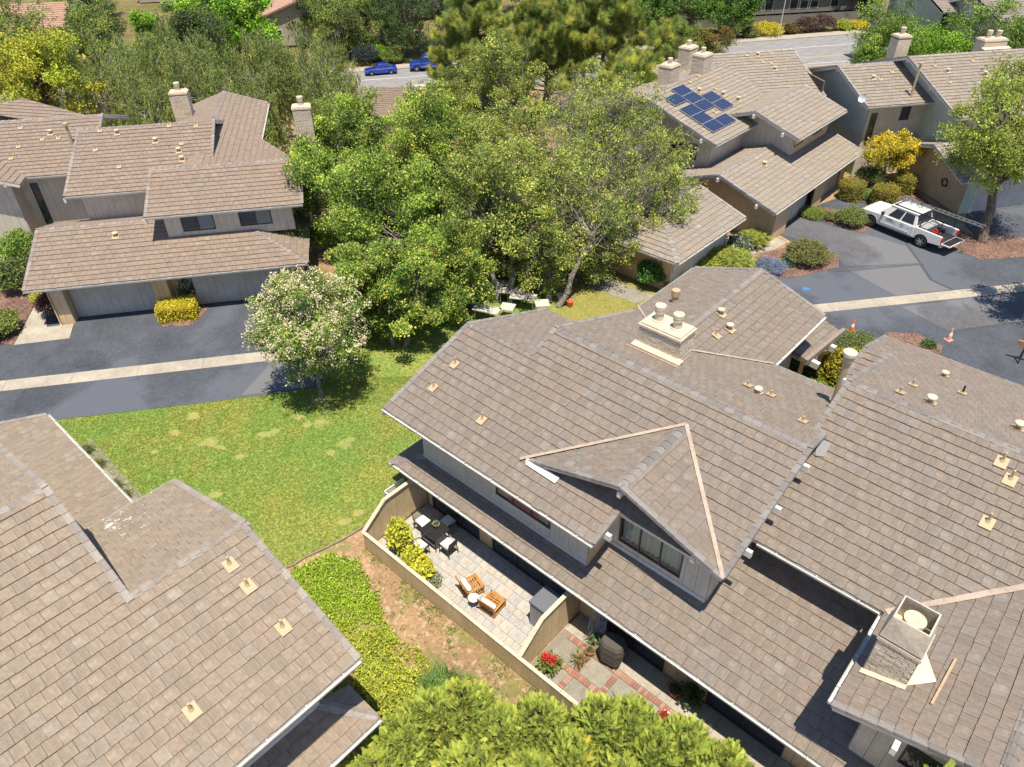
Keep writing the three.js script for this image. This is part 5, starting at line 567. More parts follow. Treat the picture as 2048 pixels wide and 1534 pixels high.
{ const t = thing('dining_table', 'square black slatted metal dining table on the stone patio', 'table', A(-15.2, 12.1, .04)); t.rotation.y = turnA; const b = () => new GB(), top = b(); for (let i = 0; i < 9; i++) top.box(0, .715, -.34 + i * .085, .86, .022, .072); top.box(-.43, .71, 0, .035, .04, .78).box(.43, .71, 0, .035, .04, .78).box(0, .71, -.39, .86, .04, .035).box(0, .71, .39, .86, .04, .035); top.mesh('table_top', M.black, t); for (const [x, z] of [[-1, -1], [1, -1], [-1, 1], [1, 1]]) b().tube(V3(x * .4, 0, z * .36), V3(x * .38, .7, z * .34), .022, .022).mesh('leg', M.black, t); const ap = b(); for (let i = 0; i < 13; i++) ap.box(-.36 + i * .06, .6, .37, .018, .18, .015).box(-.36 + i * .06, .6, -.37, .018, .18, .015); ap.box(0, .51, .37, .76, .02, .02).box(0, .51, -.37, .76, .02, .02); ap.mesh('apron', M.black, t); }
function lathe(pts, n = 24) { return new THREE.LatheGeometry(pts.map(p => new THREE.Vector2(p[0], p[1])), n); }
function potPlant(name, p, r, h, label, pot, leaf, cols, n, spread, up, group) {
  const t = thing(name, label, 'plant pot', p, group); put('pot', lathe([[0, 0], [r * .7, 0], [r * .98, h * .85], [r * 1.08, h * .86], [r * 1.08, h], [r * .92, h], [r * .88, h * .85], [0, h * .84]]), pot, t); const s = put('compost', new THREE.CircleGeometry(r * .9, 20), M.mulch, t); s.rotation.x = -Math.PI / 2; s.position.y = h * .87;
  const rn = R0(name.length * 31 + Math.round(p.x * 100)), m = foliage('foliage', leaf, n, t, i => { const a = rn() * 6.28, d = Math.sqrt(rn()) * spread; return { p: V3(d * Math.cos(a), h * .9 + up * rn() * (1 - .5 * d / spread), d * Math.sin(a)), s: rr(.6, 1.1, rn), c: cols[rn() * cols.length | 0], k: rn }; }); return t;
}
// leaf shapes for instanced foliage
const LEAF = {};
function leafGeo(kind) {
  if (LEAF[kind]) return LEAF[kind]; const P = [], r = R0(kind.length * 97 + kind.charCodeAt(0)); const tri = (...v) => v.forEach(q => P.push(q.x, q.y, q.z));
  const blade = (o, d, L, W, bend = .2) => { const s = V3().crossVectors(d, V3(r() - .5, r() - .5, r() - .5)).normalize(), n = V3().crossVectors(s, d); const m = o.clone().addScaledVector(d, L * .45).addScaledVector(n, L * bend * .4), e = o.clone().addScaledVector(d, L).addScaledVector(n, -L * bend * .4), a = m.clone().addScaledVector(s, W / 2), b = m.clone().addScaledVector(s, -W / 2); tri(o, a, e); tri(o, e, b); };
  const dir = (up = 0) => V3(r() * 2 - 1, r() * 2 - 1 + up, r() * 2 - 1).normalize(), off = s => V3(r() - .5, r() - .5, r() - .5).multiplyScalar(s);
  if (kind === 'leaf') for (let i = 0; i < 7; i++) blade(off(.3), dir(.2), .15, .1); else if (kind === 'broad') for (let i = 0; i < 7; i++) blade(off(.45), dir(-.1), .25, .19); else if (kind === 'small') for (let i = 0; i < 9; i++) blade(off(.22), dir(.3), .085, .06); else if (kind === 'hang') for (let i = 0; i < 9; i++) blade(V3((r() - .5) * .16, -i * .055, (r() - .5) * .16), V3(r() - .5, -1.0, r() - .5).normalize(), .15, .08);
  else if (kind === 'needle') for (let i = 0; i < 30; i++) { const d = dir(.75), s = V3().crossVectors(d, dir()).normalize().multiplyScalar(.011), o = d.clone().multiplyScalar(.04).add(V3(0, i * .006 - .1, 0)), e = o.clone().addScaledVector(d, .34 + .1 * r()); tri(o.clone().add(s), o.clone().sub(s), e); }
  else if (kind === 'spray') { // flat feathery cypress spray along +y
    const side = (o, d, L, dep) => { const n = dep ? 5 : 9; const w = dep ? .012 : .014; const s0 = V3().crossVectors(d, V3(0, 0, 1)).normalize(); tri(o.clone().addScaledVector(s0, w), o.clone().addScaledVector(s0, -w), o.clone().addScaledVector(d, L)); for (let i = 1; i < n; i++) { const q = i / n, p = o.clone().addScaledVector(d, L * q); for (const sg of [-1, 1]) { const e = d.clone().multiplyScalar(.75).addScaledVector(s0, sg * .75).add(V3(0, 0, (r() - .5) * .35)).normalize(); if (dep) { const l = L * .42 * (1 - q * .6), t = V3().crossVectors(e, V3(0, 0, 1)).normalize().multiplyScalar(.013); tri(p.clone().add(t), p.clone().sub(t), p.clone().addScaledVector(e, l)); } else side(p, e, L * .36 * (1 - q * .75), 1); } } }; side(V3(0, 0, 0), V3(0, 1, 0), .42, 0);
  } else if (kind === 'blade') for (let i = 0; i < 9; i++) { const d = V3((r() - .5) * 1.5, 1, (r() - .5) * 1.5).normalize(), s = V3().crossVectors(d, V3(r() - .5, 0, r() - .5)).normalize().multiplyScalar(.012), m = d.clone().multiplyScalar(.3), e = m.clone().add(V3(d.x, .25 - Math.hypot(d.x, d.z) * .5, d.z).multiplyScalar(.35)); tri(s.clone(), s.clone().negate(), m.clone().sub(s)); tri(s.clone(), m.clone().sub(s), m.clone().add(s)); tri(m.clone().add(s), m.clone().sub(s), e); }
  else if (kind === 'flower') for (let i = 0; i < 9; i++) blade(off(.12), dir(.8), .05, .05);
  else if (kind === 'fleshy') for (let i = 0; i < 8; i++) blade(V3(0, 0, 0), V3(Math.cos(i * .79 + r()) * .9, .35 + .5 * r(), Math.sin(i * .79 + r()) * .9).normalize(), .15, .06, .5);
  const g = new THREE.BufferGeometry(); g.setAttribute('position', new THREE.Float32BufferAttribute(P, 3)); g.computeVertexNormals(); return LEAF[kind] = g;
}
const leafMat = phy([1, 1, 1], .8, { transmission: .22, thickness: 0 }), leafMatShiny = phy([1, 1, 1], .5, { transmission: .25, thickness: 0 });
const TMP = { m: new THREE.Matrix4(), q: new THREE.Quaternion(), e: new THREE.Euler(), c: new THREE.Color() };
function foliage(name, kind, n, parent, fn, mat = leafMat) {
  const im = new THREE.InstancedMesh(leafGeo(kind), mat, n); let k = 0;
  for (let i = 0; i < n; i++) { const f = fn(i); if (!f) continue; const r = f.k; if (f.q) TMP.q.copy(f.q); else if (f.hang) TMP.q.setFromEuler(TMP.e.set(rr(-.15, .15, r), r() * 6.28, rr(-.15, .15, r))); else TMP.q.setFromEuler(TMP.e.set(r() * 6.28, r() * 6.28, r() * 6.28)); if (f.upr) TMP.q.setFromEuler(TMP.e.set(rr(-.4, .4, r), r() * 6.28, rr(-.4, .4, r))); TMP.m.compose(f.p, TMP.q, V3(f.s, f.s, f.s)); im.setMatrixAt(k, TMP.m); const j = rr(.72, 1.25, r); im.setColorAt(k, TMP.c.setRGB(f.c[0] * j, f.c[1] * j, f.c[2] * j)); k++; }
  im.count = k; im.name = name; im.castShadow = im.receiveShadow = true; if (parent !== scene) im.userData.kind = 'stuff'; parent.add(im); return im;
}
{ const t = potPlant('planter', A(-15.25, 12.25, .775), .13, .2, 'round clay bowl of succulents on the black table', std([.5, .33, .2], .8, { map: speck }), 'fleshy', [[.1, .2, .1], [.13, .24, .13]], 10, .09, .1); }
function lounge(p, turn, label) { // slatted hardwood easy chair, local +z forward
  const t = thing('lounge_chair', label, 'chair', p, 'slatted wooden lounge chairs'); t.rotation.y = turn; const b = () => new GB(), se = b(); for (let i = 0; i < 6; i++) for (const s of [-1, 1]) se.box(s * .15, .36, -.2 + i * .1, .25, .025, .06); se.box(-.31, .36, 0.02, .07, .05, .7).box(.31, .36, .02, .07, .05, .7).box(0, .36, .35, .68, .05, .07).box(0, .36, -.3, .68, .05, .07).box(0, .365, .03, .05, .03, .6); se.mesh('seat', M.teak, t);
  for (const [x, z] of [[-1, 1], [1, 1], [-1, -1], [1, -1]]) b().box(x * .31, .175, z * .31 + .02, .07, .35, .07).mesh('leg', M.teak, t); const st = b(); st.box(0, .08, .36, .6, .06, .03).box(-.31, .08, 0, .03, .06, .6).box(.31, .08, 0, .03, .06, .6).box(0, .08, -.32, .6, .06, .03); st.mesh('stretcher', M.teak, t);
  const bk = b(); for (let i = 0; i < 5; i++) bk.beam(V3(-.32, .45 + i * .075, -.33 - i * .025), V3(.32, .45 + i * .075, -.33 - i * .025), .03, .055); for (const s of [-1, 1]) bk.beam(V3(s * .31, .36, -.3), V3(s * .31, .82, -.46), .05, .06, V3(1, 0, 0)); bk.mesh('backrest', M.teak, t); const c = put('bolster', new THREE.CapsuleGeometry(.1, .42, 8, 16), M.cushion, t); c.rotation.z = Math.PI / 2; c.position.set(0, .48, -.2);
}
lounge(A(-12.55, 11.4, .04), turnA + Math.PI - .28, 'slatted wooden lounge chair with white bolster, nearer the dining table'); lounge(A(-11.45, 11.36, .04), turnA + Math.PI + .1, 'slatted wooden lounge chair with white bolster, nearer the storage box');
{ const t = thing('side_table', 'small round white side table between the wooden chairs', 'table', A(-12.03, 11.0, .04)); put('table_top', lathe([[0, .42], [.19, .42], [.2, .44], [.19, .46], [0, .46]], 28), M.whiteP, t); for (let i = 0; i < 3; i++) { const a = i * 2.1; new GB().tube(V3(.16 * Math.cos(a), 0, .16 * Math.sin(a)), V3(.11 * Math.cos(a), .43, .11 * Math.sin(a)), .014, .014).mesh('leg', M.black, t); } }
{ const t = thing('storage_box', 'tall grey storage cabinet against the right wing wall', 'storage box', A(-9.66, 12.2, .04)); t.rotation.y = turnA; const g = new GB(); g.box(0, .6, 0, .72, 1.2, .84); g.mesh('body', M.boxSide, t); for (let i = 0; i < 7; i++) { new GB().box(-.31 + i * .103, .6, .425, .09, 1.15, .014).mesh('panel', M.boxSide, t); new GB().box(-.365, .6, -.37 + i * .123, .014, 1.15, .11).mesh('panel', M.boxSide, t); } const l = put('lid', new RoundedBoxGeometry(.8, .1, .92, 2, .02), M.boxGrey, t); l.position.y = 1.25; }
{ // covered barbecue
  const t = thing('barbecue', 'barbecue grill under a dark weathered cover', 'grill', A(-7.05, 12.55, .04)); t.rotation.y = turnA + .15; const sh = (y, w, d, o = 0) => [[-1, -.55], [-.6, -1], [.6, -1], [1, -.55], [1, .55], [.6, 1], [-.6, 1], [-1, .55]].map(([a, b], i) => V3(a * w + .012 * Math.sin(i * 5 + y * 9) + o, y, b * d)), L = [sh(.2, .39, .36), sh(.45, .41, .37), sh(.75, .43, .36), sh(.98, .41, .33), sh(1.08, .36, .27)], g = new GB(); for (let k = 0; k + 1 < L.length; k++) for (let i = 0; i < 8; i++) { const j = (i + 1) % 8, m = V3().add(L[k][i]).add(L[k][j]).add(L[k + 1][i]).add(L[k + 1][j]).multiplyScalar(.25).multiply(V3(.97, 1, .97)); g.tri(L[k][i], L[k][j], m).tri(L[k][j], L[k + 1][j], m).tri(L[k + 1][j], L[k + 1][i], m).tri(L[k + 1][i], L[k][i], m); } g.poly(L[4]); g.mesh('cover', M.cover, t); for (const s of [-1, 1]) new GB().tube(V3(s * .3, 0, .2), V3(s * .3, .3, .2), .02, .02).tube(V3(s * .3, 0, -.2), V3(s * .3, .3, -.2), .02, .02).mesh('leg', M.chrome, t); new GB().tube(V3(.3, .08, .22), V3(.34, .08, .22), .08, .08, 14).mesh('wheel', M.rubber, t);
}
potPlant('flower_pot', A(-7.78, 11.78, .04), .17, .26, 'terracotta pot with thin grassy stems on the brick band', M.terra, 'blade', [[.16, .18, .05], [.2, .19, .07]], 12, .1, .05); potPlant('flower_pot', A(-7.72, 12.22, .04), .17, .26, 'terracotta pot holding a red-brown succulent beside the grill', M.terra, 'fleshy', [[.2, .12, .08], [.12, .14, .06]], 10, .1, .06); potPlant('flower_pot', A(-7.85, 12.72, .04), .2, .3, 'dark pot with spiky green aloe behind the clay pots', std([.14, .06, .05], .8), 'blade', [[.12, .22, .1], [.16, .26, .12]], 26, .2, .1); potPlant('flower_pot', A(-8.4, 10.85, .04), .2, .28, 'black pot of red flowers in the fence corner', M.black, 'leaf', [[.2, .26, .04], [.15, .22, .03], [.24, .28, .05]], 60, .3, .5); potPlant('flower_pot', A(-4.8, 12.9, .04), .2, .28, 'terracotta pot in shade by the far house post', M.terra, 'small', [[.12, .1, .03], [.08, .11, .03]], 24, .15, .15); potPlant('flower_pot', A(-4.25, 13.05, .04), .22, .3, 'bushy green pot plant under the eave shade', M.dark, 'leaf', [[.07, .12, .03], [.06, .1, .02]], 60, .34, .4); potPlant('flower_pot', A(-4.6, 11.95, .04), .2, .2, 'white pot with red flowers behind the cypress tips', M.whiteP, 'flower', [[.5, .03, .02], [.4, .06, .03]], 40, .17, .12);
{ const t = scene.children.find(o => o.userData.label === 'black pot of red flowers in the fence corner'), r = R0(88); foliage('blossom', 'flower', 26, t, () => { const c = r() < .5 ? [.1, .08] : [-.1, -.04]; return { p: V3(c[0] + rr(-.07, .07, r), .68 + rr(-.06, .1, r), c[1] + rr(-.07, .07, r)), s: 1.4, c: [.6, .02, .02], k: r }; }); }
{ // plastic chair in shade
  const t = thing('plastic_chair', 'pale plastic armchair in the shade under the eave', 'chair', A(-8.0, 13.0, .04)); t.rotation.y = turnA + .5; const g = new GB(); g.box(0, .42, 0, .46, .04, .44); g.mesh('seat', M.plastic, t); for (const [x, z] of [[-1, -1], [1, -1], [-1, 1], [1, 1]]) new GB().beam(V3(x * .26, 0, z * .25), V3(x * .21, .42, z * .2), .05, .05, V3(1, 0, 0)).mesh('leg', M.plastic, t); const b = new GB(); for (let i = 0; i < 6; i++) b.beam(V3(-.19 + i * .076, .44, -.21), V3(-.2 + i * .08, .86, -.3), .045, .02, V3(0, 0, 1)); b.beam(V3(-.24, .87, -.3), V3(.24, .87, -.3), .04, .07); b.mesh('backrest', M.plastic, t); for (const s of [-1, 1]) new GB().beam(V3(s * .27, .65, -.26), V3(s * .28, .65, .2), .06, .03).tube(V3(s * .28, .42, .2), V3(s * .28, .65, .2), .025, .025).mesh('armrest', M.plastic, t);
}
{ // lattice screen round an air conditioner on the lawn corner
  const t = thing('lattice_screen', 'white lattice screen at the lawn corner of the house', 'screen', A(-17.8, 12.5)), g = new GB(t.position), o = A(-18.1, 12.05); for (const [d, L] of [[UA, .75], [VA, 1.0]]) { for (let i = -10; i < 18; i++) for (const s of [-1, 1]) { let x0 = i * .1, x1 = x0 + s * .9, y0 = 0, y1 = .9; const cl = t => Math.max(0, Math.min(1, t)); let a = 0, b = 1; const dx = x1 - x0; const t0 = (0 - x0) / dx, t1 = (L - x0) / dx; a = Math.max(a, Math.min(t0, t1)); b = Math.min(b, Math.max(t0, t1)); if (b - a < .05) continue; const q = t => o.clone().addScaledVector(d, x0 + dx * t).setY(y0 + (y1 - y0) * t); g.beam(q(a), q(b), .012, .035, d); } g.beam(o.clone().setY(.9), o.clone().addScaledVector(d, L).setY(.9), .04, .04).beam(o.clone().setY(.0), o.clone().setY(.92), .04, .04, UA).beam(o.clone().addScaledVector(d, L), o.clone().addScaledVector(d, L).setY(.92), .04, .04, UA); } g.mesh('lattice', M.whiteP, t);
  const a = thing('air_conditioner', 'white box air conditioner behind the lattice screen', 'air conditioner', A(-17.55, 12.6)); a.rotation.y = turnA; const m = put('case', new RoundedBoxGeometry(.6, .7, .62, 2, .03), M.whiteP, a); m.position.y = .37; new GB().tube(V3(0, .72, 0), V3(0, .735, 0), .23, .23, 20).mesh('fan_guard', M.plastic, a);
}
// ---------------------------------------------------------------- vehicles
function wheel(t, x, z, R, W = .24) { const g = new THREE.Group(); g.name = 'wheel'; t.add(g); g.position.set(x, R, z); const s = Math.sign(z); const ty = put('tyre', lathe([[R * .6, -W / 2], [R * .93, -W / 2], [R, -W * .36], [R, W * .36], [R * .93, W / 2], [R * .6, W / 2]], 30), M.rubber, g); ty.rotation.x = Math.PI / 2; const r = new GB(); r.tube(V3(0, 0, s * W * .12), V3(0, 0, s * W * .16), R * .62, R * .62, 24).mesh('brake', M.dark, g); const q = new GB(); for (let i = 0; i < 6; i++) { const a = i / 6 * 6.28; q.beam(V3(0, 0, s * W * .36), V3(R * .6 * Math.cos(a), R * .6 * Math.sin(a), s * W * .4), R * .17, .04, V3(0, 0, 1)); } q.tube(V3(0, 0, s * W * .3), V3(0, 0, s * W * .45), R * .16, R * .13, 12); for (let i = 0; i < 24; i++) { const a = i / 24 * 6.2832, b = (i + 1) / 24 * 6.2832, P = (r, a, z) => V3(r * Math.cos(a), r * Math.sin(a), s * z); q.quad(P(R * .58, a, W * .42), P(R * .64, a, W * .46), P(R * .64, b, W * .46), P(R * .58, b, W * .42)); } q.mesh('rim', M.chrome, g); }
const archPath = (sh, cx, r, y) => { for (let i = 0; i <= 14; i++) { const a = Math.PI * (1 - i / 14); sh.push([cx - r * Math.cos(a) * -1 * -1, 0]); } };
function profile(pts) { const s = new THREE.Shape(); pts.forEach((p, i) => i ? s.lineTo(p[0], p[1]) : s.moveTo(p[0], p[1])); return s; }
const arch = (cx, r, cy) => Array.from({ length: 13 }, (_, i) => { const a = Math.PI * i / 12; return [cx + r * Math.cos(a), Math.max(.0, cy + r * Math.sin(a))]; });
function extrude(pts, w, bev = .04) { const g = new THREE.ExtrudeGeometry(profile(pts), { depth: w - 2 * bev, bevelEnabled: true, bevelThickness: bev, bevelSize: bev * .8, bevelOffset: -bev * .8, bevelSegments: 3, steps: 1 }); g.translate(0, 0, -(w - 2 * bev) / 2); return g; }
function greenhouse(t, prof, glassM, paint, roofY) { // prof: [xb,xt] front & rear, beltline y, roof y, half widths
  const { x0, x1, x2, x3, yb, yt, wb, wt, posts } = prof, P = (x, y, z) => V3(x, y, z), lerp = (a, b, k) => a + (b - a) * k; const bt = (k, s) => P(lerp(x0, x3, k), yb, s * wb), tp = (k, s) => P(lerp(x1, x2, k), yt, s * wt), g = new GB();
  for (const s of [-1, 1]) g.quad(bt(0, s), bt(1, s), tp(1, s), tp(0, s)); g.quad(bt(0, -1), bt(0, 1), tp(0, 1), tp(0, -1)).quad(bt(1, -1), bt(1, 1), tp(1, 1), tp(1, -1)); g.mesh('pillars', paint, t);
  const rf = new RoundedBoxGeometry(Math.abs(x1 - x2) + .16, .09, 2 * wt + .06, 3, .04), m = put('roof_panel', rf, paint, t); m.position.set((x1 + x2) / 2, yt + .015, 0);
  const mixp = (k, j, s, o) => { const a = bt(k, s).lerp(tp(k, s), j); a.z += s * o; return a; }; for (const s of [-1, 1]) for (const [a, b] of posts) { const q = new GB(); q.quad(mixp(a, .1, s, .012), mixp(b, .1, s, .012), mixp(b, .88, s, .012), mixp(a, .88, s, .012)); q.mesh('side_window', glassM, t); }
  const fw = (k, d, n) => { const q = new GB(), e = (s, j) => { const a = bt(k, s * .86).lerp(tp(k, s * .86), j); a.x += d; return a; }; q.quad(e(-1, .06), e(1, .06), e(1, .9), e(-1, .9)); q.mesh(n, glassM, t); }; fw(0, .014, 'windscreen'); fw(1, -.014, 'rear_window');
}
function pickup(pos, turn, paint, label, o = {}) {
  const t = thing('pickup_truck', label, 'pickup truck', pos); t.rotation.y = turn; const W = 2.0;
  const front = [[-1.2, .5], [1.42, .45], ...arch(1.9, .47, .42).reverse().filter(p => p[1] > .44), [2.4, .45], [2.8, .5], [2.86, .72], [2.82, 1.0], [2.62, 1.12], [1.35, 1.2], [-1.2, 1.2]]; put('body', extrude(front, W, .06), paint, t);
  for (const s of [-1, 1]) { const g = extrude([[-1.22, .5], [-1.3, .48], ...arch(-1.78, .48, .42).filter(p => p[1] > .47), [-2.28, .55], [-3.0, .62], [-3.02, 1.2], [-1.22, 1.22]], .13, .025); g.translate(0, 0, s * (W / 2 - .075)); put('bed_side', g, paint, t); }
  new GB().box(-2.1, .72, 0, 1.8, .06, 1.75).mesh('bed_floor', M.dark, t); new GB().box(-1.24, .95, 0, .06, .6, 1.8).mesh('bed_front', paint, t); for (const s of [-1, 1]) new GB().box(-1.78, .85, s * .72, 1.0, .25, .2).mesh('wheel_housing', M.dark, t);
  const tg = new GB(); if (o.open) tg.box(-3.33, .7, 0, .6, .07, 1.72); else tg.box(-3.0, .92, 0, .07, .56, 1.74); tg.mesh('tailgate', paint, t); if (o.open) new GB().box(-3.33, .742, 0, .52, .015, 1.6).mesh('tailgate_liner', M.black, t);
  greenhouse(t, { x0: 1.5, x1: .78, x2: -1.0, x3: -1.2, yb: 1.2, yt: 1.92, wb: .96, wt: .8, posts: [[.24, .56], [.6, .93]] }, M.glass, paint);
  for (const x of [1.9, -1.78]) for (const s of [-1, 1]) wheel(t, x, s * .87, .41, .27); new GB().box(.05, .46, -1.0, 2.5, .05, .14).box(.05, .46, 1.0, 2.5, .05, .14).mesh('running_board', M.black, t);
  new GB().box(2.86, .86, 0, .04, .26, 1.2).mesh('grille', M.black, t); new GB().box(2.85, .56, 0, .12, .2, 1.86).mesh('front_bumper', M.chrome, t); new GB().box(-3.05, .56, 0, .14, .18, 1.8).mesh('rear_bumper', M.chrome, t); for (const s of [-1, 1]) { new GB().box(2.8, .93, s * .83, .1, .2, .28).mesh('headlight', M.glass, t); new GB().box(-3.03, .98, s * .9, .06, .32, .14).mesh('tail_light', M.red, t); new GB().box(1.12, 1.32, s * 1.08, .14, .2, .16).mesh('wing_mirror', M.black, t); for (const x of [.3, -.8]) new GB().box(x, 1.05, s * 1.005, .16, .035, .02).mesh('door_handle', paint, t); for (const x of [1.2, .15, -1.0]) new GB().box(x, .85, s * 1.0, .012, .66, .006).mesh('door_gap', M.dark, t); }
  new GB().box(.2, .68, -1.006, 2.1, .05, .02).box(.2, .68, 1.006, 2.1, .05, .02).mesh('body_moulding', M.plastic, t); return t;
}
const truck = pickup(V3(26.34, 0, -45.35), Math.atan2(.828, -.562), M.carWhite, 'white crew-cab pickup truck with ladder rack and tailgate down', { open: true });
{ const font = await new FontLoader().loadAsync('fonts/droid/droid_sans_bold.typeface.json'), tg = new TextGeometry('CSM', { font, size: .13, depth: .004, curveSegments: 3 }); const tm = put('door_lettering', tg, M.black, truck); tm.rotation.y = Math.PI; tm.position.set(.86, .97, -1.008);
  const logo = (x, y) => { const g = new GB(); for (let i = 0; i < 20; i++) { if (i % 7 === 6) continue; const a = i / 20 * 6.2832, b = (i + 1) / 20 * 6.2832, P = (r, a) => V3(x + r * Math.cos(a), y + r * Math.sin(a), -1.009); g.quad(P(.075, a), P(.115, a), P(.115, b), P(.075, b)); } g.mesh('door_emblem', std([.06, .1, .2], .5), truck); }; logo(.38, 1.02); logo(-.3, .98);
  const rk = new GB(); for (const s of [-1, 1]) { rk.beam(V3(.7, 2.05, s * .74), V3(-3.1, 2.05, s * .74), .05, .06); for (const x of [-1.4, -2.7]) rk.beam(V3(x, 1.2, s * .9), V3(x + (x < -2 ? .05 : -.05), 2.05, s * .74), .045, .045, V3(1, 0, 0)); rk.beam(V3(-1.45, 1.25, s * .88), V3(-1.9, 2.03, s * .76), .03, .03, V3(1, 0, 0)); } for (const x of [.6, -1.4, -2.65]) rk.beam(V3(x, 2.08, -.8), V3(x, 2.08, .8), .045, .045); rk.mesh('ladder_rack', M.black, truck);
  const cg = thing('ladder', 'long dark aluminium ladder lying on the truck rack', 'ladder', V3(26.34, 2.13, -45.35)); cg.rotation.y = truck.rotation.y; for (const z of [.25, .6]) new GB().beam(V3(1.0, 0, z), V3(-4.6, .02, z), .04, .07).mesh('rail', M.lead, cg); for (let i = 0; i < 16; i++) new GB().tube(V3(.8 - i * .34, 0, .25), V3(.8 - i * .34, 0, .6), .018, .018, 6).mesh('rung', M.lead, cg);
  const th = (l, x, z, f) => { const c = Math.cos(truck.rotation.y), s = Math.sin(truck.rotation.y), g = thing(l[0], l[1], l[2], V3(26.34 + x * c + z * s, .75, -45.35 - x * s + z * c)); g.rotation.y = truck.rotation.y; f(g); }; th(['tool_bag', 'red and black tool bag in the truck bed', 'bag'], -2.3, -.3, g => { const m = put('body', new RoundedBoxGeometry(.6, .35, .4, 3, .08), M.dark, g); m.position.y = .18; new GB().box(0, .3, -.1, .5, .12, .12).box(.1, .4, .05, .2, .14, .14).mesh('flap', M.red, g); }); th(['toolbox', 'grey toolbox lid against the truck cab', 'toolbox'], -1.55, 0, g => { const m = put('body', new RoundedBoxGeometry(.5, .4, 1.4, 2, .04), M.boxGrey, g); m.position.y = .22; new GB().box(0, .43, 0, .46, .02, 1.36).mesh('lid', M.boxSide, g); });
}
function sedan(pos, turn, paint, label) {
  const t = thing('sedan', label, 'car', pos); t.rotation.y = turn; const pr = [[-2.3, .5], [-2.25, .35], [-1.75, .3], ...arch(-1.38, .36, .32).reverse().filter(p => p[1] > .31), [-1.0, .26], [1.0, .26], ...arch(1.42, .36, .32).reverse().filter(p => p[1] > .31), [1.8, .28], [2.28, .32], [2.34, .52], [2.26, .68], [1.3, .86], [-1.75, .93], [-2.28, .88]]; put('body', extrude(pr, 1.82, .09), paint, t);
  greenhouse(t, { x0: 1.05, x1: .3, x2: -.95, x3: -1.75, yb: .86, yt: 1.38, wb: .82, wt: .58, posts: [[.2, .5], [.53, .8]] }, M.glass, paint); for (const x of [1.42, -1.38]) for (const s of [-1, 1]) wheel(t, x, s * .8, .33, .22); for (const s of [-1, 1]) { new GB().box(2.24, .6, s * .64, .1, .12, .34).mesh('headlight', M.plastic, t); new GB().box(-2.27, .75, s * .62, .06, .12, .36).mesh('tail_light', M.red, t); new GB().box(.85, .92, s * .96, .12, .1, .14).mesh('wing_mirror', paint, t); } new GB().box(2.33, .45, 0, .04, .16, 1.0).mesh('grille', M.black, t); return t;
}
const tow = (x0, z0, x1, z1) => Math.atan2(-(z1 - z0), x1 - x0);
sedan(V3(-18.5, -7.44, -112.6), tow(-16.3, -112.5, -20.8, -111.4), M.carBlue, 'glossy blue sedan parked at the far kerb of the street'); pickup(V3(-11.6, -7.44, -114.5), tow(-10.2, -114.1, -13.3, -113.7), M.carBlue, 'blue pickup parked under the dark tree behind the sedan'); sedan(V3(-11.4, -7.44, -101.3), tow(-16, -101, -11, -102), M.carWhite, 'white car half hidden by leaves on the near side of the street');
// traffic cones, barricade
function cone(p, label, col, tilt = 0) { const t = thing('traffic_cone', label, 'traffic cone', p, 'traffic cones on the asphalt'); t.rotation.y = .4; t.rotation.z = tilt; const b = put('base', new RoundedBoxGeometry(.36, .04, .36, 1, .015), col, t); b.position.y = .02; put('cone', lathe([[.14, .03], [.135, .05], [.03, .7], [.025, .72], [0, .72]], 20), col, t); put('collar', lathe([[.099, .3], [.1, .29], [.068, .5], [.066, .5]], 20), M.whiteP, t); }
cone(V3(18.63, .004, -33.7), 'orange and white traffic cone by the planting bed', M.orange); cone(V3(23.52, .004, -32.74), 'faded pink traffic cone on the asphalt right of the bed', M.faded);
{ const t = thing('barricade', 'orange plank barricade on black trestle legs at right edge', 'barricade', V3(27.0, 0, -30.3)); t.rotation.y = -.62; new GB().box(0, 1.0, 0, 2.6, .26, .09).mesh('plank', std([.5, .26, .12], .7, { map: woodTex }), t); for (const x of [-.9, .9]) for (const s of [-1, 1]) new GB().beam(V3(x, 0, s * .35), V3(x, 1.0, s * .05), .06, .06, V3(1, 0, 0)).mesh('leg', M.black, t); }
// yard tables under the trees
[[-.64, -38.0, .2], [.05, -37.15, .3], [.7, -36.5, .25], [-1.35, -35.2, .1], [-1.85, -37.5, .4], [1.75, -35.75, .6], [-.2, -35.4, .2]].forEach(([x, z, a], i) => { const t = thing('folding_table', ['white folding table farthest left under the trees', 'white folding table leaning on the middle trunk side', 'white folding table nearest the right trunk', 'white folding table at the roof edge under leaves', 'small white table beside the blue box', 'narrow white table on the sunlit grass', 'white table just behind the roof ridge'][i], 'table', V3(x, 0, z), 'white folding tables under the courtyard trees'); t.rotation.y = a - .5; const w = i > 3 ? .8 : 1.5; new GB().box(0, .74, 0, w, .045, .75).mesh('table_top', M.tableTop, t); for (const sx of [-1, 1]) for (const sz of [-1, 1]) new GB().tube(V3(sx * w * .42, 0, sz * .3), V3(sx * w * .42, .72, sz * .3), .016, .016).mesh('leg', M.plastic, t); });
[[-2.2, -36.4, [.08, .2, .45], 'blue plastic box on the grass under the trees'], [2.9, -37.3, [.75, .74, .7], 'white bucket on the grass beside the leaning trunk'], [3.4, -36.6, [.8, .2, .05], 'orange bucket on the sunlit grass'], [-4.4, -37.6, [.7, .71, .72], 'pale sack under the left crown']].forEach(([x, z, c, l]) => { const t = thing('yard_box', l, 'container', V3(x, 0, z)); put('body', lathe([[0, 0], [.17, 0], [.2, .34], [.215, .36], [.19, .36], [.17, .04], [0, .03]], 16), std(c, .6), t); new GB().tube(V3(-.2, .33, 0), V3(0, .48, 0), .01, .01, 5).tube(V3(0, .48, 0), V3(.2, .33, 0), .01, .01, 5).mesh('handle', M.plastic, t); });
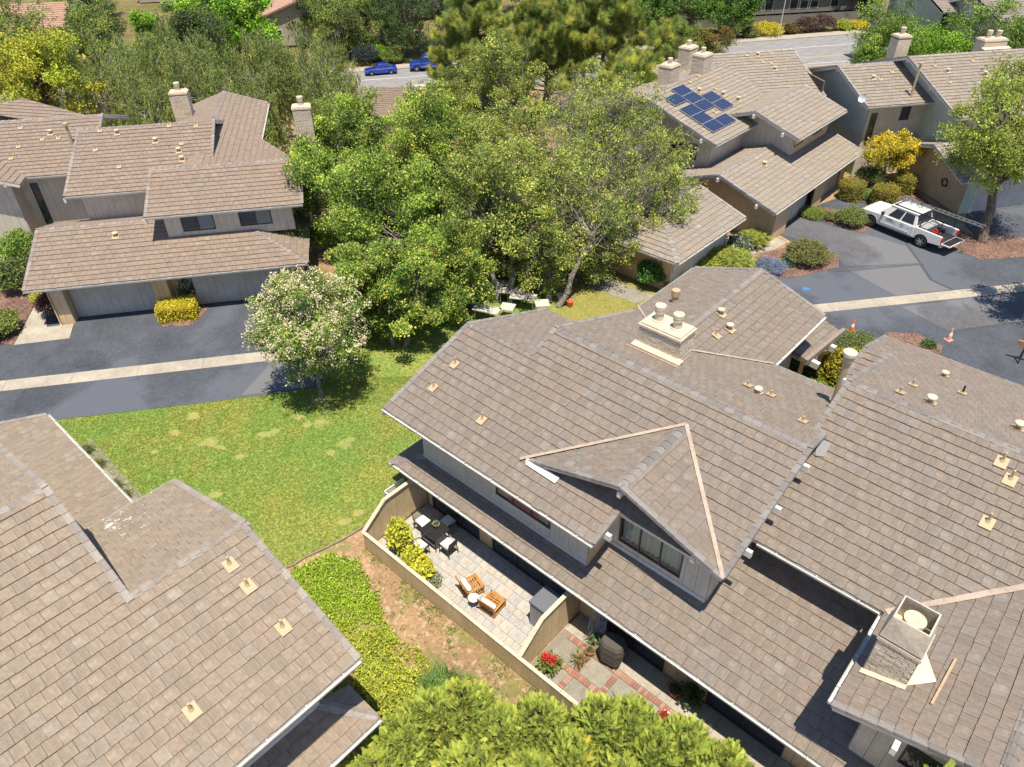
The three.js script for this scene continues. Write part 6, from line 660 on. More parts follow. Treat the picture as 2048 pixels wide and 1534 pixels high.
// street lamp across the street
{ const t = thing('street_lamp', 'tall pale street lamp on the far sidewalk', 'street lamp', V3(44.2, -7.31, -130.1)), b = new GB(); b.tube(V3(0, 0, 0), V3(0, 6.3, 0), .09, .055, 12).tube(V3(0, 0, 0), V3(0, .2, 0), .17, .15, 12); b.mesh('pole', M.plastic, t); new GB().box(.15, 6.35, 0, .7, .14, .34).mesh('lamp_head', M.whiteP, t); }
{ const t = thing('bollard_light', 'low dark path light beside the spiky grass', 'path light', V3(13.9, 0, -39.9)); put('post', lathe([[0, 0], [.05, 0], [.05, .55], [0, .55]], 12), M.black, t); put('hood', lathe([[.26, .5], [.24, .56], [.05, .66], [0, .66]], 18), M.boxGrey, t); }
// ---------------------------------------------------------------- vegetation
function limb(g, a, b, r0, r1, r, wig = .12, n = 4, sides = 6) { let P = a.clone(), R = r0; const L = a.distanceTo(b); for (let i = 1; i <= n; i++) { const t = i / n, q = a.clone().lerp(b, t); if (i < n) q.add(V3(r() - .5, (r() - .3) * .6, r() - .5).multiplyScalar(L * wig)); const rn = r0 + (r1 - r0) * t; g.tube(P, q, R, rn, sides, false); P = q; R = rn; } return P; }
// o: base x,z; crown centre c [x,y,z]; radii; clumps; sprigs; leaf kind; colours
function tree(o) {
  const r = R0(o.seed || Math.round(Math.abs(o.x * 71 + o.z * 37))), y0 = o.y ?? terr(o.x, o.z), t = thing(o.name || 'tree', o.label, o.cat || 'tree', V3(o.x, y0, o.z), o.group), T = new GB(), B = new GB(), c = V3(o.c[0] - o.x, o.c[1] - y0, o.c[2] - o.z), R = o.r;
  const tr = o.tr || .16, stems = o.stems || 1, bark = o.bark || M.bark; const cl = [];
  const N = o.clumps || 40; for (let i = 0; i < N; i++) { const u = r() * 2 - 1, a = r() * 6.283, k = Math.pow(r(), o.shell || .42) * .92, s = Math.sqrt(1 - u * u); let p = V3(s * Math.cos(a) * R[0] * k, u * R[1] * k, s * Math.sin(a) * R[2] * k); if (o.cone) { const h = r(); const w = (1 - h) * .95 + .06; const q = Math.sqrt(r()) * .9 + .1; p = V3(Math.cos(a) * R[0] * w * q, (h * 2 - 1) * R[1], Math.sin(a) * R[2] * w * q); } cl.push(p.add(c)); }
  const forks = []; for (let s = 0; s < stems; s++) { const a = s / stems * 6.28 + r(), sp = stems > 1 ? .35 : .0, b = V3(Math.cos(a) * sp, 0, Math.sin(a) * sp), top = V3(c.x * .75 + (r() - .5) * R[0] * .3 + Math.cos(a) * R[0] * (stems > 1 ? .35 : .05), c.y - R[1] * (o.cone ? -.85 : .15), c.z * .75 + Math.sin(a) * R[2] * (stems > 1 ? .35 : .05)); limb(T, b, top, tr, tr * .5, r, .05, 6, 9); forks.push([b, top]); }
  for (const p of cl) { const [b, tp] = forks[r() * forks.length | 0], k = o.cone ? Math.min(.97, Math.max(.1, (p.y - b.y) / (tp.y - b.y + .01) - .06)) : rr(.55, 1, r), s = b.clone().lerp(tp, k); const e = limb(B, s, p, tr * (o.br || .28), tr * .05, r, o.wig ?? .1, o.twigs ? 5 : 3, o.twigs ? 5 : 4); if (o.twigs) for (let i = 0; i < o.twigs; i++) { const q = s.clone().lerp(p, rr(.35, 1, r)), d = V3(r() - .5, r() - .2, r() - .5).normalize().multiplyScalar(rr(.5, 1.5, r)); limb(B, q, q.clone().add(d), tr * .06, .008, r, .15, 3, 3); } }
  T.mesh('trunk', bark, t); B.mesh('branches', o.twigBark || bark, t);
  const cr = o.cr || Math.cbrt(R[0] * R[1] * R[2]) * .3, n = o.n || 4000, base = cl.map(() => [o.cols[r() * o.cols.length | 0], rr(.72, 1.3, r), rr(.55, 1.35, r)]);
  foliage('crown', o.leaf || 'leaf', n, t, i => {
    const k = r() * cl.length | 0; let p = cl[k].clone(); const a = r() * 6.283, u = r() * 2 - 1, d = cr * base[k][2] * Math.pow(r(), .6), s = Math.sqrt(1 - u * u); const f = o.flat ?? .7; p.add(V3(s * Math.cos(a) * d, u * d * f, s * Math.sin(a) * d)); let hang = false; if (o.droop) { p.y -= Math.pow(r(), 1.4) * o.droop; p.x = cl[k].x + (p.x - cl[k].x) * .9; hang = true; } if (p.y < .15) return null; const [c0, j] = base[k], hi = o.tip && r() < (o.tipP || .3) ? o.tip : c0; return { p, s: rr(.55, 1.35, r) * (o.ls || 1), c: hi.map(q => q * j), k: r, hang, upr: o.upr };
  }, o.mat || leafMat);
  if (o.blossom) foliage('blossom', 'flower', o.blossom, t, () => { const k = r() * cl.length | 0, a = r() * 6.283, u = r(), d = cr * rr(.75, 1.12, r), s = Math.sqrt(1 - u * u); const p = cl[k].clone().add(V3(s * Math.cos(a) * d, u * d * .7, s * Math.sin(a) * d)); return { p, s: rr(1.1, 1.9, r), c: [.74, .68, .46], k: r }; });
  return t;
}
const G1 = [[.2, .34, .035], [.16, .28, .03], [.26, .39, .05], [.11, .21, .025]], G2 = [[.21, .3, .05], [.17, .25, .045], [.27, .35, .06], [.12, .18, .035]], YG = [[.42, .46, .03], [.34, .42, .03], [.48, .49, .04]], BR = [[.22, .44, .02], [.18, .38, .02], [.28, .48, .03]], DK = [[.09, .15, .035], [.11, .17, .04], [.07, .12, .03]], WP = [[.25, .35, .09], [.2, .29, .075], [.33, .42, .12]], PN = [[.36, .46, .09], [.27, .37, .075], [.5, .52, .09]];
// lawn tree, pale blossom
tree({ name: 'flowering_tree', label: 'round flowering tree with cream blossom on the lawn edge', x: -9.33, z: -28.4, c: [-9.2, 4.1, -28.7], r: [2.75, 2.55, 2.75], clumps: 80, n: 4800, leaf: 'leaf', cols: [[.24, .34, .06], [.14, .24, .04], [.28, .37, .07]], bark: M.barkGrey, tr: .11, blossom: 1500, ls: .75, shell: .35 });
// courtyard trees: dense on the left, sparse and twiggy on the right
const ctr = 'courtyard trees behind the middle house', GT = { bark: M.barkGrey, group: ctr, name: 'courtyard_tree' }, TIP = [.5, .53, .1];
[[-11.6, -44, [-12, 3.6, -43.2], [2.8, 4.0, 3.2], 40, 3000, G1, 0, 2, 'dense leafy courtyard tree touching the garage roof'], [-11.2, -52, [-11.4, 4.2, -52.2], [3.6, 4.2, 3.2], 48, 3400, G1, 0, 2, 'leafy courtyard tree beside the tall right chimney'], [-7.2, -39.5, [-7.4, 4.2, -39.6], [3.9, 4.2, 3.4], 60, 4600, G1, 0, 3, 'broad bright-green courtyard tree above the flowering tree'], [-6.0, -32.8, [-5.9, 3.4, -32.7], [2.6, 2.8, 2.4], 44, 2800, G1, 0, 2, 'low-branched courtyard tree shading the lawn corner'], [-3.2, -36.2, [-3.2, 3.2, -36.0], [2.6, 3.4, 2.5], 40, 2200, G1, 1, 2, 'small courtyard tree just behind the left ridge end'], [-5.6, -47.5, [-5.8, 4.8, -47.5], [4.2, 4.6, 3.6], 60, 4400, G1, 0, 2, 'leafy courtyard tree in the middle behind the broad one'], [-5.6, -58.5, [-5.2, 3.2, -59], [3.4, 3.8, 3.0], 46, 2800, G2, 1, 2, 'courtyard tree below the pines, left of the bare one'], [-.4, -37, [-1.0, 5.2, -39.2], [3.6, 4.0, 3.2], 50, 2700, G2, 2, 2, 'courtyard tree with leaning trunk over the white tables'], [-.6, -46.5, [-.9, 4.6, -46.2], [3.8, 4.4, 3.2], 52, 2200, G2, 5, 3, 'sparse courtyard tree with pale upright branches'], [2.5, -36.8, [4.3, 4.6, -39.9], [3.7, 3.8, 3.2], 52, 1500, G2, 6, 2, 'twiggy courtyard tree leaning right with bare grey branches'], [3.6, -46, [4.0, 5.2, -46.6], [3.9, 4.2, 3.2], 56, 1100, G2, 7, 3, 'twiggy courtyard tree behind the leaning one'], [6.2, -45, [7.6, 4.6, -45.2], [3.2, 3.6, 3.0], 46, 520, G2, 8, 3, 'nearly bare twiggy tree over the hip-roofed garage'], [5.8, -54.5, [5.2, 5.4, -55], [3.6, 4.0, 2.8], 48, 420, G2, 10, 3, 'grey bare-topped tree in front of the pines'], [-.4, -61.5, [-.5, 4.8, -62], [4.0, 4.8, 3], 50, 2600, G2, 2, 2, 'slim leafy tree between the pines and the courtyard'], [-8.4, -33.8, [-8.2, 3.0, -33.6], [2.2, 2.6, 2.2], 38, 2200, G1, 0, 2, 'bushy courtyard tree behind the flowering tree'], [1.6, -38.2, [1.3, 3.4, -37.6], [2.5, 3.0, 2.3], 40, 1500, G2, 3, 2, 'airy courtyard tree over the folding tables'], [4.9, -40.5, [5.2, 3.0, -39.6], [2.8, 3.2, 2.4], 42, 1200, G2, 6, 2, 'airy tree between the path and the leaning trunk'], [7.6, -42.5, [8.2, 4.0, -41.6], [2.6, 3.0, 2.2], 40, 700, G2, 6, 2, 'thin-leaved tree spreading over the hip roof corner'], [-2.2, -41.5, [-2.4, 3.0, -41.2], [3.2, 3.4, 2.8], 44, 2600, G1, 1, 2, 'leafy courtyard tree left of the folding tables'], [9.0, -47.5, [9.2, 5.2, -47.2], [2.9, 3.6, 2.6], 46, 900, G2, 7, 3, 'twiggy tree between the hip roof and the solar house'], [9.6, -43.0, [10.0, 4.0, -43.4], [2.2, 2.6, 2.0], 36, 600, G2, 6, 2, 'thin twiggy tree over the middle of the hip roof'], [7.0, -50, [7.2, 6.6, -50.2], [3.4, 3.8, 2.8], 48, 1000, G2, 8, 3, 'grey twiggy tree left of the solar house wall'], [-2.4, -66, [-2.4, 3.6, -66.2], [2.8, 4.4, 2.6], 40, 1800, G2, 2, 2, 'tall airy tree right of the street gap']].forEach(([x, z, c, r, clumps, n, cols, twigs, stems, label], i) => tree({ ...GT, label, x, z, c, r, clumps: clumps * 1.25 | 0, n: n * 2.3 | 0, cols, twigs, stems, tip: i > 2 ? TIP : [.46, .56, .09], seed: 200 + i, cr: Math.cbrt(r[0] * r[1] * r[2]) * (twigs > 2 ? .27 : .25), ls: twigs > 2 ? .74 : .84, tr: twigs > 1 ? .19 : .16, twigBark: twigs > 4 ? std([.26, .245, .235], .95) : undefined }));
tree({ name: 'birch_tree', label: 'slender white-stemmed birch in front of the street', x: -8.6, z: -69.5, c: [-8.2, .6, -69.6], r: [2.4, 3.4, 2.2], clumps: 34, n: 1500, leaf: 'hang', droop: 1.8, cols: WP, bark: M.barkWhite, stems: 3, tr: .1 });
tree({ name: 'birch_tree', label: 'white-stemmed birch hiding the parked white car', x: -4.4, z: -72, c: [-4.2, .8, -72], r: [2.6, 3.4, 2.4], clumps: 34, n: 2000, cols: G2, bark: M.barkWhite, stems: 2, tr: .1 });
// weeping row behind the garages
[[-37, -71.5, 4.6, 5.6, 'weeping tree next to the yellow-green maple'], [-33.2, -76.2, 4.2, 5, 'tall weeping tree at the back of the row'], [-28.2, -70.8, 4.6, 4.8, 'weeping tree behind the left brick chimney'], [-23.2, -73.0, 4.2, 4.6, 'weeping tree between the two brick chimneys'], [-18.6, -74.4, 4.3, 4.6, 'weeping tree at the street end of the row'], [-31.5, -66.2, 3.4, 4, 'lower weeping tree against the tiled ridge'], [-22.4, -66.6, 3.2, 3.8, 'weeping tree behind the tall right chimney'], [-16.2, -68.4, 3.0, 4.2, 'weeping tree left of the narrow street view']].forEach(([x, z, rx, ry, label], i) => tree({ name: 'weeping_tree', label, x, z, c: [x, 2.3 + (i < 5 ? .6 : -.6), z], r: [rx, ry, rx * .85], clumps: 110, n: 6500, leaf: 'hang', ls: .95, droop: 1.9, cr: rx * .17, flat: 1.5, cols: WP, tip: [.4, .4, .08], tipP: .2, bark: M.barkWhite, stems: 3, twigs: 2, group: 'weeping trees in a row behind the garages', seed: 300 + i }));
tree({ name: 'maple_tree', label: 'yellow-green maple at the left edge behind the ridge', x: -42.5, z: -70, c: [-42.6, 4.2, -70], r: [5.6, 4.6, 4.6], clumps: 60, n: 4200, leaf: 'broad', cols: YG, bark: M.bark, tr: .25, ls: .8 });
tree({ name: 'maple_tree', label: 'vivid green maple at the top edge beside the pink-roofed house', x: -39, z: -114, c: [-39.5, -.2, -115], r: [7.6, 6.2, 6.5], clumps: 70, n: 4600, leaf: 'broad', cols: BR, bark: M.bark, tr: .3, ls: 1.25 });
[[-57, -90, 6, 4.6, G2, 'olive-green tree at the upper left corner'], [-50.5, -98, 5, 4.6, G2, 'tree with bare lower stems at the upper left'], [-45.8, -101.5, 2.0, 4.2, BR, 'narrow vivid green tree at the top left'], [-42, -106, 5.5, 3.5, DK, 'dark round tree top between maple and narrow tree'], [-61, -99, 6, 6, G2, 'olive tree beyond the upper left corner']].forEach(([x, z, rx, ry, cols, label], i) => tree({ label, x, z, c: [x, terr(x, z) + 7.5, z], r: [rx, ry, rx * .8], clumps: 50, n: 2600, cols, ls: 1.5, tr: .22, seed: 400 + i }));
// across the street
[[-24.4, -121, 5.4, 6.2, G2, 'loose olive tree in front of the stucco house', -2.2], [-16.4, -121.5, 5.6, 6.8, [[.09, .17, .03], [.07, .14, .025], [.12, .2, .04]], 'dense dark-green tree above the blue pickup', -1.4], [-9.6, -126, 5.4, 6.5, DK, 'dark tree behind the pines at the top edge', -1.0]].forEach(([x, z, rx, ry, cols, label, cy], i) => tree({ label, x, z, c: [x, cy, z], r: [rx, ry, rx * .85], clumps: 60, n: 3400, cols, ls: 1.5, tr: .28, seed: 430 + i }));
[[22.8, -133, 6], [29.6, -132, 6.4], [36.2, -131, 5.2], [15.5, -134, 6]].forEach(([x, z, R], i) => tree({ name: 'street_tree', label: ['broad plane tree above the fence, left of the middle one', 'middle broad tree of the row across the street', 'broad tree of the row nearest the street lamp', 'leftmost broad tree of the row, behind the pines'][i], x, z, c: [x, -2.0, z], r: [R, 4.2, R * .8], clumps: 54, n: 2800, leaf: 'broad', cols: [[.11, .24, .02], [.09, .2, .02], [.14, .28, .03]], ls: 1.1, tr: .28, seed: 450 + i, group: 'broad trees in a row across the street' }));
tree({ name: 'strawberry_tree', label: 'olive-brown round tree standing before the street behind the chimneys', x: 26.5, z: -103.5, c: [26.4, -2.2, -104.6], r: [3.3, 3.2, 3], clumps: 50, n: 2400, cols: [[.2, .2, .03], [.16, .19, .03], [.26, .17, .03]], ls: 1.2, stems: 3, tr: .12 });
[[49, -104.5, 5.2, 5.4, -.4, G1, 'tall tree on the verge above the green house'], [43.2, -93.5, 2.4, 3.6, -2.0, G1, 'young tree beside the street right of the tiled ridge'], [46.6, -86.5, 4.4, 3.6, .6, BR, 'bright leafy tree behind the two-flue chimney'], [53.5, -91, 5, 5, 1.5, G1, 'tree crossing the far grey roof'], [52.0, -78.5, 3.4, 3.2, 4.2, G1, 'rounded tree top at the right edge behind the ridge'], [58, -108, 6, 6, -1, G1, 'tree at the top right beside the far roof'], [61, -84, 4, 3.6, 3.2, BR, 'leafy tree below the far grey gable']].forEach(([x, z, rx, ry, cy, cols, label], i) => tree({ name: 'street_tree', label, x, z, c: [x, cy, z], r: [rx, ry, rx * .85], clumps: 50, n: 2500, cols, ls: 1.35, tr: .2, seed: 470 + i }));
// right-hand court tree and small ornamental tree
tree({ name: 'court_tree', label: 'tall court tree with forked grey trunk beside the pickup truck', x: 31.1, z: -44.1, c: [31.0, 6.9, -45.6], r: [3.8, 4.4, 3.4], clumps: 80, n: 7500, ls: .85, cols: [[.28, .37, .05], [.34, .42, .06], [.2, .28, .04]], tip: [.45, .52, .08], bark: M.bark, tr: .34, stems: 1, br: .4 });
tree({ name: 'court_tree', label: 'tree beyond the right edge casting shade on the court', x: 32.2, z: -33.6, c: [30.4, 7.3, -34.3], r: [3.0, 2.4, 2.7], clumps: 50, n: 3600, cols: G1, tr: .25 });
tree({ name: 'ornamental_tree', label: 'small golden-leaved tree before the green-grey house', x: 28.6, z: -53.0, c: [28.2, 2.75, -53.2], r: [2.15, 1.35, 1.9], clumps: 40, n: 1700, cols: [[.62, .52, .03], [.52, .48, .03], [.68, .56, .04]], tr: .07, stems: 2, ls: .9 });
// pines
function pine(o) {
  const r = R0(o.seed), y0 = terr(o.x, o.z), t = thing('pine_tree', o.label, 'pine tree', V3(o.x, y0, o.z), 'long-needled pines behind the courtyard'), T = new GB(), B = new GB(), H = o.h; limb(T, V3(0, 0, 0), V3(o.lx || 0, H, o.lz || 0), .32, .06, r, .02, 8, 10); const tips = [];
  for (let i = 0; i < o.n; i++) { const f = Math.pow(i / o.n, .9), y = H * (.22 + .78 * f), L = o.R * Math.pow(1 - f, .62) * rr(.7, 1.1, r) + .4, a = i * 2.4 + r(), s = V3((o.lx || 0) * y / H, y, (o.lz || 0) * y / H), e = s.clone().add(V3(Math.cos(a) * L, L * rr(.05, .35, r), Math.sin(a) * L)); limb(B, s, e, .07 * (1 - f) + .025, .02, r, .06, 4, 5); const k = 6 + L * 3.4 | 0; for (let j = 0; j < k; j++) { const q = s.clone().lerp(e, rr(.35, 1.05, r)), d = V3(r() - .5, rr(.1, .7, r), r() - .5).multiplyScalar(rr(.5, 1.5, r)); const p = q.clone().add(d); B.tube(q, p, .022, .012, 4, false); tips.push([p, d.normalize()]); } }
  T.mesh('trunk', M.bark, t); B.mesh('branches', M.bark, t); const n = tips.length * 12; const up = V3(0, 1, 0), cc = tips.map(() => { const j = rr(.6, 1.3, r); return PN[r() * 3 | 0].map(q => q * j); });
  foliage('crown', 'needle', n, t, i => { const k = i % tips.length, [p, d] = tips[k], s = (i / tips.length | 0) * .06; const q = new THREE.Quaternion().setFromUnitVectors(up, d.clone().add(V3(rr(-.25, .25, r), .35, rr(-.25, .25, r))).normalize()).multiply(new THREE.Quaternion().setFromAxisAngle(up, r() * 6.28)); return { p: p.clone().addScaledVector(d, .25 - s).add(V3(rr(-.09, .09, r), rr(-.05, .1, r), rr(-.09, .09, r))), q, s: rr(.9, 1.25, r), c: cc[k], k: r }; });
}
pine({ x: -3, z: -77, h: 12.5, R: 5.4, n: 46, seed: 501, label: 'tall pine left of the tallest, above the courtyard' }); pine({ x: 3.6, z: -74.5, h: 11.5, R: 4.8, n: 44, seed: 502, label: 'middle pine of the group' }); pine({ x: 9.4, z: -77.5, h: 13.5, R: 5.2, n: 48, seed: 503, label: 'tallest pine at the top edge' }); pine({ x: 9.6, z: -61, h: 6.6, R: 3.6, n: 30, seed: 504, label: 'lower pine reaching over the solar roof' }); pine({ x: 13.2, z: -66.5, h: 8.2, R: 3.4, n: 30, seed: 505, lx: .6, label: 'pine beside the solar panels' }); pine({ x: 4.2, z: -83, h: 12, R: 5, n: 40, seed: 506, label: 'pine at the back of the group' });
// foreground cypress hedge
function cypress(o) {
  const r = R0(o.seed), t = thing('cypress', o.label, 'cypress', V3(o.x, 0, o.z), o.group), T = new GB(); limb(T, V3(0, 0, 0), V3(0, o.h * .93, 0), .09, .02, r, .02, 6, 7); const B = new GB(), up = V3(0, 1, 0); const br = []; for (let i = 0; i < o.b; i++) { const f = Math.pow(i / o.b, .85), y = o.h * (.12 + .86 * f), L = o.R * Math.pow(1 - f, .6) * rr(.75, 1.15, r) + .14, a = i * 2.4 + r() * .6, s = V3(0, y * .96, 0), e = V3(Math.cos(a) * L, y + L * .55, Math.sin(a) * L); limb(B, s, e, .018, .006, r, .05, 3, 4); br.push([s, e, a, L]); } T.mesh('trunk', M.barkGrey, t); B.mesh('branches', M.bark, t);
  const lobes = Array.from({ length: 40 }, () => [r() * 6.283, Math.pow(r(), .7) * 1.05, rr(.2, .6, r), r() < (o.gold || .02) ? 1 : 0]);
  foliage('crown', 'spray', o.n, t, () => {
    const [la, lf, lw, gd] = lobes[r() * lobes.length | 0], f = Math.min(.98, Math.max(.02, lf + rr(-.16, .16, r))), a = la + rr(-lw, lw, r) * 1.6, L = (o.R * Math.pow(1 - f, .55) + .1) * (1 - .3 * Math.pow(r(), 2)) * (1 + .3 * Math.cos((a - la) / lw) * (.4 + r())), p = V3(Math.cos(a) * L, o.h * (.1 + .86 * f) + rr(-.08, .08, r), Math.sin(a) * L);
    const tl = .9 * (1 - f) + .1, out = V3(Math.cos(a) * tl + rr(-.6, .6, r), 1.0 + rr(-.4, .4, r), Math.sin(a) * tl + rr(-.6, .6, r)).normalize(), q = new THREE.Quaternion().setFromUnitVectors(up, out).multiply(new THREE.Quaternion().setFromAxisAngle(up, r() * 6.283));
    const big = r() < .1; return { p: big ? p.multiply(V3(1.06, 1.02, 1.06)) : p, q, s: big ? rr(.7, 1.0, r) : rr(.26, .5, r), c: gd ? [.64, .6, .08] : [[.43, .53, .08], [.5, .58, .1], [.33, .44, .065]][r() * 3 | 0], k: r };
  });
}
[[-3.35, -10.6, 2.7, .95], [-2.45, -11.2, 3.1, .9], [-1.55, -11.3, 3.4, 1.0, .16], [-.45, -10.6, 3.1, 1.0], [.68, -10.75, 3.4, 1.0, .12], [1.55, -9.9, 3.2, .95], [2.45, -10.7, 3.5, .95], [3.25, -10.75, 3.4, .95], [3.9, -9.9, 3.2, .95], [4.75, -10.2, 3.2, .95], [5.7, -9.6, 3.0, .9], [-3.9, -9.7, 2.7, 1.0], [-1.3, -9.7, 3.0, 1], [.4, -9.3, 3.2, 1], [2.9, -9.1, 3.2, 1], [5.2, -8.9, 3.1, 1]].forEach(([x, z, h, R, gold], i) => cypress({ x, z, h: h - .75, R: R * .9, gold, b: 60, n: 9000, seed: 600 + i, group: 'feathery yellow-green cypresses along the bottom edge', label: ['cypress nearest the low tiled eave', 'cypress beside the strappy plant', 'golden-tipped cypress in front of the bare soil', 'cypress right of the golden one', 'golden cypress against the fence cap', 'cypress behind the fence end', 'cypress overlapping the brick patio corner', 'tallest cypress over the brick patio', 'cypress below the white flower pot', 'cypress at the pale path', 'last cypress of the hedge under the gutter', 'cypress at the bottom edge below the low eave', 'cypress at the bottom edge left of centre', 'cypress at the bottom edge below the fence', 'cypress at the bottom edge below the brick patio', 'cypress at the bottom edge nearest the gutter'][i] }));
cypress({ x: 9.5, z: -7.3, h: 6.2, R: .9, b: 50, n: 2200, seed: 630, label: 'cypress tip rising past the right-hand rake' }); cypress({ x: 10.4, z: -7.2, h: 6.1, R: .9, b: 50, n: 2200, seed: 631, label: 'second cypress tip at the bottom right edge' });
// shrubs: clipped, round, spiky
function shrub(o) { const r = R0(o.seed || Math.round(Math.abs(o.x * 53 + o.z * 91))), t = thing(o.name || 'shrub', o.label, o.cat || 'shrub', V3(o.x, o.y ?? Math.max(terr(o.x, o.z), -20), o.z), o.group), B = new GB(); for (let i = 0; i < (o.stems || 7); i++) { const a = r() * 6.28, d = r(); limb(B, V3(.06 * Math.cos(a), 0, .06 * Math.sin(a)), V3(o.r * .7 * d * Math.cos(a), o.h * rr(.5, .9, r), o.r * .7 * d * Math.sin(a)), .025, .008, r, .12, 3, 4); } B.mesh('stems', M.bark, t); const box = o.box;
  foliage('foliage', o.leaf || 'small', o.n || 700, t, () => { const a = r() * 6.283, y = r(), k = Math.pow(r(), .28); let p; if (o.cyl) { const top = r() < .45, rad = top ? Math.sqrt(r()) : rr(.88, 1.02, r); p = V3(Math.cos(a) * o.r * rad, top ? o.h * rr(.93, 1.03, r) : y * o.h, Math.sin(a) * o.r * rad); } else if (box) { p = V3((r() * 2 - 1) * o.r, y * o.h, (r() * 2 - 1) * (o.rz || o.r)); const f = r() * 3 | 0; if (f === 0) p.y = o.h * rr(.9, 1.04, r); else if (f === 1) p.x = Math.sign(p.x) * o.r * rr(.88, 1.03, r); else p.z = Math.sign(p.z) * (o.rz || o.r) * rr(.88, 1.03, r); p.applyAxisAngle(V3(0, 1, 0), o.turn || 0); } else { const e = Math.acos(1 - y * 1.1); const bump = 1 + .22 * (fbm(Math.cos(a) * 2 + 5, Math.sin(a) * 2 + y * 3, o.x | 0, 2) - .5) * 2; p = V3(Math.sin(e) * Math.cos(a) * o.r * k * bump, Math.max(.02, .45 * o.h + Math.cos(e) * .55 * o.h * k * bump), Math.sin(e) * Math.sin(a) * o.r * k * bump); if (o.upr) p.y *= .45; } return { p, s: rr(.7, 1.2, r) * (o.ls || 1), c: o.cols[r() * o.cols.length | 0], k: r, upr: o.upr }; }, o.mat || leafMat); return t; }
const YB = [[.62, .54, .025], [.54, .5, .025], [.68, .58, .04]], OL = [[.2, .23, .06], [.16, .19, .05], [.24, .25, .07]];
shrub({ name: 'clipped_hedge', label: 'bright yellow clipped box hedge between the garage drives', x: -19.0, z: -36.0, r: .95, rz: .6, h: .85, box: true, turn: 10.8 * dg, n: 1300, cols: YB }); shrub({ label: 'white-flowered shrub against the garage recess', x: -18.7, z: -37.9, r: .85, h: 1.9, n: 700, leaf: 'leaf', cols: [[.06, .1, .025], [.08, .13, .03], [.5, .5, .5]] }); shrub({ label: 'dark red barberry shrub by the left garage post', x: -26.3, z: -36.2, r: .75, h: 1.4, n: 500, cols: [[.1, .03, .035], [.13, .045, .04], [.07, .03, .03]] }); shrub({ label: 'pale green shrub at the left edge of the concrete walk', x: -28.5, z: -34.3, r: 1.3, h: 1.2, n: 900, leaf: 'leaf', cols: [[.25, .3, .06], [.2, .26, .05]] }); shrub({ label: 'dark leafy shrub under the grey side wall', x: -29.6, z: -39.2, r: 1.2, h: 1.8, n: 900, leaf: 'leaf', cols: [[.07, .12, .03], [.2, .26, .05]] }); shrub({ label: 'leafy shrub beside the far end of the walk', x: -31.0, z: -42.6, r: 1.3, h: 2.0, n: 800, leaf: 'leaf', cols: G1 }); shrub({ label: 'yellow-leaved low shrub edging the left planting bed', x: -27.6, z: -37.9, r: .6, h: .7, n: 300, leaf: 'leaf', cols: YG });
[[24.9, -51.0, .8, 1.2], [26.8, -49.8, .85, 1.3], [29.2, -52.1, .75, 1.2]].forEach(([x, z, r, h], i) => shrub({ name: 'clipped_shrub', label: ['barrel-clipped olive shrub nearest the concrete walk', 'barrel-clipped olive shrub nearest the truck bonnet', 'barrel-clipped shrub beside the beige garage wall'][i], x, z, r, h, cyl: true, n: 1100, cols: [[.34, .32, .04], [.38, .34, .04], [.22, .22, .04]], group: 'barrel-clipped shrubs' })); shrub({ label: 'small fresh green shrub between the clipped barrels', x: 26.1, z: -51.0, r: .65, h: .6, n: 400, cols: [[.2, .33, .08], [.16, .28, .06]] }); shrub({ label: 'dark evergreen shrub in shade under the golden tree', x: 27.2, z: -53.3, r: 1.1, h: 1.5, n: 700, cols: DK }); shrub({ label: 'loose green shrub touching the truck front wheel', x: 23.4, z: -46.8, r: 1.0, h: 1.1, n: 900, cols: [[.22, .28, .07], [.18, .24, .05]] }); shrub({ label: 'low yellow-green groundcover beside the garage corner post', x: 21.2, z: -48.2, r: .9, h: .45, n: 500, cols: [[.24, .32, .04], [.2, .28, .04]] }); shrub({ label: 'dry tufted plant in the narrow mulch bed', x: 22.4, z: -47.6, r: .5, h: .4, n: 160, leaf: 'blade', upr: true, cols: OL });
shrub({ label: 'large rounded silvery shrub in the mulch bed', x: 18.6, z: -41.6, r: 1.35, h: 1.3, n: 1500, cols: OL }); shrub({ name: 'lavender', label: 'blue-flowered lavender clump in the mulch bed', x: 16.1, z: -40.6, r: .85, h: .6, n: 700, leaf: 'blade', upr: true, ls: .8, cols: [[.16, .2, .4], [.2, .22, .45], [.12, .2, .12]] }); shrub({ label: 'small grey-green tuft beside the lavender', x: 15.0, z: -40.4, r: .35, h: .3, n: 140, cols: [[.16, .24, .12]] }); shrub({ label: 'blue-green tuft next to the silvery shrub', x: 17.4, z: -41.2, r: .4, h: .35, n: 180, cols: [[.12, .22, .14]] });
shrub({ name: 'ornamental_grass', label: 'fountain of yellow-green grass beside the dark side wall', x: 13.6, z: -40.9, r: 1.15, h: 1.1, n: 420, leaf: 'blade', upr: true, ls: 1.9, cols: [[.3, .34, .04], [.24, .3, .04]] }); shrub({ name: 'ornamental_grass', label: 'upright yellow grass clump at the garage corner', x: 15.9, z: -43.9, r: .8, h: 1.0, n: 260, leaf: 'blade', upr: true, ls: 1.5, cols: [[.24, .3, .03], [.3, .34, .04]] }); shrub({ label: 'white-flowered shrub beside the concrete walk', x: 14.7, z: -42.8, r: .8, h: 1.1, n: 500, leaf: 'leaf', cols: [[.07, .13, .04], [.1, .16, .04], [.55, .55, .52]] }); shrub({ label: 'lime leafy shrub between side wall and orange-brown roof', x: 12.2, z: -40.2, r: .9, h: .8, n: 420, leaf: 'leaf', cols: YG }); shrub({ label: 'lime shrub low at the roof edge by the notice', x: 10.9, z: -38.5, r: .6, h: .7, n: 260, leaf: 'leaf', cols: YG });
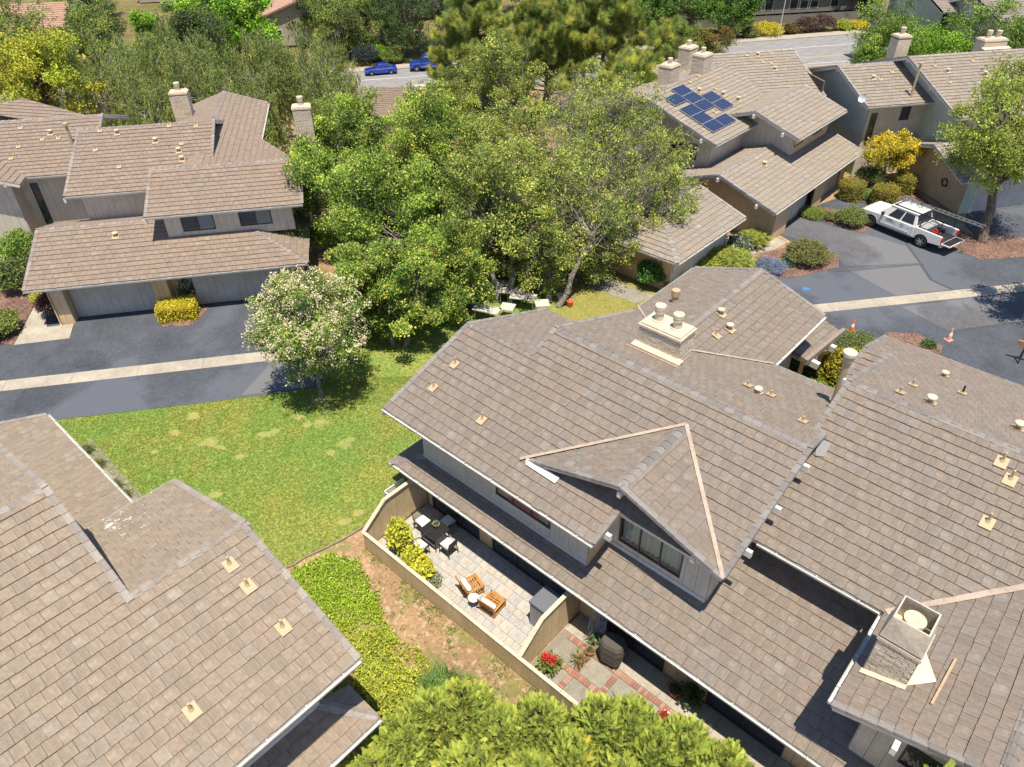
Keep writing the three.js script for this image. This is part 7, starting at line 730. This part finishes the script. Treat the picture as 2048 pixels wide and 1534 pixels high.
shrub({ name: 'topiary_shrub', label: 'flat-topped glossy green shrub by the courtyard wall', x: 8.5, z: -38.9, r: .95, h: 1.7, n: 900, leaf: 'leaf', cols: [[.06, .19, .02], [.08, .24, .03]], stems: 5 }); shrub({ label: 'low lime plant at the foot of the glossy shrub', x: 9.4, z: -37.9, r: .45, h: .6, n: 200, leaf: 'leaf', cols: YG });
shrub({ label: 'golden shrub between the two tiled roofs', x: 16.36, z: -29.2, r: 1.15, h: 1.8, n: 1000, leaf: 'leaf', cols: [[.42, .34, .015], [.34, .3, .015], [.2, .22, .02]] }); shrub({ label: 'loose green shrub behind the golden one', x: 17.9, z: -31.4, r: 1.4, h: 1.1, n: 1100, cols: [[.14, .2, .05], [.19, .23, .07]] }); shrub({ label: 'low green border at the roof edge below the golden shrub', x: 15.3, z: -28.7, r: 1.0, h: .6, n: 700, leaf: 'leaf', cols: [[.16, .24, .02], [.3, .3, .02]] }); shrub({ label: 'dark white-flowered shrub against the shaded house wall', x: 14.3, z: -29.6, r: .9, h: 1.2, n: 500, leaf: 'leaf', cols: [[.05, .09, .02], [.06, .11, .03], [.06, .1, .02]] }); shrub({ label: 'tiny plant in the mulch right of the roof', x: 22.2, z: -32.2, r: .35, h: .25, n: 120, cols: [[.1, .18, .05]] });
shrub({ label: 'tall yellow-green shrub at the fence corner of the patio', x: -4.42, y: 0, z: -18.85, r: .42, h: 1.5, n: 300, leaf: 'leaf', cols: [[.55, .55, .04], [.42, .48, .04]] }); shrub({ label: 'yellow-green shrub inside the fence near the dining chair', x: -3.8, z: -17.95, r: .38, h: 1.0, n: 240, leaf: 'leaf', cols: [[.58, .56, .04], [.46, .5, .04]] }); shrub({ label: 'lower yellow-green shrub between chair and fence', x: -3.45, z: -17.55, r: .34, h: .8, n: 190, leaf: 'leaf', cols: [[.58, .56, .04], [.46, .5, .04]] }); shrub({ label: 'low silvery groundcover spilling onto the pavers', x: -3.2, z: -17.25, r: .45, h: .22, n: 260, cols: [[.3, .34, .2], [.26, .3, .15]] });
shrub({ name: 'strappy_plant', label: 'strappy dark-green plant at the soil edge before the cypresses', x: -2.4, z: -12.6, r: .7, h: .9, n: 120, leaf: 'blade', upr: true, ls: 1.7, cols: [[.1, .2, .03], [.14, .25, .04]] }); [[-3.7, -12.6, .9, .9], [-4.5, -13.3, .8, .8], [-3.1, -11.7, .9, .9], [-5.0, -14.2, .7, .9]].forEach(([x, z, r, h], i) => shrub({ label: ['yellow-green shrub below the near eave', 'yellow-green shrub in the shadow of the near gable', 'yellow-green shrub against the cypresses', 'leafy green shrub just under the near rake'][i], x, z, r, h, n: 700, cols: [[.48, .52, .05], [.4, .46, .05], [.32, .4, .05]], leaf: 'leaf', ls: .7 })); [[-18.33, -23.6], [-17.04, -22.35], [-16.4, -21.75], [-19.32, -24.55]].forEach(([x, z], i) => shrub({ label: ['low dark plant on the strip, second from the court', 'low dark plant on the strip, third from the court', 'low dark plant on the strip nearest the near roof', 'low dark plant on the strip nearest the court'][i], x, z, r: .3, h: .4, n: 60, leaf: 'blade', upr: true, ls: .6, cols: [[.1, .14, .03], [.14, .15, .04]] }));
// woods beyond the far houses
[[-70, 128, 6], [-62, 150, 7], [-45, 152, 6], [-38, 128, 4.5], [-20, 150, 6.5], [-4, 156, 6.5], [-32, 176, 7], [4, 130, 5], [20, 162, 7], [30, 142, 5.5], [36, 160, 7], [48, 152, 6], [62, 156, 7], [80, 158, 7], [98, 142, 6], [-80, 110, 6], [-90, 122, 7], [-14, 172, 7], [100, 120, 6], [90, 130, 5], [-6, 132, 4]].forEach(([u, v, R], i) => { const p = C(u, v), y = terr(p.x, p.z); tree({ name: 'background_tree', label: ['olive', 'mid-green', 'bright green', 'dark green'][i % 4] + ' background tree ' + ['beyond the upper left corner trees', 'behind the pale upper left house', 'between the pale house and the maple', 'in front of the pink roof at the left', 'above the stucco house roof', 'above the dark tree at the top', 'far behind the pink-roofed house', 'between the dark tree and the pines', 'far behind the pines', 'left of the street tree row', 'above the street tree row', 'behind the long low house, left end', 'behind the long low house, middle', 'behind the long low house, right end', 'right of the long low house', 'at the far left edge', 'at the left frame corner', 'farthest at the top, left of the pines', 'beyond the top right roof', 'at the right end of the board fence', 'close behind the dense dark-green tree'][i], x: p.x, z: p.z, c: [p.x, y + 5.4, p.z], r: [R, 4.6, R * .8], clumps: 42, n: 1500, cols: [G2, G1, BR, DK][i % 4], ls: 1.9, tr: .25, seed: 800 + i, group: 'background trees beyond the street' }); });
// far verge shrubs
[[43, -133.2, 2.8, 1.9, YB, 'yellow mounded shrub behind the lamp foot'], [39.8, -131.6, 1.6, 1.6, OL, 'olive shrub left of the yellow mound'], [50.2, -135.0, 2.0, 2.3, [[.1, .06, .05], [.13, .075, .06]], 'left maroon shrub on the far verge'], [53.4, -135.8, 2.0, 2.5, [[.1, .06, .05], [.14, .08, .06]], 'right maroon shrub on the far verge'], [56.8, -135.8, 1.5, 1.6, YG, 'round lime shrub beside the maroon pair'], [60, -136.2, 1.8, 1.4, YB, 'yellow shrub strip at the verge end'], [-21.5, -118.2, 2.0, 2.6, [[.03, .05, .05], [.04, .07, .06]], 'dark blue-green shrub behind the sedan'], [-17.6, -118.4, 1.7, 2.0, [[.16, .24, .03], [.2, .28, .04]], 'round green shrub right behind the sedan'], [-19.8, -119.6, 1.4, 2.4, BR, 'fresh green shrub by the stucco house door'], [47.2, -134, 1.4, 1.5, [[.2, .14, .03], [.14, .12, .03]], 'bronze strappy shrub left of the maroon pair'], [33.5, -131.5, 1.6, 1.2, OL, 'low grey-green shrub under the street trees']].forEach(([x, z, r, h, cols, label], i) => shrub({ label, x, z, y: terr(x, z) - .05, r, h, cols, n: 650, leaf: 'leaf', ls: 1.4, seed: 700 + i }));
// ivy ground cover: nobody could count it
{ const pts = [[-8.33, -17.9], [-7.32, -18.55], [-6.33, -18.45], [-5.6, -17.6], [-4.95, -16.3], [-4.6, -15.4], [-3.6, -14.6], [-2.5, -13.6], [-2.3, -12.6], [-2.9, -12], [-3.8, -11.2], [-6.5, -12.5], [-9, -15]], r = R0(900), ins = (x, z) => { let c = false; for (let i = 0, j = pts.length - 1; i < pts.length; j = i++) { const a = pts[i], b = pts[j]; if ((a[1] > z) !== (b[1] > z) && x < (b[0] - a[0]) * (z - a[1]) / (b[1] - a[1]) + a[0]) c = !c; } return c; }; const m = foliage('ivy_ground_cover', 'small', 9000, scene, () => { const x = rr(-9, -2, r), z = rr(-19, -11, r); const jx = x + .5 * (fbm(x * 2, z * 2, 4, 3) - .5), jz = z + .5 * (fbm(x * 2 + 7, z * 2, 4, 3) - .5); if (!ins(jx, jz)) return null; const thin = smooth(.4, .6, fbm(x * 1.1, z * 1.1, 21, 3)) * smooth(-16.3, -15.2, z); if (r() < thin * .75) return null; const y = .06 + .1 * r(); const yl = smooth(-17, -13, z); return { p: V3(x, y, z), s: rr(.8, 1.3, r), c: [.3 + .1 * yl + .06 * r(), .46 + .04 * r(), .03 + .015 * r()], k: r }; }, leafMatShiny); m.userData = { kind: 'stuff', label: 'bright green ivy ground cover beside the near roof', category: 'ground cover' }; }
{ const r = R0(901), m = foliage('weeds', 'small', 900, scene, () => { const t = r(), u = -17 + t * 14, v = 10.02 - Math.pow(r(), 2) * 1.5, p = A(u, v, .03); if (fbm(p.x * 1.7, p.z * 1.7, 30, 3) < .5) return null; return { p, s: rr(.5, .9, r), c: [.16, .24, .03], k: r }; }); m.userData = { kind: 'stuff', label: 'scattered weeds on the bare soil along the fence', category: 'weeds' }; }
// hillside behind the houses: undergrowth
{ const r = R0(902), m = foliage('undergrowth', 'leaf', 9000, scene, () => { const u = rr(-40, 75, r), v = rr(61, 100, r), p = C(u, v); p.y = terr(p.x, p.z) + rr(.05, .5, r); if (u > 26 && v < 66) return null; if (fbm(p.x * .15, p.z * .15, 31, 3) < .45) return null; return { p, s: rr(1.2, 2.6, r), c: [[.09, .13, .03], [.12, .15, .04], [.07, .1, .03]][r() * 3 | 0], k: r }; }); m.userData = { kind: 'stuff', label: 'low undergrowth on the slope down to the street', category: 'undergrowth' }; }
// ---------------------------------------------------------------- houses across the street
function farHouse(name, label, u, v, w, d, h, rise, wallM, roofM, o = {}) {
  const y = terr(C(u, v).x, C(u, v).z) - .1, t = thing(name, label, 'house', C(u, v, y)), F = frame(o.deg ?? -10.8), o0 = C(u, v), q = (a, b, hh) => F(a, b).add(o0).setY(y + hh), g = () => new GB(t.position);
  const ux = F(1, 0), vx = F(0, 1); g().para(q(-w / 2, -d / 2, 0), ux.clone().multiplyScalar(w), V3(0, h, 0), vx.clone().multiplyScalar(d)).mesh('wall', wallM, t);
  const e = .6, a = (x, z, hh) => q(x, z, hh), along = o.along ?? true; const W = w / 2 + e, D = d / 2 + e; const slopes = along ? [[a(-W, -D, h - .15), a(W, -D, h - .15), a(W, 0, h + rise), a(-W, 0, h + rise)], [a(-W, 0, h + rise), a(W, 0, h + rise), a(W, D, h - .15), a(-W, D, h - .15)]] : [[a(-W, -D, h - .15), a(0, -D, h + rise), a(0, D, h + rise), a(-W, D, h - .15)], [a(0, -D, h + rise), a(W, -D, h - .15), a(W, D, h - .15), a(0, D, h + rise)]];
  for (const s of slopes) { const rf = g().prism(s, V3(0, -.18, 0)).mesh('roof', roofM, t); const n = newell(s); if (n.y < 0) n.negate(); const cr = g(), K2 = 12; // courses of tile as stepped strips
    const lo = along ? [s[0].y < s[2].y ? [s[0], s[1], s[2], s[3]] : [s[3], s[2], s[1], s[0]]][0] : (s[0].y < s[1].y ? [s[0], s[3], s[2], s[1]] : [s[1], s[2], s[3], s[0]]); for (let i = 0; i < K2; i++) { const A0 = lo[0].clone().lerp(lo[3], i / K2), B0 = lo[1].clone().lerp(lo[2], i / K2), A1 = lo[0].clone().lerp(lo[3], (i + 1.1) / K2), B1 = lo[1].clone().lerp(lo[2], (i + 1.1) / K2), up = n.clone().multiplyScalar(.09), u2 = n.clone().multiplyScalar(.02); cr.quad(A0.clone().add(up), B0.clone().add(up), B1.clone().add(u2), A1.clone().add(u2)).quad(A0, B0, B0.clone().add(up), A0.clone().add(up)); } const m = cr.mesh('tile_courses', roofM, rf); m.userData.kind = 'stuff'; }
  if (along) for (const sx of [-1, 1]) g().poly([q(sx * w / 2, -d / 2, h - .1), q(sx * w / 2, d / 2, h - .1), q(sx * w / 2, 0, h + rise - .2)]).mesh('gable_wall', wallM, t); else for (const sz of [-1, 1]) g().poly([q(-w / 2, sz * d / 2, h - .1), q(w / 2, sz * d / 2, h - .1), q(0, sz * d / 2, h + rise - .2)]).mesh('gable_wall', wallM, t);
  for (const [x, y0, ww, hh] of o.win || []) { const f = g().para(q(x, -d / 2 - .04, y0), ux.clone().multiplyScalar(ww), V3(0, hh, 0), vx.clone().multiplyScalar(.05)).mesh('window', M.whiteP, t); g().para(q(x + .08, -d / 2 - .06, y0 + .08), ux.clone().multiplyScalar(ww - .16), V3(0, hh - .16, 0), vx.clone().multiplyScalar(.03)).mesh('pane', M.glass, f); }
  return t;
}
farHouse('stucco_house', 'beige stucco house with pink tiled roof across the street', -8.5, 138.5, 12, 14, 4.2, 2.2, M.stucco, M.roofRed, { along: false, win: [[3.8, .8, 1.3, 1.9], [-4.5, 1, 1.6, 1.4]] }); farHouse('stucco_house', 'beige stucco house with pink roof at the top left', -28, 166, 20, 12, 4.5, 2.3, M.stucco, M.roofRed, { win: [[-6, 1, 1.8, 1.4], [3, 1, 1.8, 1.4]] }); farHouse('stucco_house', 'pale house behind the upper left trees', -52, 140, 18, 12, 4, 2.2, M.stucco, M.roofRed, { win: [[-5, 1, 1.6, 1.3], [2, 1, 1.6, 1.3]] }); farHouse('stucco_house', 'pale house between the street trees and the pines', 12, 148, 16, 12, 4.2, 2.2, M.stucco, M.roofRed, { win: [[-5, 1, 1.6, 1.3], [3, 1, 1.6, 1.3]] });
farHouse('long_house', 'long low house with dark windows behind the street lamp', 72, 140, 44, 12, 3.2, 2.4, M.fenceGrey, std([.3, .24, .2], .9, { map: speck }), { win: [[-12, .6, 2, 2], [-9, .6, 2, 2], [-2, .6, 1.6, 2], [.2, .6, 1.6, 2], [5, .6, 1.6, 2], [7, .6, 1.6, 2], [9, .6, 1.6, 2], [13, .6, 1.6, 2], [-18, .6, 1.8, 2]] });
{ // grey board fence on the verge
  const t = thing('board_fence', 'weathered grey board fence below the long low house', 'fence', C(58, 130)); for (let i = 0; i < 130; i++) { const u = 36 + i * .42, p = C(u, 129.2), y = terr(p.x, p.z) - .1; new GB(t.position).para(p.clone().setY(y), UC.clone().multiplyScalar(.4), V3(0, 1.5 + .05 * hsh(i, 3, 3), 0), VC.clone().multiplyScalar(.03)).mesh('fence_board', M.fenceGrey, t); } new GB(t.position).para(C(36, 129.25, terr(C(60, 129).x, C(60, 129).z) + 1.2), UC.clone().multiplyScalar(54), V3(0, .1, 0), VC.clone().multiplyScalar(.06)).mesh('rail', M.fenceGrey, t);
}
{ // grey gabled house at the top right corner
  const H = new House('grey_townhouse', 'grey tiled house with white gable trim at the top right corner', 'house', C(88, 91), { seed: 95, tint: [1.25, 1.3, 1.35], siding: M.sidingGreen, max: 0, grey: .5, board: false }); const y = -3.5, f = (u, v, h) => C(u + 13, v + 6, h + y);
  H.roof([f(62, 74, 5), f(84, 74, 5), f(84, 82, 7.7), f(62, 82, 7.7)]); H.roof([f(62, 82, 7.7), f(84, 82, 7.7), f(84, 90, 5), f(62, 90, 5)]); H.roof([f(60, 84, 5.5), f(80, 84, 5.5), f(80, 93, 8.6), f(60, 93, 8.6)]); H.roof([f(60, 93, 8.6), f(80, 93, 8.6), f(80, 100, 6), f(60, 100, 6)]); H.roof([f(68, 79, 7.2), f(72, 79, 8.6), f(72, 88, 8.6), f(68, 88, 7.2)]); H.roof([f(72, 79, 8.6), f(76, 79, 7.2), f(76, 88, 7.2), f(72, 88, 8.6)]);
  H.wall(f(62.8, 74.8, -1), f(84, 74.8, -1), 5 + y, [], {}); H.wall(f(62.8, 90, -1), f(62.8, 74.8, -1), s => y + Math.min(7.7 - K * Math.abs(8 - 15.2 + s), 7.6) - .3, []); H.wall(f(68.4, 79.7, 6), f(75.6, 79.7, 6), s => y + 8.6 - K * Math.abs(3.6 - s) - .2, [[1, 6, 6.2 + y, 7.3 + y, 'win']]); H.wall(f(60.8, 99, -1), f(60.8, 84.8, -1), s => y + 8.4 - K * Math.abs(6 - s) - .2, []);
  H.rake(f(68, 79, 7.2), f(72, 79, 8.6), neg(VC)); H.rake(f(76, 79, 7.2), f(72, 79, 8.6), neg(VC)); H.rake(f(62, 74, 5), f(62, 82, 7.7), neg(UC)); H.rake(f(60, 84, 5.5), f(60, 93, 8.6), neg(UC)); H.gutter(f(62, 74, 5), f(84, 74, 5), neg(VC)); H.gutter(f(60, 84, 5.5), f(68, 84, 5.5), neg(VC)); H.chimney(f(59, 95, 0), UC.clone().multiplyScalar(1.2), VC.clone().multiplyScalar(1), y + 2, y + 9.6, { flues: [[.5, .5, .2, .5]], bh: .13, bl: .4 }); H.done();
}
{ const H = new House('low_house', 'low brown roof seen through the gap in the weeping trees', 'house', V3(-16, -6, -90), { seed: 97, max: 0, board: false, tint: [1.1, 1, .95] }); H.roof([V3(-22, -3.2, -90.5), V3(-10, -3.2, -91.2), V3(-9.4, -5.4, -84), V3(-21.4, -5.4, -83.4)]); H.roof([V3(-22, -3.2, -90.5), V3(-10, -3.2, -91.2), V3(-10.6, -5.2, -97.4), V3(-22.6, -5.2, -96.8)]); H.wall(V3(-21, -8, -84.2), V3(-10, -8, -84.8), -5.3, []); H.done(); }
scene.traverse(o => { if (o.isMesh) o.castShadow = o.receiveShadow = true; });
renderer.render(scene, camera);
